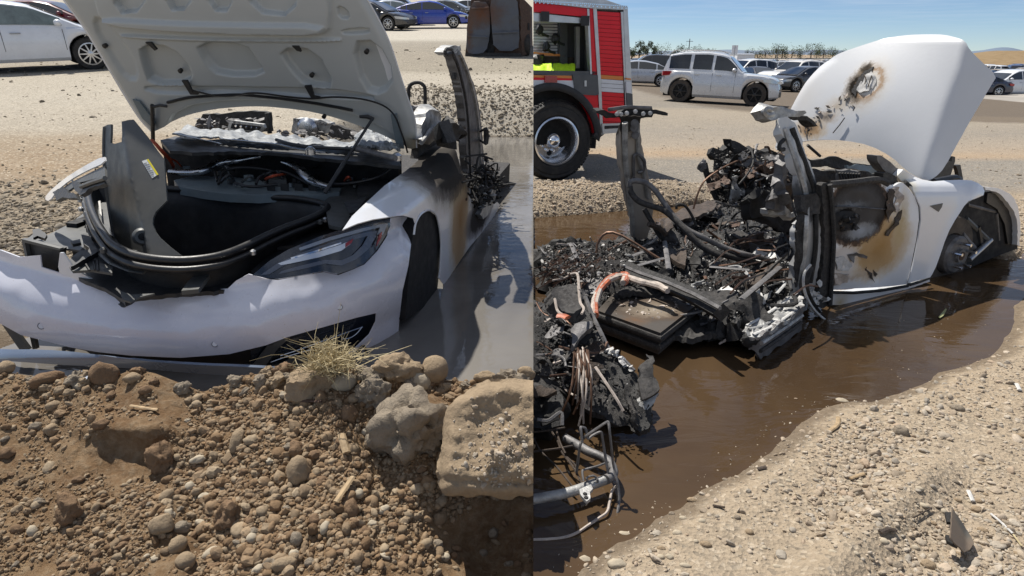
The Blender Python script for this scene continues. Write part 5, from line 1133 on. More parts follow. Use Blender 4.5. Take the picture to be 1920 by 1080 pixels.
    mb = MB(); mb.lathe([(rr*.60, -.16), (rr*.90, -.19), (rr*.985, -.15), (rr, -.08), (rr, .08), (rr*.985, .13), (rr*.93, .165), (rr*.86, .16), (rr*.84, .17), (rr*.66, .175), (rr*.60, .15)], wc, n, 48, closed=True)
    for k in range(72):
        t = 2*math.pi*k/72; u = e*math.cos(t)+Vector((0, 0, 1))*math.sin(t); v = -e*math.sin(t)+Vector((0, 0, 1))*math.cos(t); q = wc+u*rr*.997
        mb.hexa([q+n*.02+v*.014, q+n*.02-v*.014, q+n*.135-v*.014, q+n*.135+v*.014], [q+n*.02+v*.014+u*.014, q+n*.02-v*.014+u*.014, q+n*.125-v*.014+u*.010, q+n*.125+v*.014+u*.010])
    mb.cut(1); wh = mb.build('wheel', M['tyre'], c, 40)
    mb = MB(); mb.lathe([(rr*.605, .14), (rr*.61, .172), (rr*.57, .178), (rr*.545, .16), (rr*.52, .06), (rr*.49, .0), (rr*.45, -.02), (rr*.2, -.015), (.001, -.015), (.001, -.06), (rr*.6, -.06)], wc, n, 48, closed=True); mb.cut(1); ri = mb.build('rim', M['rim_metal'], wh, 30)
    mb = MB(); mb.lathe([(rr*.20, -.02), (rr*.20, .05), (rr*.18, .09), (rr*.11, .12), (.001, .13), (.001, -.03)], wc, n, 32, closed=True); mb.cut(1); mb.build('hub_cap', M['chrome'], wh, 60)
    for k in range(10):
        t = 2*math.pi*(k+.3)/10; q = wc+(e*math.cos(t)+Vector((0, 0, 1))*math.sin(t))*rr*.34
        if (q-CAM).dot(SEAM_N) > .03: mb = MB(); mb.lathe([(.032, -.02), (.032, -.012), (.001, -.011)], q, n, 14); mb.build('hand_hole', M['dark_cavity'], wh) if k % 2 else None
        q = wc+(e*math.cos(t+.31)+Vector((0, 0, 1))*math.sin(t+.31))*rr*.285
        if (q-CAM).dot(SEAM_N) > .03: mb = MB(); mb.lathe([(.017, -.02), (.017, .02), (.008, .026)], q, n, 8); mb.build('wheel_nut', M['chrome'], wh)
    # things lying in the locker
    v = thing('safety_vest', 'folded bright yellow safety vest lying on the locker floor of the fire engine', 'vest', f1(1040, 128))
    for x0, x1, yy in ((1000, 1034, 127), (1036, 1078, 127)):
        mb = MB(); rows = []
        for s in range(5):
            o = -.06-.10*s; h = [0, .05, .085, .075, .05][s]; rows.append([F(o)(x, 133.5)+Vector((0, 0, h+.02*noise.noise(Vector((x*.1, s, x0))))) for x in np.linspace(x0, x1, 9)])
        mb.patch(rows, 12, 24, 0, .03, (0, 0, -1.), .008, 20, x0); mb.cut(1); mb.build('vest_fold', M['hi_vis'], v, 60)
    mb = MB(); mb.rock(F(-.3)(1003, 118), (.10, .1, .10), 4, 2, .4); mb.cut(1); b = mb.build('tool_bag', M['black_plastic'], None, origin=F(-.3)(1003, 118)); tag(b, 'black tool bag beside the yellow vest in the fire engine locker', 'bag')
fire_engine()
# ------------------------------------------------------------------ right place: the burnt wreck
W_ = RCAR
def wreck():
    P = W_.P; ax = W_.ax; k_ = W_.k
    c = thing('burnt_sedan', 'white sedan burnt out to its floor with white hood raised, standing in brown water', 'car', W_.w(0, 0, 0))
    side = lambda v: (lambda x, y: P(x, y, 'y', v))
    # hood
    H1, H2 = P(1735, 338, 'x', -.45), P(1470, 262, 'x', -.45); th = R(74)
    hd = ax['x']*math.cos(th)+ax['z']*math.sin(th); hn = (H1-H2).normalized().cross(hd); hn = hn if hn.dot(CAM-H1) > 0 else -hn; hn.normalize(); Hm = (H1+H2)/2
    outl = [(1446, 284), (1462, 250), (1489, 202), (1508, 168), (1535, 130), (1556, 115), (1604, 96), (1640, 83), (1677, 69), (1701, 63), (1735, 61), (1766, 61), (1790, 68), (1809, 76), (1814, 91), (1826, 106), (1843, 125), (1835, 142), (1797, 224), (1783, 258), (1761, 309), (1745, 332), (1734, 338), (1716, 330), (1701, 320), (1677, 296), (1640, 276), (1592, 267), (1540, 265), (1503, 268), (1480, 272)]
    def hf(x, y):
        cr_ = np.interp(y, [61, 84, 135, 205, 260, 338], [1812, 1809, 1796, 1774, 1758, 1732]); s = x-cr_
        b = .10*math.sin(max(0, min(1, (x-1450)/340.))*math.pi)*math.sin(max(0, min(1, (y-40)/300.))*math.pi)
        lc = np.interp(y, [115, 156, 205, 260], [1585, 1535, 1496, 1470]); b -= .05*smooth(np.array((lc-x)/45.)) if x < lc else 0
        b -= .0045*(3.5*math.log1p(math.exp(max(-30, min(30, s/3.5)))) if s < 100 else s)
        b += -.05*smooth(np.array((78-y)/20.)) if y < 78 else 0
        return PP(x, y, Hm, hn)+hn*float(b)
    hs = stain_mat('hood_paint_burnt', (.62, .63, .645), [
        (hf(1640, 165), (.20, .20, .26), [(0, (.62, .60, .56), .85), (.36, (.56, .50, .43), .85), (.5, (.38, .26, .15), .7), (.7, (.6, .52, .4), .25), (1, (.7, .65, .55), 0)]),
        (hf(1621, 170), (.11, .12, .17), [(0, (.015, .012, .010), 1), (.42, (.02, .016, .012), 1), (.7, (.12, .09, .06), .7), (1, (.4, .3, .2), 0)]),
        (hf(1643, 163), (.10, .10, .125), [(0, (.66, .65, .62), 1), (.7, (.62, .58, .52), 1), (.85, (.36, .22, .12), .8), (1, (.3, .2, .1), 0)]),
        (hf(1637, 135), (.07, .07, .06), [(0, (.02, .016, .012), 1), (.5, (.06, .045, .03), .9), (1, (.3, .2, .1), 0)]),
        (hf(1585, 205), (.16, .16, .10), [(0, (.42, .33, .22), .75), (.5, (.55, .48, .38), .45), (1, (.6, .55, .5), 0)]),
        (hf(1560, 225), (.14, .14, .06), [(0, (.06, .045, .03), .9), (.5, (.35, .25, .15), .6), (1, (.6, .55, .5), 0)]),
        (hf(1526, 245), (.20, .20, .10), [(0, (.05, .03, .02), .95), (.4, (.38, .22, .08), .85), (.75, (.55, .42, .25), .5), (1, (.6, .5, .4), 0)]),
        (hf(1520, 190), (.22, .22, .3), [(0, (.6, .55, .48), .35), (1, (.65, .62, .58), 0)])], .35, .4, 26, .06)
    mb = MB(); region(mb, chaikin(outl, 1), hf, 6, .018); ho = mb.build('hood', hs, c, 50, label='white raised hood with a charred hole and brown scorch marks')
    rs = random.Random(4)
    for _ in range(26):
        t = rs.random(); x, y = 1605-95*t+rs.gauss(0, 9), 185+60*t+rs.gauss(0, 7); s = rs.uniform(2, 6.5); a = rs.uniform(0, 3)
        q = [(x+s*math.cos(a), y+s*math.sin(a)), (x-s*.4*math.sin(a), y+s*.4*math.cos(a)), (x-s*math.cos(a), y-s*math.sin(a)*.8), (x+s*.3*math.sin(a), y-s*.5*math.cos(a))]
        mb = MB(); region(mb, q, lambda x_, y_: hf(x_, y_)+hn*(.006+.012*rs.random()), 4, .003); mb.build('paint_flake', M[rs.choice(['char', 'char_brown', 'char', 'pale_cable'])], ho)
    reg('burn_hole', [(1618, 190), (1612, 180), (1620, 160), (1628, 146), (1640, 137), (1650, 131), (1646, 142), (1634, 150), (1628, 165), (1622, 182)], lambda x, y: hf(x, y)+hn*.006, M['char'], ho, 4, .006, jag=1.6)
    reg('blistered_paint', [(1622, 176), (1628, 160), (1636, 148), (1648, 142), (1655, 148), (1657, 162), (1650, 172), (1640, 179), (1628, 181)], lambda x, y: hf(x, y)+hn*(.008+.012*noise.noise(Vector((x*.11, y*.11, 7)))), M['ash_white'], ho, 4, .006, jag=1.4)
    for q in ([(1636, 148), (1640, 158), (1638, 166)], [(1650, 150), (1647, 160), (1644, 172)], [(1616, 206), (1620, 210), (1616, 216)], [(1575, 255), (1590, 240), (1600, 228)]): tub('paint_crack', [hf(*p)+hn*.02 for p in q], .004, M['char_brown'], ho, 5)
    # hood edge inner lip seen at the underside
    tub('hood_strut', [P(1514, 272, 'y', .62), P(1538, 293, 'y', .60)], .012, M['black_plastic'], c, 6)
    # fender
    fen = [(1696, 339), (1706, 330), (1713, 330), (1730, 337), (1749, 340), (1775, 338), (1800, 337), (1821, 338), (1835, 344), (1843, 350), (1846, 358), (1844, 366), (1830, 372), (1816, 377), (1808, 386), (1801, 397), (1790, 414), (1780, 432), (1771, 454), (1763, 478), (1755, 500), (1748, 514), (1744, 520), (1724, 525), (1704, 531), (1714, 488), (1721, 452), (1723, 440), (1727, 412), (1726, 388), (1716, 364), (1704, 346)]
    def ff(x, y):
        e = np.interp(x, [1690, 1750, 1820, 1850], [352, 354, 352, 356]); return P(x, y, 'y', float(np.interp(y-e, [-22, -8, 10, 30, 200], [-.80, -.90, -.945, -.955, -.95]))-.025*math.exp(-((x-np.interp(y, [360, 420, 520], [1830, 1795, 1752]))/14)**2))
    fs = stain_mat('fender_paint_burnt', (.76, .77, .79), [(P(1698, 345, 'y', -.9), (.16, .16, .10), [(0, (.35, .28, .16), .8), (.6, (.6, .55, .4), .5), (1, (.7, .68, .6), 0)])], .6, .35)
    fe = reg('fender', fen, ff, fs, c, 7, .008, ang=50)
    reg('side_vent', [(1743, 386), (1767, 381), (1765, 388), (1759, 397)], lambda x, y: ff(x, y)-ax['y']*.004, M['grey_plastic'], fe, 4, .006)
    # door
    dr = [(1558, 346), (1590, 342), (1643, 338), (1666, 345), (1676, 349), (1684, 344), (1691, 342), (1697, 346), (1706, 356), (1715, 368), (1722, 388), (1723, 412), (1718, 449), (1711, 484), (1706, 510), (1701, 533), (1676, 536), (1640, 539), (1600, 541), (1557, 544), (1556, 500), (1560, 440), (1562, 390)]
    def df(x, y):
        b = .03*math.sin((y-340)/200*3.14)+.02*noise.noise(Vector((x*.018, y*.022, 3)))*(1 if x < 1680 else .2)
        if x < 1650: b += .012*noise.noise(Vector((x*.06, y*.06, 9)))
        return P(x, y, 'y', -.925-b)
    ds = stain_mat('door_paint_burnt', (.74, .75, .77), [
        (df(1652, 462), (.34, .34, .27), [(0, (.40, .22, .06), .95), (.55, (.48, .29, .10), .88), (.8, (.60, .45, .25), .55), (1, (.72, .68, .6), 0)]),
        (df(1692, 410), (.09, .09, .26), [(0, (.45, .33, .16), .85), (.6, (.6, .5, .32), .5), (1, (.72, .68, .6), 0)]),
        (df(1580, 492), (.17, .17, .13), [(0, (.66, .62, .58), 1), (.7, (.62, .56, .50), .9), (1, (.6, .5, .35), 0)]),
        (df(1610, 396), (.30, .30, .225), [(0, (.070, .066, .064), 1), (.55, (.085, .08, .076), 1), (.82, (.04, .034, .03), 1), (.92, (.12, .07, .04), .95), (1, (.45, .30, .13), 0)]),
        (df(1612, 432), (.17, .17, .07), [(0, (.36, .38, .41), .95), (.6, (.28, .29, .30), .8), (1, (.1, .1, .1), 0)]),
        (df(1592, 386), (.22, .22, .035), [(0, (.34, .35, .36), .7), (1, (.1, .1, .1), 0)]),
        (df(1586, 412), (.10, .10, .09), [(0, (.012, .01, .01), 1), (.7, (.015, .012, .01), 1), (1, (.08, .07, .06), 0)]),
        (df(1600, 520), (.28, .28, .035), [(0, (.40, .28, .16), .7), (1, (.6, .5, .4), 0)])], .4, .4, 20, .065)
    do = reg('front_door', dr, df, ds, c, 6, .03, ang=60, label='front door burnt grey and brown above peeling white paint')
    reg('door_hole', [(1564, 400), (1578, 394), (1596, 396), (1610, 404), (1608, 418), (1596, 430), (1578, 434), (1564, 428)], lambda x, y: df(x, y)-ax['y']*.006, M['dark_cavity'], do, 5, .004, jag=1.5)
    for i in range(22): x, y = rs.uniform(1566, 1606), rs.uniform(400, 430); mb = MB(); chips(mb, [df(x, y)-ax['y']*.012], .012, .03, .6); mb.build('burnt_flake', M[rs.choice(['char', 'char_brown', 'grey_burnt'])], do)
    for q, m in (([(1656, 440), (1668, 424), (1680, 404), (1688, 392), (1686, 410), (1674, 430), (1664, 444)], 'char_brown'), ([(1562, 486), (1580, 480), (1592, 492), (1588, 508), (1568, 506)], 'ash_white'), ([(1588, 478), (1604, 474), (1622, 480), (1622, 484), (1604, 482), (1596, 490)], 'grey_burnt'), ([(1566, 512), (1590, 514), (1584, 528), (1560, 536)], 'pale_cable'), ([(1621, 500), (1632, 512), (1638, 530), (1630, 520)], 'char_brown'), ([(1636, 506), (1644, 514), (1640, 517)], 'char_brown'), ([(1668, 352), (1684, 350), (1690, 372), (1682, 398), (1674, 396), (1678, 372)], 'pale_cable'), ([(1664, 352), (1676, 356), (1672, 390), (1664, 416), (1658, 400)], 'char_brown')):
        reg('peeling_paint', q, lambda x, y: df(x, y)-ax['y']*(.010+.02*noise.noise(Vector((x*.08, y*.08, 2)))), M[m], do, 5, .003, jag=1.5)
    tub('door_crease', [df(x, y)-ax['y']*.004 for x, y in [(1566, 387), (1600, 388), (1640, 391), (1676, 393)]], .008, M['grey_burnt'], do, 6, flat=.5)
    tub('door_gap', [P(x, y, 'y', -.90) for x, y in [(1697, 341), (1712, 356), (1724, 386), (1725, 412), (1720, 450), (1713, 486), (1703, 534)]], .012, M['dark_cavity'], c, 6, 24)
    tub('window_sill', [df(x, y)-ax['y']*.0 for x, y in [(1556, 346), (1600, 342), (1644, 337), (1664, 344)]], .022, M['char_dull'], do, 6, 14)
    # sill under the door
    reg('rocker_sill', [(1556, 548), (1600, 548), (1640, 543), (1700, 536), (1742, 521), (1744, 528), (1704, 541), (1650, 556), (1610, 566), (1584, 572), (1560, 572)], lambda x, y: P(x, y, 'y', -.90), stain_mat('sill_paint', (.72, .73, .74), [(P(1575, 565, 'y', -.9), (.14, .14, .1), [(0, (.4, .3, .14), .9), (1, (.6, .5, .4), 0)])]), c, 6, .06, jag=.6)
    tub('sill_gap', [P(x, y, 'y', -.935) for x, y in [(1558, 548), (1600, 549), (1650, 545), (1702, 536)]], .010, M['dark_cavity'], c, 6)
    tub('sill_seam', [P(x, y, 'y', -.94) for x, y in [(1706, 534), (1725, 528), (1743, 521)]], .010, M['char'], c, 6)
    # front bumper corner and wheel well
    bw = reg('bumper_corner', [(1846, 351), (1858, 351), (1870, 353), (1884, 358), (1894, 364), (1903, 374), (1909, 388), (1913, 412), (1913, 440), (1911, 462), (1907, 460), (1908, 430), (1906, 408), (1899, 392), (1892, 384), (1886, 376), (1878, 366), (1866, 360), (1848, 356)], lambda x, y: P(x, y, 'y', -.86), M['white_paint'], c, 5, .05, jag=.8)
    mb = MB(); V = [P(x, y, 'y', -.80) for x, y in [(1843, 360), (1870, 358), (1893, 384), (1906, 412), (1908, 466), (1870, 480), (1800, 510), (1752, 512), (1768, 470), (1790, 415), (1808, 386)]]; mb.prism(V, ax['y']*.45*k_); mb.build('wheel_well', M['dark_cavity'], c)
    mb = MB(); V = [P(x, y, 'y', -.82) for x, y in [(1852, 362), (1874, 364), (1894, 388), (1902, 420), (1904, 456), (1890, 458), (1884, 420), (1870, 392), (1850, 380)]]; mb.prism(V, ax['y']*.05); mb.build('arch_liner', M['black_rubber'], c)
    hub = P(1784, 476, 'y', -.83); ay = -ax['y']
    mb = MB(); mb.lathe([(.05, -.12), (.23, -.12), (.265, -.10), (.27, .0), (.255, .02), (.15, .02), (.12, -.02)], hub-ay*.03, ay, 36, closed=True); mb.build('brake_drum', M['tan_tyre'], c)
    mb = MB(); mb.lathe([(.135, -.03), (.135, .03), (.12, .045), (.05, .05), (.045, .07), (.02, .072)], hub, ay, 32); hb = mb.build('wheel_hub', M['grey_burnt'], c)
    for i in range(5):
        t = i*1.2566+.3; q = hub+ax['x']*.085*math.cos(t)+ax['z']*.085*math.sin(t); mb = MB(); mb.tube([q+ay*.04, q+ay*.115], .011, 8); mb.build('wheel_stud', M['bright_metal'], hb)
    mb = MB(); mb.lathe([(.03, .04), (.03, .075), (.015, .08)], hub, ay, 10); mb.build('axle_nut', M['rust'], hb)
    tub('tie_rod', [P(1817, 487, 'y', -.86), P(1838, 468, 'y', -.84), P(1857, 450, 'y', -.8)], .019, M['aluminium'], c, 8)
    for a, b, r, m in (((1800, 440), (1826, 470), .03, 'grey_burnt'), ((1810, 410), (1850, 448), .02, 'grey_plastic'), ((1868, 400), (1872, 450), .012, 'grey_burnt'), ((1815, 384), (1870, 398), .012, 'grey_burnt'), ((1832, 425), (1838, 462), .022, 'black_plastic')): tub('suspension_link', [P(*a, 'y', -.80), P(*b, 'y', -.79)], r, M[m], c, 7)
    reg('strut_mount', [(1800, 420), (1820, 408), (1836, 430), (1830, 462), (1816, 470), (1806, 450)], lambda x, y: P(x, y, 'y', -.785), M['grey_plastic'], c, 6, .04, jag=1.5)
    # luggage lid parts on the far side of the hood
    fx = lambda v: (lambda x, y: P(x, y, 'y', v))
    reg('liner_panel', [(1739, 339), (1755, 318), (1768, 306), (1784, 303), (1786, 293), (1791, 294), (1791, 302), (1781, 334), (1760, 341)], fx(-.35), M['black_plastic'], c, 6, .04)
    reg('liner_panel', [(1792, 310), (1801, 309), (1806, 336), (1799, 336), (1796, 320)], fx(-.3), M['black_plastic'], c, 5, .03)
    tub('seal_loop', [P(x, y, 'y', -.5) for x, y in [(1750, 340), (1770, 336), (1790, 333), (1800, 337)]], .022, M['black_rubber'], c, 7, 16)
    # mirror-foot pillar stub
    reg('pillar_stub', [(1644, 300), (1645, 291), (1652, 292), (1668, 303), (1692, 323), (1696, 330), (1691, 341), (1676, 332), (1656, 318)], fx(-.80), M['grey_burnt'], c, 5, .07, jag=.8)
    reg('pillar_corner', [(1682, 330), (1693, 318), (1704, 324), (1716, 331), (1704, 340), (1692, 342)], fx(-.84), fs, c, 5, .04)
    reg('mirror_foot', [(1655, 326), (1664, 322), (1680, 333), (1684, 343), (1672, 346), (1660, 340)], fx(-.86), M['char'], c, 5, .06, jag=1.5)
    # cowl, dash
    for q, v, m in (([(1512, 298), (1560, 296), (1600, 304), (1648, 312), (1648, 322), (1600, 318), (1540, 312), (1515, 312)], -.1, 'char'), ([(1588, 308), (1620, 309), (1646, 314), (1648, 328), (1612, 322), (1590, 316)], -.4, 'bay_paint'), ([(1520, 318), (1560, 318), (1600, 322), (1650, 326), (1652, 344), (1600, 342), (1556, 345), (1524, 340)], -.55, 'char_dull'), ([(1570, 320), (1614, 323), (1616, 340), (1572, 340)], -.75, 'grey_burnt'), ([(1560, 342), (1600, 338), (1640, 338), (1650, 350), (1560, 356)], -.7, 'char')):
        reg('cowl_sheet', q, (lambda v: lambda x, y: P(x, y, 'y', v)+Vector(noise.noise_vector(Vector((x*.05, y*.08, v))))*.02)(v), M[m], c, 6, .02, jag=1)
    for i in range(8): tub('vent_slat', [P(1574+i*5.2, 324+i*.2, 'y', -.77), P(1577+i*5.2, 337+i*.2, 'y', -.77)], .008, M['char'], c, 5)
    # near door post: curved, ash white
    sp = lambda v, am=.02: (lambda x, y: P(x, y, 'y', v)+Vector(noise.noise_vector(Vector((x*.05, y*.02, v))))*am)
    py_ = lambda y: float(np.interp(y, [205, 300, 420, 600], [-.72, -.84, -.93, -.93]))
    pf = lambda x, y: P(x, y, 'y', py_(y))-ray(x, y).normalized()*.03*noise.noise(Vector((x*.07, y*.02, 1)))
    pm = stain_mat('post_ash', (.52, .52, .51), [(P(1500, 260, 'y', -.8), (.45, .45, .36), [(0, (.64, .64, .63), .9), (.7, (.55, .55, .54), .6), (1, (.3, .3, .3), 0)]), (P(1530, 375, 'y', -.9), (.3, .3, .18), [(0, (.04, .04, .04), 1), (.6, (.06, .06, .06), .9), (1, (.2, .2, .2), 0)]), (P(1500, 520, 'y', -.93), (.3, .3, .3), [(0, (.10, .10, .10), .9), (1, (.2, .2, .2), 0)])], 0, .65, 14, .08)
    bp = reg('door_post', [(1458, 222), (1476, 218), (1491, 230), (1500, 252), (1508, 280), (1520, 310), (1528, 336), (1538, 360), (1543, 380), (1540, 410), (1541, 450), (1536, 500), (1526, 545), (1512, 580), (1494, 596), (1470, 604), (1462, 590), (1478, 560), (1490, 520), (1494, 470), (1497, 420), (1503, 385), (1500, 350), (1490, 316), (1478, 280), (1466, 250)], pf, pm, c, 6, .05, jag=1.2, label='ash-white curved door post between the cabin and the front door')
    for o, m, r in ((.30, 'ash_metal', .016), (.75, 'char', .014)):
        tub('post_flange', [pf(x0+(x1-x0)*o, y)-ray(x0, y).normalized()*.012 for x0, x1, y in [(1464, 1492, 240), (1474, 1506, 275), (1488, 1524, 320), (1499, 1538, 365), (1499, 1540, 420), (1494, 1540, 470), (1486, 1530, 530)]], r, M[m], bp, 6, 24)
    reg('post_buckle', [(1500, 366), (1530, 362), (1541, 376), (1538, 400), (1516, 404), (1503, 392)], lambda x, y: pf(x, y)-ray(x, y).normalized()*.05, M['char_dull'], bp, 5, .05, jag=1.5)
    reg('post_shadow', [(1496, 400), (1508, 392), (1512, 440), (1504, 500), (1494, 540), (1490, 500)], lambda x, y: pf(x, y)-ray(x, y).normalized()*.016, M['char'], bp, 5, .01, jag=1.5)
    tp = lambda v: (lambda x, y: P(x, y, 'y', v)+Vector(noise.noise_vector(Vector((x*.04, y*.05, v))))*.02)
    reg('roof_rail', [(1430, 206), (1440, 202), (1470, 203), (1490, 205), (1506, 209), (1509, 215), (1480, 217), (1462, 222), (1446, 224), (1436, 218)], tp(-.68), M['ash_metal'], c, 5, .07, jag=1)
    reg('roof_rail', [(1462, 214), (1480, 213), (1506, 218), (1528, 226), (1536, 234), (1530, 236), (1505, 227), (1480, 222), (1464, 222)], tp(-.66), M['char'], c, 5, .07, jag=1)
    tub('rail_hook', [P(x, y, 'y', -.7) for x, y in [(1446, 206), (1436, 204), (1432, 210), (1438, 216), (1450, 214)]], .016, M['ash_metal'], c, 6, 14)
    tub('seat_belt_anchor', [pf(x, y) for x, y in [(1470, 262), (1462, 270), (1462, 280), (1470, 280)]], .012, M['char'], bp, 6, 12)
    # black door post edge in front of the door
    reg('door_edge', [(1539, 348), (1544, 342), (1556, 344), (1560, 380), (1564, 430), (1566, 470), (1562, 520), (1558, 572), (1544, 578), (1532, 574), (1536, 540), (1544, 490), (1546, 430), (1544, 390)], lambda x, y: P(x, y, 'y', -.955), M['char_dull'], c, 6, .04, jag=1.4)
    tub('door_edge_lip', [P(x, y, 'y', -.975) for x, y in [(1556, 346), (1561, 400), (1563, 450), (1560, 510), (1556, 572)]], .014, M['char'], c, 6, 20)
    # sill stump, ash-white
    zt_ = ZWR+.15
    def sf(x, y): return PZ(x, y, zt_)+Vector((0, 0, .025*noise.noise(Vector((x*.06, y*.07, 5)))+.012*noise.noise(Vector((x*.2, y*.2, 1)))))
    ss = reg('sill_stump', [(1392, 620), (1400, 606), (1426, 588), (1460, 566), (1486, 546), (1504, 552), (1508, 576), (1480, 596), (1450, 616), (1428, 630), (1408, 632)], sf, M['ash_metal'], c, 5, .02, jag=1.2, label='torn sill stump with ash-white end dipping into the water')
    def sw(x, y):
        yt = np.interp(x, [1392, 1428, 1508], [622, 630, 576]); p = sf(x, yt); return p+Vector((0, 0, -(y-yt)*.0052))-ray(x, yt).normalized()*.01*noise.noise(Vector((x*.1, y*.15, 2)))
    reg('sill_side', [(1394, 622), (1410, 630), (1428, 629), (1466, 604), (1508, 575), (1510, 602), (1484, 620), (1460, 636), (1434, 654), (1424, 648), (1408, 642)], sw, M['grey_burnt'], ss, 5, .02, jag=1.2)
    for a, m in (([(1400, 612), (1430, 596), (1470, 570), (1498, 552)], 'ash_white'), ([(1404, 622), (1440, 604), (1500, 562)], 'ash_metal'), ([(1412, 630), (1450, 610), (1506, 572)], 'ash_white')): tub('sill_fold', [sf(x, y)+Vector((0, 0, .008)) for x, y in a], .009, M[m], ss, 6, 14, flat=.6)
    for f in (.35, .7): tub('sill_fold', [sw(x, np.interp(x, [1392, 1428, 1508], [622, 630, 576])+24*f)-ray(x, y0).normalized()*.012 for x, y0 in ((1430, 640), (1470, 615), (1506, 592))], .012, M['char_dull' if f > .5 else 'ash_metal'], ss, 6, 10)
    mb = MB(); mb.rock(sw(1408, 632), (.045, .03, .035), 9, 3, .5); mb.build('sill_cavity', M['dark_cavity'], c)
    tub('white_splinter', [P(1348, 645, 'z', .12), P(1370, 632, 'z', .16), P(1394, 614, 'z', .2)], [.006, .012, .016], M['pale_cable'], c, 5)
    tub('white_splinter', [P(1425, 553, 'z', .3), P(1430, 566, 'z', .3)], .016, M['ash_white'], c, 6)
    # torn strip hanging from the post
    tub('torn_strip', [P(x, y, 'y', -1.0) for x, y in [(1520, 500), (1510, 520), (1508, 540), (1516, 560), (1530, 580), (1545, 596), (1566, 610), (1588, 630)]], [.02, .03, .035, .035, .03, .022, .014, .006], M['char_dull'], c, 6, 40, flat=.35)
    tub('torn_edge', [P(x, y, 'y', -1.03) for x, y in [(1520, 496), (1509, 510), (1506, 530), (1512, 556), (1526, 580), (1544, 597), (1560, 608), (1572, 620)]], .008, M['ash_white'], c, 5, 30)
    mb = MB(); chips(mb, [P(1524+rs.gauss(0, 9), 568+rs.gauss(0, 12), 'y', -1.0) for _ in range(40)], .012, .03, .6); tag(mb.build('ash_flakes', M['ash_white'], c), kind='stuff')
    # far door post
    fp = lambda x, y: P(x, y, 'y', .55+.3*(y-210)/230)-ray(x, y).normalized()*.03*noise.noise(Vector((x*.06, y*.03, 2)))
    fm = stain_mat('far_post_burnt', (.42, .37, .31), [(fp(1178, 226), (.4, .4, .13), [(0, (.02, .018, .016), 1), (.6, (.03, .027, .024), .9), (1, (.1, .08, .06), 0)]), (fp(1175, 400), (.25, .25, .5), [(0, (.34, .33, .31), .7), (1, (.2, .2, .2), 0)])], 0, .7, 12, .1)
    fo = reg('door_post', [(1165, 218), (1202, 218), (1200, 240), (1203, 270), (1210, 300), (1216, 330), (1221, 356), (1226, 388), (1222, 420), (1212, 448), (1192, 450), (1184, 440), (1184, 412), (1176, 380), (1170, 350), (1164, 310), (1163, 260)], fp, fm, c, 6, .045, jag=1, label='blackened far door post with a T-shaped top')
    reg('roof_rail', [(1120, 210), (1134, 208), (1158, 210), (1170, 204), (1178, 201), (1200, 201), (1224, 202), (1224, 207), (1252, 211), (1250, 217), (1224, 215), (1221, 220), (1206, 220), (1196, 226), (1172, 226), (1160, 220), (1128, 218), (1121, 214)], tp(.60), M['char'], c, 5, .06, jag=.8)
    tub('rail_edge', [tp(.57)(x, y) for x, y in [(1144, 204), (1176, 201), (1222, 202)]], .014, M['grey_burnt'], c, 6)
    for x in (1160, 1168, 1178, 1193, 1207, 1218): mb = MB(); mb.lathe([(.016, 0), (.016, .02), (.006, .026)], tp(.55)(x, 210.5), -ray(x, 210).normalized(), 8); mb.build('rail_stud', M['ash_white'], c)
    tub('post_flange', [fp(x, y)-ray(x, y).normalized()*.02 for x, y in [(1172, 230), (1172, 290), (1178, 350), (1184, 400), (1186, 440)]], .022, M['ash_metal'], fo, 6, 20)
    tub('post_flange', [fp(x, y)-ray(x, y).normalized()*.02 for x, y in [(1196, 232), (1197, 290), (1206, 320), (1216, 372)]], .016, M['ash_metal'], fo, 6, 20)
    tub('belt_anchor', [fp(x, y)-ray(x, y).normalized()*.03 for x, y in [(1188, 340), (1188, 300), (1190, 291), (1198, 290), (1205, 297), (1209, 306), (1206, 320), (1196, 324)]], .012, M['grey_burnt'], fo, 6, 30)
    for x, y in ((1190, 231), (1191, 253), (1189, 240)): mb = MB(); mb.lathe([(.028, 0), (.028, .01), (.012, .012)], fp(x, y)-ray(x, y).normalized()*.02, -ray(x, y).normalized(), 12); mb.build('bolt_boss', M['grey_burnt'], fo)
    # ---- cabin floor and debris
    Zf = lambda h: (lambda x, y: P(x, y, 'z', h-.10))
    bump = lambda h, a, sc_: (lambda x, y: P(x, y, 'z', h-.10)+Vector((0, 0, a*noise.noise(Vector((x*sc_, y*sc_*1.6, h*10)))+a*.5*noise.noise(Vector((x*sc_*3, y*sc_*4, h)))+a*.4*noise.noise(Vector((x*sc_*8, y*sc_*10, h))))))
    reg('burnt_floor', [(1016, 470), (1040, 456), (1080, 452), (1110, 460), (1150, 450), (1190, 430), (1240, 420), (1300, 400), (1360, 380), (1440, 372), (1500, 380), (1510, 450), (1500, 540), (1470, 566), (1420, 590), (1380, 612), (1330, 600), (1312, 566), (1253, 550), (1152, 545), (1118, 580), (1090, 590), (1060, 560), (1030, 520), (1016, 500)], bump(.345, .065, .03), M['char'], c, 4, .10, jag=2)
    pts = []
    while len(pts) < 9000:
        x, y = rs.uniform(1012, 1505), rs.uniform(372, 630)
        if inside([(1016, 478), (1040, 455), (1110, 458), (1190, 428), (1300, 398), (1440, 372), (1505, 380), (1500, 545), (1420, 590), (1370, 606), (1330, 590), (1250, 546), (1160, 540), (1115, 575), (1060, 560)], x, y): pts.append(bump(.35, .06, .03)(x, y))
    for nm, m, sl in (('charred_debris', 'char_mix', slice(0, 5600)), ('charred_debris', 'char_mix', slice(5600, 8000)), ('ash_debris', 'ash_metal', slice(7600, 8350)), ('rusty_debris', 'char_brown', slice(8350, 9000))):
        mb = MB(); chips(mb, pts[sl], .003, .015 if nm != 'ash_debris' else .009, .6, .010, rs); tag(mb.build(nm, M[m], c), kind='stuff')
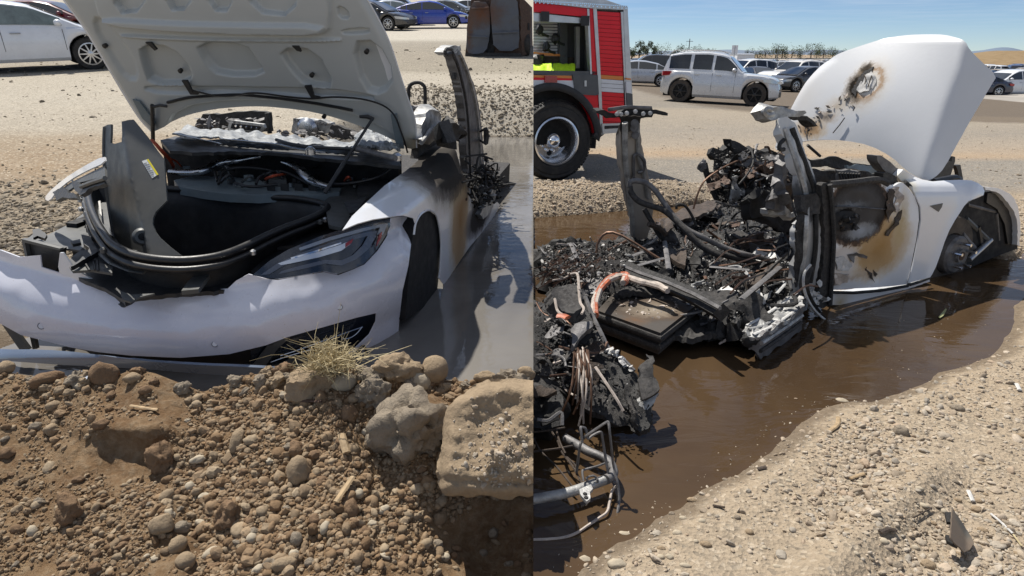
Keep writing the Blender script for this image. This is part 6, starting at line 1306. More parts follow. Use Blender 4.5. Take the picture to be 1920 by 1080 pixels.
    # rear heap
    for (x, y, rx, rz) in ((1040, 476, .30, .16), (1075, 470, .24, .15), (1110, 474, .2, .12), (1030, 500, .2, .12), (1150, 466, .22, .12), (1080, 505, .25, .13)):
        mb = MB(); mb.rock(Zf(.24)(x+6, y+10), (rx*.75, rx*.6, rz*.8), x+y, 4, .75); mb.build('charred_lump', M['char'], c, 30)
    mb = MB(); chips(mb, [Zf(.42+rs.uniform(-.06, .1))(rs.uniform(1024, 1170), rs.uniform(462, 520)) for _ in range(2600)], .003, .014, .7, .012, rs); tag(mb.build('charred_crust', M['char_mix'], c), kind='stuff')
    mb = MB(); chips(mb, [Zf(.42+rs.uniform(-.06, .1))(rs.uniform(1024, 1170), rs.uniform(462, 520)) for _ in range(90)], .005, .014, .5, .02, rs); tag(mb.build('ash_flakes', M['ash_white'], c), kind='stuff')
    # battery slab
    q = [Zf(.36)(x, y) for x, y in ((1120, 582), (1152, 548), (1253, 553), (1310, 568), (1238, 624))]; mb = MB(); mb.prism(q, Vector((0, 0, -.12)))
    bt = stain_mat('battery_lid_burnt', (.055, .047, .04), [(Zf(.36)(1222, 580), (.26, .22, .3), [(0, (.27, .23, .18), .95), (.45, (.20, .16, .12), .8), (.7, (.09, .06, .04), .7), (1, (.06, .05, .04), 0)]), (Zf(.36)(1190, 600), (.1, .1, .2), [(0, (.14, .08, .045), .9), (1, (.1, .08, .06), 0)]), (Zf(.33)(1150, 580), (.22, .22, .2), [(0, (.03, .026, .022), .9), (1, (.1, .08, .06), 0)])], 0, .7, 16, .1)
    ba = mb.build('battery_slab', bt, c, label='flat burnt battery slab at the edge of the brown water')
    for k, h in ((0, -.03), (1, -.08)): tub('slab_rim', [p+Vector((0, 0, h)) for p in (Zf(.36)(1119, 583), Zf(.36)(1238, 626), Zf(.36)(1312, 569))], .018, M['char_dull'], ba, 6)
    mb = MB(); chips(mb, [Zf(.363)(rs.uniform(1150, 1280), rs.uniform(556, 596)) for _ in range(60)], .004, .02, .25, .0, rs); tag(mb.build('slab_flakes', M['pale_cable'], ba), kind='stuff')
    for q, h, m in (([(1150, 560), (1165, 545), (1232, 540), (1254, 548), (1230, 556)], .37, 'char_dull'), ([(1286, 600), (1310, 574), (1340, 592), (1380, 612), (1344, 628), (1300, 634), (1262, 632)], .28, 'char_dull'), ([(1310, 575), (1345, 580), (1390, 600), (1352, 612)], .32, 'grey_burnt'), ([(1258, 400), (1300, 384), (1346, 374), (1352, 386), (1312, 402), (1272, 414)], .46, 'char_brown'), ([(1240, 412), (1256, 404), (1262, 424), (1248, 436)], .5, 'char_brown'), ([(1396, 540), (1450, 504), (1462, 512), (1410, 548)], .42, 'char_brown'), ([(1250, 462), (1288, 470), (1286, 494), (1250, 480)], .46, 'char_brown')):
        reg('burnt_plate', q, bump(h, .03, .05), M[m], c, 6, .03, jag=1.5)
    # long beam
    tub('floor_beam', [Zf(.46)(x, y) for x, y in ((1164, 498), (1200, 514), (1252, 534), (1300, 556), (1354, 586))], .055, M['char'], c, 4, flat=.9)
    tub('beam_edge', [Zf(.51)(x, y) for x, y in ((1164, 497), (1200, 512), (1252, 530), (1300, 551), (1350, 578))], .012, M['grey_burnt'], c, 5)
    # cables
    for i in range(7):
        o = lambda s: rs.uniform(-s, s); far = [(1116, 590), (1119, 560), (1132, 534), (1150, 521), (1172, 517), (1204, 528), (1232, 536), (1252, 545)]
        tub('power_cable', [Zf(.50)(x+o(4), y+o(3)) for x, y in (far if i % 2 else far[:5]+[(1170, 530)])], .016, M['orange_cable' if i in (0, 2, 4) else 'pale_cable'], c, 7, 40)
    for i in range(26): x, y = rs.uniform(1040, 1130), rs.uniform(474, 510); tub('burnt_wire', [Zf(.5)(x, y), Zf(.48)(x-22+rs.gauss(0, 5), y+14+rs.gauss(0, 3)), Zf(.4)(x-48+rs.gauss(0, 8), y+34+rs.gauss(0, 6))], .005, M['copper_wire'], c, 4, 10)
    for i in range(22): x, y = rs.uniform(1330, 1490), rs.uniform(420, 560); tub('burnt_wire', [Zf(.48)(x, y), Zf(.5)(x+rs.gauss(30, 10), y+rs.gauss(-12, 6)), Zf(.46)(x+rs.gauss(60, 18), y+rs.gauss(-20, 10))], .006, M[rs.choice(['copper_wire', 'char', 'rust', 'char'])], c, 4, 10)
    for a, b in (((1184, 480), (1222, 466)), ((1194, 498), (1244, 484)), ((1246, 452), (1254, 504)), ((1330, 500), (1405, 506)), ((1070, 456), (1082, 484)), ((1390, 560), (1462, 500))): tub('burnt_strip', [Zf(.5)(*a), Zf(.5)(*b)], .016, M['grey_burnt'], c, 4, flat=.4)
    # seat frame tubes
    v0 = lambda x, y, v: P(x, y, 'y', v)
    tub('seat_frame', [v0(1181, 352, .40), v0(1182, 342, .40), v0(1192, 339, .38), v0(1214, 345, .35), v0(1232, 362, .30), v0(1250, 388, .22), v0(1268, 412, .12), v0(1288, 430, .05), v0(1320, 446, -.05), v0(1362, 466, -.15), v0(1400, 478, -.25), v0(1436, 486, -.3), v0(1452, 500, -.35), v0(1440, 515, -.4)], .019, M['grey_burnt'], c, 9, 80)
    tub('seat_frame', [v0(1181, 350, .40), v0(1184, 362, .38), v0(1196, 376, .34), v0(1214, 384, .30), v0(1244, 394, .22), v0(1270, 416, .1), v0(1290, 436, 0), v0(1316, 462, -.1), v0(1350, 480, -.2)], .021, M['char_dull'], c, 9, 60)
    tub('seat_frame', [v0(1290, 442, 0.), v0(1330, 468, -.12), v0(1372, 482, -.2), v0(1420, 494, -.28), v0(1448, 506, -.34)], .021, M['char_dull'], c, 9, 50)
    tub('seat_frame', [v0(1208, 392, .32), v0(1222, 416, .28), v0(1236, 440, .25), v0(1246, 450, .24)], .018, M['char'], c, 8, 20)
    tub('seat_frame', [v0(1268, 392, .35), v0(1270, 384, .35), v0(1284, 386, .33), v0(1296, 402, .3), v0(1306, 424, .26)], .010, M['char'], c, 6, 24)
    tub('seat_bracket', [v0(1216, 420, .2), v0(1236, 428, .2), v0(1248, 440, .2)], .02, M['char_brown'], c, 5)
    # dashboard and steering column mass
    dm = lambda v: (lambda x, y: P(x, y, 'y', v)+Vector(noise.noise_vector(Vector((x*.045, y*.05, v))))*.05)
    for q, v, m in (([(1328, 284), (1336, 278), (1352, 280), (1372, 278), (1384, 284), (1376, 294), (1350, 296), (1332, 292)], .55, 'char'), ([(1370, 262), (1378, 264), (1400, 276), (1432, 284), (1456, 290), (1470, 296), (1456, 300), (1420, 296), (1392, 300), (1378, 290)], .42, 'char'), ([(1348, 296), (1372, 300), (1376, 330), (1368, 370), (1350, 372), (1344, 340)], .5, 'char_dull'), ([(1372, 298), (1420, 298), (1468, 302), (1496, 340), (1496, 372), (1440, 378), (1380, 376), (1366, 340)], .32, 'char'),
                    ([(1380, 318), (1424, 312), (1458, 318), (1456, 328), (1410, 330), (1386, 328)], .2, 'rust'), ([(1390, 296), (1402, 288), (1412, 296), (1440, 300), (1462, 306), (1460, 316), (1420, 314), (1396, 310)], .25, 'grey_burnt'), ([(1402, 370), (1440, 360), (1490, 366), (1500, 400), (1498, 440), (1460, 438), (1420, 420), (1404, 396)], .0, 'dark_cavity'), ([(1448, 388), (1456, 350), (1470, 300), (1480, 290), (1484, 300), (1474, 350), (1466, 396)], -.55, 'grey_burnt'), ([(1440, 390), (1448, 386), (1490, 396), (1492, 404), (1446, 402)], -.5, 'ash_metal'), ([(1462, 330), (1478, 326), (1492, 360), (1490, 400), (1472, 398)], -.3, 'char_brown')):
        reg('dash_piece', q, dm(v), M[m], c, 6, .06, jag=2)
    tub('column_post', [v0(1320, 306, .5), v0(1326, 330, .48), v0(1334, 352, .45), v0(1342, 372, .42)], [.035, .03, .028, .026], M['char'], c, 6, 14, flat=.7)
    mb = MB(); mb.rock(v0(1317, 312, .5), (.035, .03, .045), 8, 3, .5); mb.build('post_bracket', M['grey_burnt'], c)
    tub('steering_column', [v0(1384, 362, .25), v0(1400, 361, .2), v0(1432, 362, .1), v0(1450, 372, .0)], .03, M['char_dull'], c, 8, 20)
    mb = MB(); mb.lathe([(.04, -.03), (.045, 0), (.03, .03)], v0(1386, 362, .24), Vector((-1, 0, 0)), 14); mb.build('column_end', M['ash_metal'], c)
    for q in ([(1386, 300), (1360, 312), (1340, 324), (1320, 340), (1308, 364), (1300, 392)], [(1388, 302), (1390, 330), (1398, 352)], [(1396, 360), (1392, 390), (1396, 420)], [(1412, 364), (1430, 372), (1446, 378)], [(1436, 300), (1424, 340), (1428, 360)], [(1460, 310), (1468, 340), (1462, 360)]): tub('burnt_wire', [v0(x, y, .2) for x, y in q], .007, M['copper_wire'], c, 5, 20)
    mb = MB(); chips(mb, [dm(rs.uniform(.1, .5))(rs.uniform(1340, 1500), rs.uniform(280, 400)) for _ in range(1500)], .003, .013, .7, .02, rs); tag(mb.build('charred_crust', M['char_mix'], c), kind='stuff')
    mb = MB(); chips(mb, [dm(rs.uniform(.0, .3))(rs.uniform(1370, 1500), rs.uniform(300, 440)) for _ in range(110)], .005, .016, .5, .02, rs); tag(mb.build('ash_flakes', M['ash_metal'], c), kind='stuff')
    reg('ash_sheet', [(1374, 330), (1384, 334), (1390, 360), (1384, 380), (1372, 384), (1366, 370), (1378, 352)], dm(.15), M['ash_metal'], c, 5, .02, jag=2)
    inpoly = [(1030, 480), (1110, 470), (1200, 436), (1300, 404), (1440, 380), (1495, 390), (1490, 540), (1420, 582), (1340, 604), (1250, 552), (1180, 520), (1110, 560), (1060, 540)]
    def pick(r):
        while 1:
            x, y = r.uniform(1030, 1495), r.uniform(380, 605)
            if inside(inpoly, x, y): return bump(.38, .06, .03)(x, y)
    crumples(c, pick, 70, .03, .12, ['char', 'char_dull', 'grey_burnt', 'char', 'char_brown', 'rust', 'char_dull', 'ash_metal'], 3); bars(c, pick, 55, .12, .45, .004, .012, ['grey_burnt', 'char', 'copper_wire', 'rust', 'char_dull', 'ash_metal', 'char'], 4)
    dpick = lambda r: dm(r.uniform(.1, .5))(r.uniform(1350, 1490), r.uniform(285, 390))
    crumples(c, dpick, 34, .025, .10, ['char', 'char_dull', 'grey_burnt', 'char_brown', 'rust'], 6); bars(c, dpick, 36, .10, .34, .004, .011, ['grey_burnt', 'char', 'copper_wire', 'rust', 'char'], 7)
    hpick = lambda r: Zf(r.uniform(.42, .5))(r.uniform(1026, 1160), r.uniform(464, 520)); bars(c, hpick, 26, .08, .26, .003, .008, ['grey_burnt', 'copper_wire', 'char', 'pale_cable'], 9)
    return c
WRECK = wreck()
# ------------------------------------------------------------------ right place: torn rear section and wire seat frame in the water
def rear_section():
    rs = random.Random(8); g = PZ(1110, 760, ZWR)
    c = thing('burnt_rear_section', 'charred torn rear end of a car lying in the water at the near corner', 'wreckage', g)
    zf = lambda x, y: ZWR+.04+.30*(812-y)/260.
    def S(o, a=.03): return lambda x, y: PZ(x, y, zf(x, y)+o)+Vector(noise.noise_vector(Vector((x*.03, y*.03, o*9))))*a
    def rg(n, q, o, m, t=.04, step=6, jag=1.6, a=.03, par=c, **k): return reg(n, q, S(o, a), M[m], par, step, t, jag, cut=1, **k)
    rg('charred_bed', [(990, 560), (1012, 566), (1040, 548), (1080, 556), (1110, 604), (1140, 642), (1172, 674), (1186, 694), (1198, 720), (1216, 745), (1216, 796), (1180, 792), (1120, 772), (1096, 740), (1060, 730), (990, 740)], -.04, 'char', .08, 7)
    rg('panel_fin', [(1096, 650), (1114, 628), (1140, 645), (1172, 673), (1188, 694), (1204, 720), (1222, 745), (1221, 800), (1206, 811), (1184, 790), (1150, 740), (1120, 700)], .03, 'char', .03, 6)
    rg('panel_fold', [(1120, 700), (1150, 738), (1184, 788), (1206, 811), (1180, 802), (1146, 786), (1108, 772), (1096, 742), (1090, 700)], .02, 'char_dull', .03, 6)
    rg('fin_tip', [(1190, 694), (1204, 682), (1214, 678), (1216, 667), (1221, 676), (1218, 690), (1226, 708), (1234, 733), (1224, 740), (1212, 748), (1200, 726)], .05, 'char_dull', .02, 5)
    rg('fin_fold', [(1172, 722), (1186, 734), (1200, 770), (1206, 800), (1194, 790), (1180, 760)], .05, 'char_dull', .02, 5)
    rg('fin_gutter', [(1205, 748), (1232, 734), (1228, 748), (1222, 756), (1214, 760)], .03, 'ash_metal', .02, 4)
    rg('locker_lump', [(1040, 536), (1060, 532), (1082, 536), (1090, 560), (1094, 580), (1076, 590), (1056, 580), (1042, 566)], .08, 'char_dull', .06, 5)
    rg('grey_plate', [(1066, 620), (1090, 606), (1110, 603), (1112, 614), (1098, 630), (1084, 646), (1076, 642)], .09, 'grey_burnt', .04, 5, .8)
    rg('dark_slot', [(1084, 648), (1098, 632), (1112, 624), (1116, 634), (1100, 646)], .06, 'dark_cavity', .02, 4)
    rg('left_frame', [(990, 676), (1026, 668), (1044, 684), (1040, 700), (1016, 706), (990, 700)], .04, 'char_dull', .05, 5)
    rg('left_cavity', [(990, 640), (1030, 630), (1050, 650), (1046, 676), (1026, 668), (990, 676)], .0, 'dark_cavity', .03, 6)
    rg('seat_block', [(990, 735), (1012, 728), (1042, 724), (1052, 742), (1060, 770), (1060, 800), (1036, 806), (990, 812)], .05, 'char', .09, 6)
    rg('block_lid', [(990, 728), (1014, 722), (1036, 726), (1040, 736), (990, 740)], .08, 'char_brown', .03, 5)
    rg('block_slot', [(1008, 786), (1052, 782), (1054, 794), (1012, 798)], .072, 'dark_cavity', .01, 5)
    tub('slot_rim', [S(.085)(x, y) for x, y in [(1002, 784), (1030, 786), (1056, 780), (1060, 798)]], .008, M['grey_burnt'], c, 5, 12, cut=1)
    tub('torn_edge', [S(.04)(x, y) for x, y in [(1096, 556), (1104, 590), (1124, 622), (1148, 650), (1172, 674), (1186, 694)]], .010, M['grey_burnt'], c, 5, 30)
    mb = MB(); chips(mb, [S(.05)(*p) for p in [(1144, 650), (1150, 653), (1156, 658), (1162, 664), (1168, 672), (1172, 678), (1180, 688)] for _ in range(3)], .008, .022, .6, .008, rs); tag(mb.build('ash_flakes', M['ash_white'], c), kind='stuff')
    poly = [(1004, 566), (1040, 548), (1080, 558), (1110, 606), (1140, 645), (1172, 676), (1198, 724), (1214, 750), (1212, 790), (1120, 768), (1060, 728), (1004, 734)]
    for nm, m, n, a, b in (('charred_crust', 'char_mix', 1500, .0025, .011), ('charred_debris', 'char_mix', 700, .002, .014), ('ash_flakes', 'ash_metal', 90, .002, .007)):
        P = []
        while len(P) < n:
            x, y = rs.uniform(1003, 1220), rs.uniform(548, 800)
            if inside(poly, x, y): P.append(S(.012 if y < 690 else .0)(x, y) if rs.random() < .75 else S(.06)(x, y))
        mb = MB(); chips(mb, P, a, b, .5, .008, rs); mb.cut(1); tag(mb.build(nm, M[m], c), kind='stuff')
    for k in range(16):
        x = rs.uniform(1084, 1102); y = rs.uniform(648, 662); x2 = x+rs.uniform(-30, 16); y2 = rs.uniform(720, 800); tub('hanging_wire', [S(.10)(x, y), S(.12)((x+x2)/2+rs.gauss(0, 4), (y+y2)/2), S(.05)(x2, y2)], .004, M['copper_wire' if k % 3 else 'pale_cable'], c, 4, 14, cut=1)
    for q in ([(1082, 540), (1088, 560), (1094, 578), (1090, 590)], [(1042, 560), (1050, 580), (1060, 600)], [(1110, 690), (1150, 745), (1170, 770)], [(1066, 514), (1080, 520), (1084, 545)]): tub('loose_wire', [S(.12)(x, y) for x, y in q], .006, M['pale_cable'], c, 5, 14)
    tub('orange_rag', [S(.12)(x, y) for x, y in [(1046, 590), (1054, 594), (1062, 602)]], .02, M['orange_cable'], c, 6, 8, flat=.4)
    pk = lambda r: S(.04)(r.uniform(1010, 1100), r.uniform(570, 720))
    crumples(c, pk, 16, .03, .09, ['char', 'char_dull', 'grey_burnt', 'char_brown'], 12); bars(c, pk, 16, .08, .25, .003, .007, ['grey_burnt', 'copper_wire', 'char', 'pale_cable'], 13)
    # wire seat frame
    zs = lambda h: (lambda x, y: PZ(x, y, ZWR+h))
    f = thing('wire_seat_frame', 'bare burnt seat frame of steel tube and bent wire half under water', 'seat frame', PZ(1080, 900, ZWR))
    tub('frame_tube', [zs(.05)(x, y) for x, y in [(960, 946), (1000, 936), (1040, 929), (1074, 921), (1106, 910), (1137, 899)]], .018, M['ash_metal'], f, 10, 30, cut=1)
    tub('frame_tube', [zs(.06)(x, y) for x, y in [(1137, 899), (1147, 893), (1150, 882), (1141, 865), (1126, 856), (1104, 847), (1080, 833), (1059, 821)]], .018, M['grey_burnt'], f, 10, 40)
    W = [[(1081, 887, .06), (1084, 862, .12), (1087, 839, .18), (1092, 824, .2), (1100, 817, .22), (1120, 803, .25), (1137, 792, .27), (1141, 793, .27), (1143, 808, .25), (1147, 845, .18), (1150, 872, .12), (1157, 900, .08), (1160, 918, .05), (1161, 939, .02), (1158, 960, .0), (1156, 973, -.02)],
         [(1092, 830, .2), (1089, 804, .24), (1090, 801, .24), (1098, 804, .23), (1102, 822, .2), (1112, 816, .21), (1126, 810, .22), (1129, 820, .2), (1134, 850, .14), (1139, 880, .09), (1143, 895, .06), (1154, 906, .05)],
         [(1159, 911, .05), (1152, 914, .04), (1147, 922, .03), (1143, 942, .02), (1138, 960, .015), (1122, 972, .01), (1104, 984, .008), (1080, 1000, .004), (1056, 1008, .0), (1030, 1011, .0), (1000, 1012, .0)],
         [(990, 811, .1), (1030, 807, .1), (1059, 802, .1)], [(990, 848, .08), (1040, 842, .08), (1074, 836, .08)], [(998, 818, .1), (1014, 846, .08), (1044, 876, .06), (1062, 898, .05), (1074, 913, .04)], [(1034, 808, .1), (1046, 828, .08), (1054, 848, .07), (1076, 878, .06), (1091, 906, .05)], [(1043, 806, .1), (1050, 830, .09), (1060, 850, .08)], [(1056, 852, .07), (1078, 872, .06), (1082, 890, .05)], [(1094, 902, .08), (1092, 884, .1), (1098, 880, .1), (1120, 874, .1), (1140, 866, .09)], [(1102, 902, .07), (1100, 896, .08), (1112, 892, .08), (1120, 898, .07), (1120, 904, .07)]]
    for i, q in enumerate(W): tub('frame_wire', [zs(h)(x, y) for x, y, h in q], .0050 if i < 3 else .0042, M['grey_burnt' if i in (0, 1, 9, 10) else ('char_brown' if i > 2 else 'pale_cable')], f, 6, 50, cut=1)
    br = reg('frame_bracket', [(1086, 917), (1108, 908), (1112, 916), (1106, 922), (1107, 934), (1100, 940), (1092, 932), (1088, 926)], zs(.085), M['ash_metal'], f, 4, .012)
    for x, y in ((1097, 926), (1099, 933)): mb = MB(); mb.lathe([(.008, 0), (.007, .002), (.001, .0022)], zs(.086)(x, y), (0, 0, 1), 10); mb.build('bracket_hole', M['dark_cavity'], br)
rear_section()

# ------------------------------------------------------------------ right place: parked cars, trees, hill
def right_cars():
    z = zright
    by_depth(make_car('parked_suv', 'large silver SUV with black spoked wheels parked beyond the wreck', 'wagon', (.70, .71, .72), rim='black_alloy', spokes=6, metal=.25, wheel_mat='tan_tyre', rack=True), 1347, 22.4, -25, z, .86)
    by_depth(make_car('parked_sedan', 'silver sedan with bright wheels beside the fire engine tail', 'sedan', (.52, .54, .57), spokes=8, metal=.3), 1190, 36, 172, z, KR)
    by_depth(make_car('parked_suv', 'dark grey SUV behind the silver sedan near the fire engine', 'suv', (.035, .036, .038), spokes=8), 1207, 41, 174, z, .88)
    by_depth(make_car('parked_suv', 'white boxy SUV half hidden behind the large silver SUV', 'suv', (.74, .74, .73), spokes=6), 1392, 44, -160, z, KR)
    by_depth(make_car('parked_suv', 'white SUV with roof rails behind the black-fronted damaged sedan', 'suv', (.72, .70, .66), spokes=6, rack=True), 1484, 39, 206, z, KR)
    by_depth(make_car('parked_sedan', 'dark grey damaged sedan with silver wheel left of the raised white hood', 'sedan', (.06, .063, .068), spokes=8), 1506, 36, 200, z, .9)
    by_depth(make_car('parked_sedan', 'dark blue car showing its tail right beside the white minivan', 'sedan', (.012, .02, .05), spokes=8), 1812, 40, 176, z, KR)
    by_depth(make_car('parked_minivan', 'white minivan parked at the right end of the yard', 'van', (.76, .77, .78), spokes=10, cat='minivan'), 1889, 41.5, 196, z, .9)
right_cars()
FAR = {}
def far_car(kind, col):
    k = (kind, col)
    if k in FAR: return FAR[k]
    S = SPEC[kind]; mb = MB(); b = body_mb(S, 12, False); mb.add(b.v, b.f, 0); b = house_mb(S, 9); mb.add(b.v, b.f, 0); w, zt, zr, hw = car_fns(S)
    for s in (-1, 1):
        for a, bb in S['pillars']: mb.grid([[tuple(p) for p in q] for q in pane_pts(S, a, bb, s, .012, 3)], 1)
        for sx in (-1, 1): mb.lathe([(S['r'], -.02), (S['r'], .08), (S['r']*.6, .09), (.01, .07)], Vector((sx*S['wb']/2, s*(S['W']/2-.04), S['r'])), Vector((0, s, 0)), 10, 2); mb.lathe([(S['r']*.6, .0), (S['r']*.55, .015), (.01, .016)], Vector((sx*S['wb']/2, s*(S['W']/2+.05), S['r'])), Vector((0, s, 0)), 8, 3)
    rx = [p[0] for p in S['roof']]
    for xa, xb in ((rx[-1]-.06, rx[-2]+.05), (rx[0]+.05, rx[1]-.03)): mb.grid([[(x, y*(hw(x, zr(x))-.09), zr(x)+.035) for y in (-1, 0, 1)] for x in np.linspace(xa, xb, 3)], 1)
    x = S['L']/2
    for s in (-1, 1): mb.box((x-.06, s*.66, zt(x-.3)-.12), (.16, .36, .13), None, 4); mb.box((-x+.05, s*.7, zt(-x+.2)-.12), (.12, .34, .14), None, 5)
    mb.box((x-.02, 0, .42), (.08, 1.1, .16), None, 2); mb.box((0, 0, .3), (S['L']*.9, S['W']*.8, .3), None, 2)
    o = mb.build('parked_car', [paint('far_paint_'+'_'.join(str(int(100*v)) for v in col), col), M['window_glass'], M['under'], M['alloy'], M['clear_lens'], M['red_lens']])
    FAR[k] = o; return o
def far_rows():
    rs = random.Random(21); cols = [((.72, .73, .74), 'white'), ((.42, .43, .45), 'silver'), ((.03, .03, .034), 'black'), ((.10, .105, .11), 'grey'), ((.015, .03, .10), 'blue'), ((.20, .012, .016), 'red'), ((.36, .31, .24), 'beige'), ((.72, .73, .74), 'white')]
    first = set()
    for d in (42, 47, 53, 60, 68, 78, 90, 104, 122, 144, 172, 208, 250):
        for a, b in ((1180, 1588), (1812, 1990)):
            px = a+rs.uniform(0, 12)
            while px < b:
                step = 2.75*1200/d*(1.0 if rs.random() < .9 else 1.9)
                skip = (d < 56 and (px < 1400 or px > 1540)) or rs.random() < .04
                if not skip:
                    kind = rs.choice(['sedan', 'sedan', 'suv', 'suv', 'van', 'pickup', 'coupe']); col, cn = rs.choice(cols); o = far_car(kind, col); key = (kind, col)
                    if key in first: o = o.copy(); COL.objects.link(o)
                    first.add(key); kn = {'suv': 'SUV', 'van': 'minivan', 'coupe': 'coupe', 'sedan': 'sedan', 'pickup': 'pickup truck'}[kind]
                    tag(o, 'small distant %s %s in the long rows of parked cars near the horizon' % (cn, kn), 'car', 'distant cars in rows at the horizon')
                    by_depth(o, px, d*rs.uniform(.985, 1.015), rs.choice([90, -90, -90, 70, -70, 100])+rs.uniform(-8, 8), zright, KR*rs.uniform(.96, 1.04))
                px += step
far_rows()
def foliage_mat():
    t = NT('foliage'); at = t.N('ShaderNodeAttribute', attribute_name='tone'); c = t.ramp(at.outputs['Fac'], [(0, (.022, .032, .014)), (.6, (.05, .065, .026)), (1, (.085, .095, .04))])
    t.set(color=c, rough=.8, spec=.2); M['foliage'] = t.mat
foliage_mat()
def tree(px, d, w_, h, seed, label):
    rs = random.Random(seed); x = d*CP*(px-960)/FPX*1.0; Y = d; z = ground_z(0, 0, lambda X, Y_: np.array([ZR])); x = (Y*CP-(z-CAMZ)*SP)*(px-960)/FPX
    c = thing('tree', label, 'tree', (x, Y, z), group='trees along the horizon')
    mb = MB(); b = Vector((x, Y, z)); mb.tube([b, b+Vector((0, 0, h*.35)), b+Vector((rs.uniform(-.1, .1)*w_, 0, h*.7))], [h*.04, h*.03, h*.012], 6)
    for _ in range(4): a = rs.uniform(0, 6.3); mb.tube([b+Vector((0, 0, h*.3)), b+Vector((math.cos(a)*w_*.3, math.sin(a)*w_*.3, h*rs.uniform(.55, .8)))], [h*.02, h*.006], 5)
    mb.build('trunk', M['char_brown'], c)
    V = []; F = []; T = []; cl = [(Vector((rs.uniform(-.36, .36)*w_, rs.uniform(-.3, .3)*w_, h*rs.uniform(.22, .86))), w_*rs.uniform(.18, .32)) for _ in range(11)]
    for ce, r in cl:
        tone = rs.random()
        for _ in range(52):
            u = Vector((rs.gauss(0, 1), rs.gauss(0, 1), rs.gauss(0, 1))).normalized()*r*rs.uniform(.5, 1.08); p = b+ce+u; s = h*.035*rs.uniform(.7, 1.5)
            a1 = Vector((rs.gauss(0, 1), rs.gauss(0, 1), rs.gauss(0, 1))).normalized()*s; a2 = a1.orthogonal().normalized()*s*.7; n = len(V)
            V += [p-a1, p+a2, p+a1, p-a2]; F.append((n, n+1, n+2, n+3)); T += [min(1, max(0, tone*.6+rs.random()*.4))]*4
    mb = MB(); mb.add(V, F, 0, False); o = mb.build('crown', M['foliage'], c); a = o.data.attributes.new('tone', 'FLOAT', 'POINT'); a.data.foreach_set('value', T)
def horizon():
    for i, (px, w_, h) in enumerate([(1184, 12, 14), (1198, 14, 17), (1213, 14, 17), (1226, 9, 13), (1239, 24, 12), (1262, 10, 8), (1280, 24, 13), (1306, 20, 10), (1331, 13, 9), (1407, 16, 8), (1420, 13, 8), (1434, 18, 9), (1454, 22, 13), (1466, 18, 13), (1484, 26, 11), (1500, 14, 8), (1520, 22, 13), (1531, 14, 8), (1543, 24, 11), (1560, 18, 9), (1574, 16, 8)]):
        d = 330+(i*37) % 90; k = d/1200.
        tree(px, d, w_*k*1.3, (h*1.5+4)*k, i+1, ('wide' if w_ >= 20 else 'narrow' if w_ < 13 else 'rounded')+(' tall' if h > 12 else ' low')+' green tree on the horizon '+('just right of the fire engine' if px < 1232 else 'behind the tail of the silver SUV' if px < 1270 else 'above the roof of the silver SUV' if px < 1320 else 'near the white sign post' if px < 1425 else 'near the small utility pole' if px < 1475 else 'left of the raised white hood'))
    # dry hill at the right
    Yh = np.array([60, 66, 74, 84, 96, 110, 130, 160]); hz = np.array([0, .5, 1.4, 2.4, 3.0, 3.2, 3.2, 3.0]); pxs = np.linspace(1560, 2700, 60); G = []
    for i, Y in enumerate(Yh*1.6):
        row = []
        for px in pxs:
            e = smooth(np.array((px-1690)/200.)); z = ZR-.2+float(e)*hz[i]*.92*(1+.10*noise.noise(Vector((px*.012, Y*.05, 0)))); row.append(((Y*CP-(z-CAMZ)*SP)*(px-960)/FPX, Y, z))
        G.append(row)
    t = NT('dry_hill_mat'); n = t.noise(.6, 9, .75); t.set(color=t.mix(t.mr(n, .35, .65), (.20, .14, .075), (.30, .22, .13)), rough=1., spec=.1, normal=t.bump(n, .3)); M['dry_hill_mat'] = t.mat
    mb = MB(); mb.grid(G); tag(mb.build('hill', t.mat, ang=180), 'low dry brown hill behind the white minivan', kind='structure')
    G = []
    for Y, h in ((560, 0), (600, 3.0), (680, 3.6), (760, 0)): G.append([((Y*CP-(h-CAMZ)*SP)*(px-960)/FPX, Y, ZR+h*(.75+.5*noise.noise(Vector((px*.02, Y, 0))))) for px in np.linspace(1000, 2100, 90)])
    mb = MB(); mb.grid(G); t2 = simple('ridge_mat', (.30, .22, .14), 1., var=.25, scale=.02); tag(mb.build('far_ridge', t2, ang=180), 'low tan ridge along the horizon', kind='structure')
    G = []
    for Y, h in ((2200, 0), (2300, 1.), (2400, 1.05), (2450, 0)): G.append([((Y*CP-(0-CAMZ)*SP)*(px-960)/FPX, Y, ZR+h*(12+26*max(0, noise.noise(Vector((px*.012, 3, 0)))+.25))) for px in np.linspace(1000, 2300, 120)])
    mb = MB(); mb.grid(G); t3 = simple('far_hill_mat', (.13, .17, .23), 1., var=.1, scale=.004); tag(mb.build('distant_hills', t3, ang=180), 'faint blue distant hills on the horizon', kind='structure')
    def pole(px, top, d, label, arm=True, sign=False):
        Y = d; z = ZR; x = (Y*CP-(z-CAMZ)*SP)*(px-960)/FPX; h = (105-top)/1200.*d+1.5; c = thing('utility_pole' if not sign else 'sign_post', label, 'pole' if not sign else 'sign', (x, Y, z)); b = Vector((x, Y, z)); mb = MB(); mb.tube([b, b+Vector((0, 0, h))], [.22, .15] if not sign else .1, 6); mb.build('post', M['grey_steel'] if not sign else M['aluminium'], c)
        if arm: mb = MB(); mb.box(b+Vector((0, 0, h*.88)), (2.6, .15, .16)); mb.build('cross_arm', M['grey_steel'], c)
        if sign: mb = MB(); mb.box(b+Vector((0, 0, h-.9)), (1.3, .1, 1.8)); mb.build('sign_board', M['stripe_white'], c)
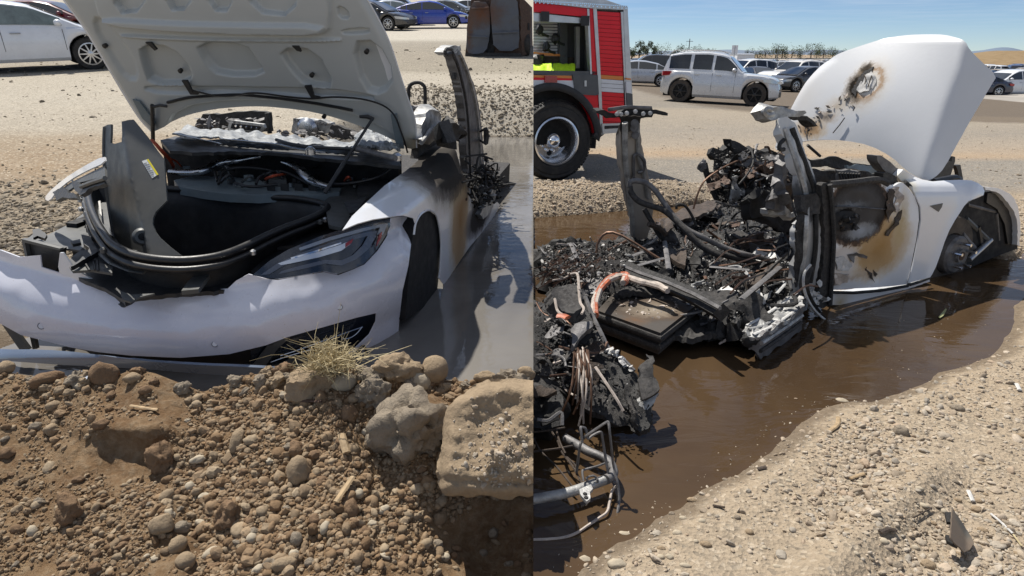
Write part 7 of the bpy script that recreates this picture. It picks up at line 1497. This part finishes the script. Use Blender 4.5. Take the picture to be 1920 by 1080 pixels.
    pole(1290, 77, 260, 'thin utility pole rising above the trees over the silver SUV'); pole(1457, 88, 330, 'small utility pole above the white SUV at the horizon'); pole(1375, 88, 150, 'white sign on a tall post among the far parked cars', False, True)
    # long white sheds far away
    for px, wd, d in ((1392, 30, 300), (1345, 22, 420)):
        Y = d; x = (Y*CP+1.4*SP)*(px-960)/FPX; k = d/1200.; c = thing('white_shed', 'long low white shed on the horizon %s the white sign' % ('just right of' if px > 1375 else 'left of'), 'shed', (x, Y, ZR)); mb = MB(); mb.box((x, Y, ZR+k*4), (wd*k, 8, k*8)); mb.build('wall', M['stripe_white'], c); mb = MB(); h = ZR+k*8
        mb.prism([Vector((x-wd*k*.52, Y-4.4, h)), Vector((x-wd*k*.52, Y, h+k*2.2)), Vector((x-wd*k*.52, Y+4.4, h))], Vector((wd*k*1.04, 0, 0))); mb.build('roof', M['aluminium'], c)
horizon()

# ------------------------------------------------------------------ stones, sticks and litter
ROCKM = [stone_mat('stone_tan', [(.33, .25, .165), (.38, .29, .19)], .010, 55), stone_mat('stone_brown', [(.23, .15, .09), (.28, .19, .115)], .012, 55), stone_mat('stone_grey', [(.30, .25, .19), (.36, .30, .235)], .014, 60), stone_mat('stone_pale', [(.42, .36, .27), (.46, .40, .31)], .004, 30)]
def stone(px, py, rx, ry, m, label, name='stone', fl=0., rough=.3, sub=3, seed=None, group=None, rot=0., lift=.35, deep=1.0, fn=None, cut=0):
    """rx, ry half sizes in pixels"""
    p = (fn or mound_pt)(px, py); d = (p-CAM).dot(FW); u = d/FPX; mb = MB()
    if fn is None: q = D(px, py, d-lift*min(rx, ry)*u)
    else: q = p+Vector((0, 0, ry*u*lift))
    fwd = (q-CAM).normalized(); rt = fwd.cross(Vector((0, 0, 1))).normalized(); up = rt.cross(fwd); ca, sa = math.cos(rot), math.sin(rot)
    m3 = Matrix((rt*ca+up*sa, up*ca-rt*sa, -fwd)).transposed()
    mb.rock(q, (rx*u, ry*u, min(rx, ry)*u*deep), seed if seed is not None else px*.37+py*.11, sub, rough, m3, 0, fl)
    if cut: mb.cut(cut)
    o = mb.build(name, ROCKM[m], None, 60, origin=q); tag(o, label, 'rock' if name != 'clod' else 'clod', group); return o
def left_stones():
    # the big block with its flat face
    poly = [(831, 790), (838, 766), (846, 758), (860, 742), (872, 738), (886, 722), (900, 718), (915, 709), (940, 712), (958, 708), (1015, 716), (1015, 918), (992, 934), (970, 928), (958, 938), (930, 934), (905, 926), (880, 934), (858, 928), (846, 932), (832, 930), (822, 908), (817, 892), (820, 866), (828, 838), (830, 812)]
    def bf(x, y):
        d = 1.93-.19*(y-715)/220.-.05*max(0, (860-x)/40.)*.0+.035*noise.noise(Vector((x*.012, y*.012, 4)))+.020*abs(noise.noise(Vector((x*.022+3, y*.018, 7))))-.03*smooth(np.array((x-930-.6*(y-760))/60.))*smooth(np.array((830-y)/60.))+.02*smooth(np.array((y-890-.05*(x-880))/14.))+.012*noise.noise(Vector((x*.045, y*.045, 9)))+.006*noise.noise(Vector((x*.13, y*.13, 2)))
        e = min(1, max(0, (x-np.interp(y, [740, 930], [829, 820]))/26.)); f = min(1, max(0, (935-y)/24.)); g = min(1, max(0, (y-np.interp(x, [829, 872, 915, 1000], [752, 735, 716, 714]))/22.))
        return D(x, y, d*1.10+.10*(1-e)**2+.07*(1-f)**2+.07*(1-g)**2)
    mb = MB(); region(mb, chaikin(poly, 1), bf, 5, .20, (FW+Vector((0, 0, -.4))), jag=1.2); mb.cut(-1)
    tag(mb.build('boulder', ROCKM[0], None, 60, origin=bf(900, 830)), 'largest sandy block of hardened earth, flat-faced, at the mound edge', 'boulder')
    rs = random.Random(5); px, py = rs.uniform, rs.uniform
    P = []; Rr = []
    for _ in range(420):
        x, y = rs.gauss(940, 40), rs.gauss(850, 50)
        if 845 < x < 994 and 735 < y < 915: p = bf(x, y); P.append(tuple(p)); Rr.append(rs.lognormvariate(-5.6, .45))
    gravel('crumbs', np.array(P), np.minimum(np.array(Rr), .012), M['pebble_tan'], 'loose crumbs of stone on the largest sandy block')
    S = stone
    S(770, 800, 62, 62, 2, 'rough grey clod of rubble left of the largest sandy block', 'clod', rough=.55, sub=4, lift=.5)
    S(702, 738, 30, 32, 2, 'grey crumbly clod above the rough rubble clod', 'clod', rough=.55, sub=4)
    S(580, 722, 44, 30, 0, 'wide sandy clod under the dry grass tuft', 'clod', rough=.45, sub=4)
    S(743, 692, 42, 27, 0, 'rough tan lump on the crest left of the smooth egg stone', 'clod', rough=.45, sub=4, lift=.8)
    S(815, 694, 25, 27, 0, 'smooth egg-shaped stone standing on the crest', rough=.12, sub=3, lift=.8)
    S(789, 716, 22, 19, 3, 'smooth tan stone leaning against the egg-shaped stone', rough=.12, rot=-.6)
    S(645, 717, 24, 18, 3, 'flat smooth tan stone right of the wide sandy clod', rough=.1)
    S(693, 707, 20, 16, 2, 'small dark grey clod right of the dry grass', 'clod', rough=.5)
    S(196, 703, 24, 21, 1, 'angular rust-brown rock on the crest below the bumper', rough=.3, fl=.35, rot=-.5)
    S(86, 712, 28, 15, 1, 'broad brown stone on the crest near the picture edge', rough=.25)
    S(10, 690, 16, 13, 0, 'rounded tan stone cut by the picture edge on the crest', rough=.15)
    S(248, 709, 15, 10, 0, 'small tan stone right of the angular rust-brown rock', rough=.25)
    S(113, 732, 11, 8, 0, 'tan stone just below the broad brown stone', rough=.2); S(130, 737, 10, 8, 0, 'tan angular stone right below the broad brown stone', rough=.35)
    S(911, 708, 20, 13, 0, 'sandy lump on the crest beside the largest block', 'clod', rough=.35, lift=.8); S(958, 716, 30, 20, 2, 'grey rubble clod on top of the largest block', 'clod', rough=.55, sub=4, lift=1.4, seed=3)
    S(985, 700, 18, 12, 0, 'sandy lump on the crest at the far end of the mound', 'clod', rough=.35, lift=.8)
    S(272, 732, 12, 9, 1, 'round brown stone in the dirt saddle', rough=.2); S(189, 796, 14, 10, 1, 'brown stone at the top of the bare dirt scar', rough=.3)
    S(96, 806, 12, 12, 0, 'tan stone left of the bare dirt scar', rough=.25); S(100, 761, 14, 9, 0, 'oval tan stone in the upper gravel', rough=.15); S(63, 778, 9, 8, 0, 'small tan stone near the left upper gravel', rough=.2)
    S(13, 850, 12, 12, 1, 'dark brown stone at the left picture edge', rough=.25)
    S(128, 955, 20, 28, 1, 'leaning brown clod sticking out of the bare dirt scar', 'clod', rough=.4, sub=4, lift=.7)
    S(300, 858, 22, 30, 1, 'brown clod jutting from the scar with a long shadow', 'clod', rough=.4, sub=4, lift=.7)
    S(561, 882, 22, 28, 0, 'upright tan stone embedded in the gravel slope', rough=.25, lift=.5); S(555, 845, 14, 18, 1, 'brown clod above the upright tan stone', 'clod', rough=.4)
    S(302, 985, 20, 18, 0, 'angular tan stone with a flat face low on the slope', rough=.3, fl=.3); S(340, 990, 16, 12, 2, 'grey angular stone right of the flat-faced tan stone', rough=.35)
    S(333, 1022, 19, 15, 0, 'large oval stone with smooth face low on the slope', rough=.12, rot=.5); S(348, 1052, 18, 17, 0, 'round ball-like stone at the picture bottom', rough=.1); S(396, 1038, 18, 11, 3, 'pale oval stone right of the ball-like stone', rough=.12, rot=.3)
    S(311, 930, 16, 10, 0, 'oval tan stone tilted above the flat-faced stone', rough=.12, rot=.5); S(383, 893, 16, 8, 0, 'long smooth tan stone tilted on the gravel', rough=.12, rot=.5); S(356, 913, 9, 10, 3, 'pale egg-like stone below the long tan stone', rough=.1)
    S(445, 828, 13, 26, 0, 'long tan sandstone bar lying along the slope', rough=.25, rot=-.4); S(372, 862, 14, 8, 3, 'pale angular stone above the long smooth tan stone', rough=.3)
    S(430, 967, 22, 26, 1, 'dark crumbly dirt clod in mid slope', 'clod', rough=.5, sub=4); S(472, 1010, 10, 11, 3, 'pale upright stone near the bottom', rough=.1); S(61, 997, 9, 12, 3, 'pale round stone low at the left', rough=.08); S(33, 955, 12, 8, 0, 'tan angular stone low at the left edge', rough=.3)
    S(659, 955, 13, 17, 1, 'brown rough round clod beside the wood splinter', 'clod', rough=.35); S(672, 926, 10, 10, 3, 'pale round stone above the rough round clod', rough=.1); S(637, 925, 8, 7, 0, 'round tan stone left of the wood splinter', rough=.12); S(663, 980, 11, 8, 1, 'flat tan stone under the rough round clod', rough=.2)
    S(594, 887, 9, 11, 0, 'tan pear-shaped stone right of the upright tan stone', rough=.15); S(602, 905, 14, 8, 1, 'brown oval stone below the pear-shaped stone', rough=.15, rot=.6); S(655, 777, 15, 19, 1, 'brown block-like clod in the upper slope', 'clod', rough=.4); S(685, 810, 7, 7, 3, 'pale round pebble left of the rough rubble clod', rough=.1)
    S(533, 1058, 22, 14, 0, 'broad tan stone at the picture bottom', rough=.2); S(551, 1045, 10, 9, 0, 'tan stone right of the broad bottom stone', rough=.15); S(590, 975, 10, 12, 1, 'reddish brown stone in the lower gravel', rough=.2); S(609, 990, 9, 13, 3, 'pale oval stone right of the reddish brown stone', rough=.12, rot=-.5); S(555, 1010, 11, 14, 2, 'grey tilted stone in the lower gravel', rough=.2); S(580, 1055, 10, 9, 2, 'grey round stone at the picture bottom', rough=.12)
    S(835, 1045, 9, 8, 3, 'pale rounded stone at the shaded hollow edge', rough=.15); S(820, 1020, 11, 9, 2, 'grey angular stone at the shaded hollow edge', rough=.3); S(925, 1000, 9, 10, 2, 'grey stone lying in the shaded hollow', rough=.25)
    rs = random.Random(19)
    for k in range(34):
        x = 488+k*15.2+rs.uniform(-6, 6) if k < 26 else rs.uniform(20, 470); y = m_crest(x)+rs.uniform(-2, 16); r = rs.uniform(8, 17); q = rs.choice([0, 0, 0, 1, 2])
        S(x, y, r*rs.uniform(1, 1.4), r*rs.uniform(.7, 1), q, ['sandy', 'dark brown', 'grey rubble', 'pale'][q]+' lump of earth along the crest '+('left of the dry grass' if x < 590 else 'between the dry grass and the egg stone' if x < 800 else 'behind the largest block'), 'clod', rough=rs.uniform(.35, .6), sub=4, lift=.6, rot=rs.uniform(-.6, .6), group='clods along the mound crest')
    rs = random.Random(77); n = 0
    while n < 140:
        x, y = rs.uniform(2, 990), rs.uniform(705, 1076)
        if y < m_crest(x)+8 or (x > 815 and y < 940) or ((x-250)/100)**2+((y-860)/55)**2 < 1 or abs(x-770) < 70 and abs(y-800) < 70: continue
        r = rs.uniform(4.5, 8.5)*(1+.3*(y-700)/380); k = rs.choice([0, 0, 1, 1, 2, 3]); n += 1
        sz = 'large' if r > 7.4 else 'small'; wh = 'near the crest' if y < 770 else ('left of the bare dirt scar' if x < 170 else 'under the bare dirt scar' if x < 360 and y > 880 else 'right of the bare dirt scar' if x < 430 else 'in the middle gravel slope' if x < 560 else 'around the wood splinter' if x < 720 else 'at the shaded hollow'); wh += '' if y < 980 else ' by the bottom edge'
        S(x, y, r*rs.uniform(.9, 1.4), r*rs.uniform(.6, 1), k, sz+' '+['sandy tan', 'dark brown', 'grey', 'pale smooth'][k]+' cobble in gravel '+wh, 'cobble', rough=rs.uniform(.2, .5), sub=3, rot=rs.uniform(-.7, .7), lift=.25, group='cobbles in the mound gravel')
left_stones()
def stick(a, b, r, m, label, fn=mound_pt, name='wood_stick', cat='stick', flat=.5, mid=None, lift=.012):
    q = [fn(*a)+Vector((0, 0, lift))]+([fn(*mid)+Vector((0, 0, lift))] if mid else [])+[fn(*b)+Vector((0, 0, lift))]
    mb = MB(); mb.tube(q, r, 6, 12 if mid else 0, flat=flat); tag(mb.build(name, M[m], None, origin=q[0]), label, cat)
def litter():
    stick((631, 956), (663, 908), .010, 'wood', 'pale wood splinter leaning on the gravel slope', lift=.03)
    stick((641, 823), (651, 858), .014, 'wood', 'short pale wood chip in the gravel', name='wood_chip', lift=.02); stick((246, 767), (297, 775), .007, 'wood', 'thin stick lying in the dirt saddle', lift=.015)
    stick((559, 760), (604, 761), .009, 'rust', 'rusty flat strip below the wide sandy clod', name='rusty_strip', cat='scrap', lift=.02)
    mb = MB(); p = mound_pt(159, 716); q = [mound_pt(x, y)+Vector((0, 0, .03)) for x, y in ((150, 709), (158, 708), (168, 718), (166, 724), (156, 719))]; mb.prism(q, Vector((0, .004, -.006))); tag(mb.build('plastic_shard', M['led_white'], None, origin=p), 'shiny white plastic shard on the crest', 'shard')
    # dry grass
    g = thing('dry_grass_tuft', 'tuft of dry straw-coloured grass on the mound crest before the bumper', 'grass tuft', mound_pt(620, 696)); rs = random.Random(31)
    for nm, n, sp in (('straw_tangle', 330, .62), ('straw_stalk', 9, 1.15)):
        mb = MB()
        for i in range(n):
            b = D(622+rs.gauss(0, 17), 690+rs.gauss(0, 6), 2.42+rs.gauss(0, .04)); dr = Vector((rs.gauss(0, .10), rs.gauss(-.01, .07), rs.gauss(.09, .06)))*sp; m = b+dr*.55+Vector((rs.gauss(0, .02), rs.gauss(0, .02), rs.gauss(.01, .015)))
            mb.tube([b, m, b+dr+Vector((rs.gauss(0, .03), rs.gauss(0, .02), rs.gauss(-.015, .025)))], [.0019, .0015, .0007], 3, 7, caps=False)
        o = mb.build(nm, M['straw'], g)
        if n > 50: tag(o, kind='stuff')
    ry = lambda x, y: ground_at(x, y, zright); G = lambda x, y, rx, r2, m, l, **k: stone(x, y, rx, r2, m, l, fn=ry, lift=.3, **k)
    G(1689, 812, 13, 11, 2, 'sharp grey rock standing on the stony beach', rough=.3, fl=.3); G(1170, 1006, 16, 8, 3, 'pale flat stone at the water edge', rough=.2); G(1097, 1054, 14, 9, 3, 'pinkish pale stone at the lower water edge', rough=.25); G(1156, 1062, 17, 12, 3, 'large pale stone at the bottom of the beach', rough=.25)
    G(1795, 768, 12, 8, 2, 'flat grey stone on the upper stony beach', rough=.2); G(1691, 892, 8, 7, 2, 'blue-grey stone below the tyre ridge', rough=.15); G(1741, 1062, 13, 10, 0, 'tan stone at the picture bottom beside the rut', rough=.2); G(1682, 1064, 10, 9, 2, 'grey oval stone at the picture bottom in the rut', rough=.12); G(1915, 820, 9, 6, 0, 'pinkish oval stone at the right picture edge', rough=.12); G(1830, 958, 9, 8, 0, 'tan stone right of the bent metal scrap', rough=.2)
    G(1716, 1028, 7, 5, 3, 'white pebble left of the bent metal scrap', rough=.15); G(1578, 755, 12, 7, 3, 'pale stone at the water corner of the beach', rough=.3); G(1270, 1002, 10, 7, 3, 'white-grey stone in the lower beach', rough=.2); G(1255, 1046, 8, 6, 3, 'pale tan stone in the lower beach', rough=.2)
    rs = random.Random(91); n = 0
    while n < 90:
        x = rs.uniform(1180, 1915); y = rs.uniform(720, 1072); p = PZ(x, y, ZR)
        if sd_poly(np.array([p.x/KR]), np.array([p.y/KR]), SHW)[0] < .05: continue
        n += 1; r = rs.uniform(3.5, 7)*(.6+.7*(y-720)/350); k = rs.choice([0, 2, 3, 3]); G(x, y, r*rs.uniform(1, 1.4), r*rs.uniform(.6, .9), k, ['tan', '', 'grey', 'pale'][k]+' cobble lying on the yard gravel '+('by the water edge' if x-1180 < (1080-y)*1.15 else 'near the bent metal scrap' if x > 1700 and y > 890 else 'on the upper beach' if y < 830 else 'in the middle of the tyre rut' if x > 1560 else 'on the lower beach'), name='cobble', rough=rs.uniform(.1, .3), sub=2, group='cobbles on the yard gravel')
    # bent metal scrap
    b = thing('metal_scrap', 'bent grey-brown metal scrap lying on the gravel with its shadow as black strips', 'scrap', ry(1795, 1010)); up = lambda h: (lambda x, y: PZ(x, y, ZR+.02+h))
    t = stain_mat('scrap_metal', (.12, .09, .065), [(PZ(1790, 1000, ZR), (.05, .09, .1), [(0, (.07, .075, .085), 1), (.6, (.10, .095, .085), .8), (1, (.2, .16, .12), 0)])], 0, .6, 20, .02)
    reg('scrap_plate', [(1786, 950), (1792, 962), (1806, 982), (1821, 1006), (1827, 1018), (1818, 1030), (1808, 1036), (1800, 1026), (1790, 1018), (1782, 1008), (1784, 985)], lambda x, y: PZ(x, y, ZR+.03+.0016*max(0, 1812-x)), t, b, 5, .004, jag=.6)
    reg('scrap_shadow_strip', [(1772, 960), (1784, 960), (1786, 980), (1776, 978)], up(.035), M['char'], b, 4, .01); reg('scrap_shadow_strip', [(1773, 1002), (1782, 1004), (1796, 1024), (1786, 1020), (1776, 1014)], up(.03), M['char'], b, 4, .01)  # black sheets standing for the shadow at the scrap's left
    stick((1856, 969), (1897, 1006), .0035, 'ash_white', 'thin white stick at the right side of the gravel', ry, mid=(1874, 984), lift=.012, flat=1); stick((1814, 925), (1823, 945), .007, 'ash_white', 'short white chip above the bent metal scrap', ry, name='white_chip', cat='chip'); stick((1593, 902), (1619, 893), .007, 'wood', 'short stick lying on the gravel slope', ry); stick((1554, 813), (1571, 787), .009, 'wood', 'curved bark strip on the stony beach', ry, mid=(1569, 801), name='bark_strip', cat='bark')
    stick((1649, 1004), (1678, 1000), .009, 'char_brown', 'dark curled stick in the tyre rut', ry, mid=(1664, 998)); stick((1712, 976), (1745, 958), .003, 'char_brown', 'thin dark twig left of the bent metal scrap', ry, flat=1); stick((1898, 1008), (1914, 1030), .0025, 'straw', 'pale grass stem by the thin white stick', ry, flat=1, name='grass_stem', cat='stem'); stick((1905, 724), (1911, 736), .009, 'ash_white', 'small white scrap near the right picture edge', ry, name='white_scrap', cat='scrap'); stick((1336, 953), (1358, 957), .004, 'char_brown', 'thin brown twig on the lower beach', ry, flat=1); stick((1420, 884), (1436, 880), .008, 'char_brown', 'dark brown bark piece on the beach', ry, name='bark_piece', cat='bark')
    wz = lambda x, y: PZ(x, y, ZWR)
    q = [wz(x, y) for x, y in ((1759, 597), (1764, 591), (1771, 587), (1773, 589), (1768, 595), (1762, 599))]; mb = MB(); mb.prism([p+Vector((0, 0, .012+.02*(i in (2, 3)))) for i, p in enumerate(q)], Vector((0, 0, -.006))); tag(mb.build('floating_leaf', M['leaf'], None, origin=q[0]), 'yellow-green leaf floating on the brown water', 'leaf')
    P = np.array([tuple(wz(*p)) for p in [(rs.uniform(1560, 1870), rs.uniform(590, 720)) for _ in range(50)]+[(x+rs.gauss(0, 24)-10, y+rs.gauss(0, 14)-10) for x, y in SHORE[1:9] for _ in range(12)]]); gravel('floating_flecks', P, np.clip(np.random.default_rng(3).lognormal(-5.9, .4, len(P)), .0015, .006), M['pebble_tan'], 'pale flecks floating on the brown water along the shore', .35)
litter()
# ------------------------------------------------------------------ nothing of the right place reaches across its edge
def trim(root):
    for o in [root]+list(root.children_recursive):
        if o.type != 'MESH': continue
        off = world_loc(o); n = len(o.data.vertices); A = np.empty(n*3); o.data.vertices.foreach_get('co', A); A = A.reshape(-1, 3)+np.array(tuple(off-CAM))
        if not n or (A @ np.array(tuple(SEAM_N))).min() > .0005: continue
        bm = bmesh.new(); bm.from_mesh(o.data)
        r = bmesh.ops.bisect_plane(bm, geom=bm.verts[:]+bm.edges[:]+bm.faces[:], plane_co=CAM+SEAM_N*.0005-off, plane_no=SEAM_N, clear_inner=True)
        if len(bm.verts) == 0: bm.free(); bpy.data.objects.remove(o); continue
        bm.to_mesh(o.data); bm.free()
for o in list(bpy.context.scene.objects):
    if o.parent is None and o.name.split('.')[0] in ('burnt_sedan', 'burnt_rear_section', 'wire_seat_frame'): trim(o)
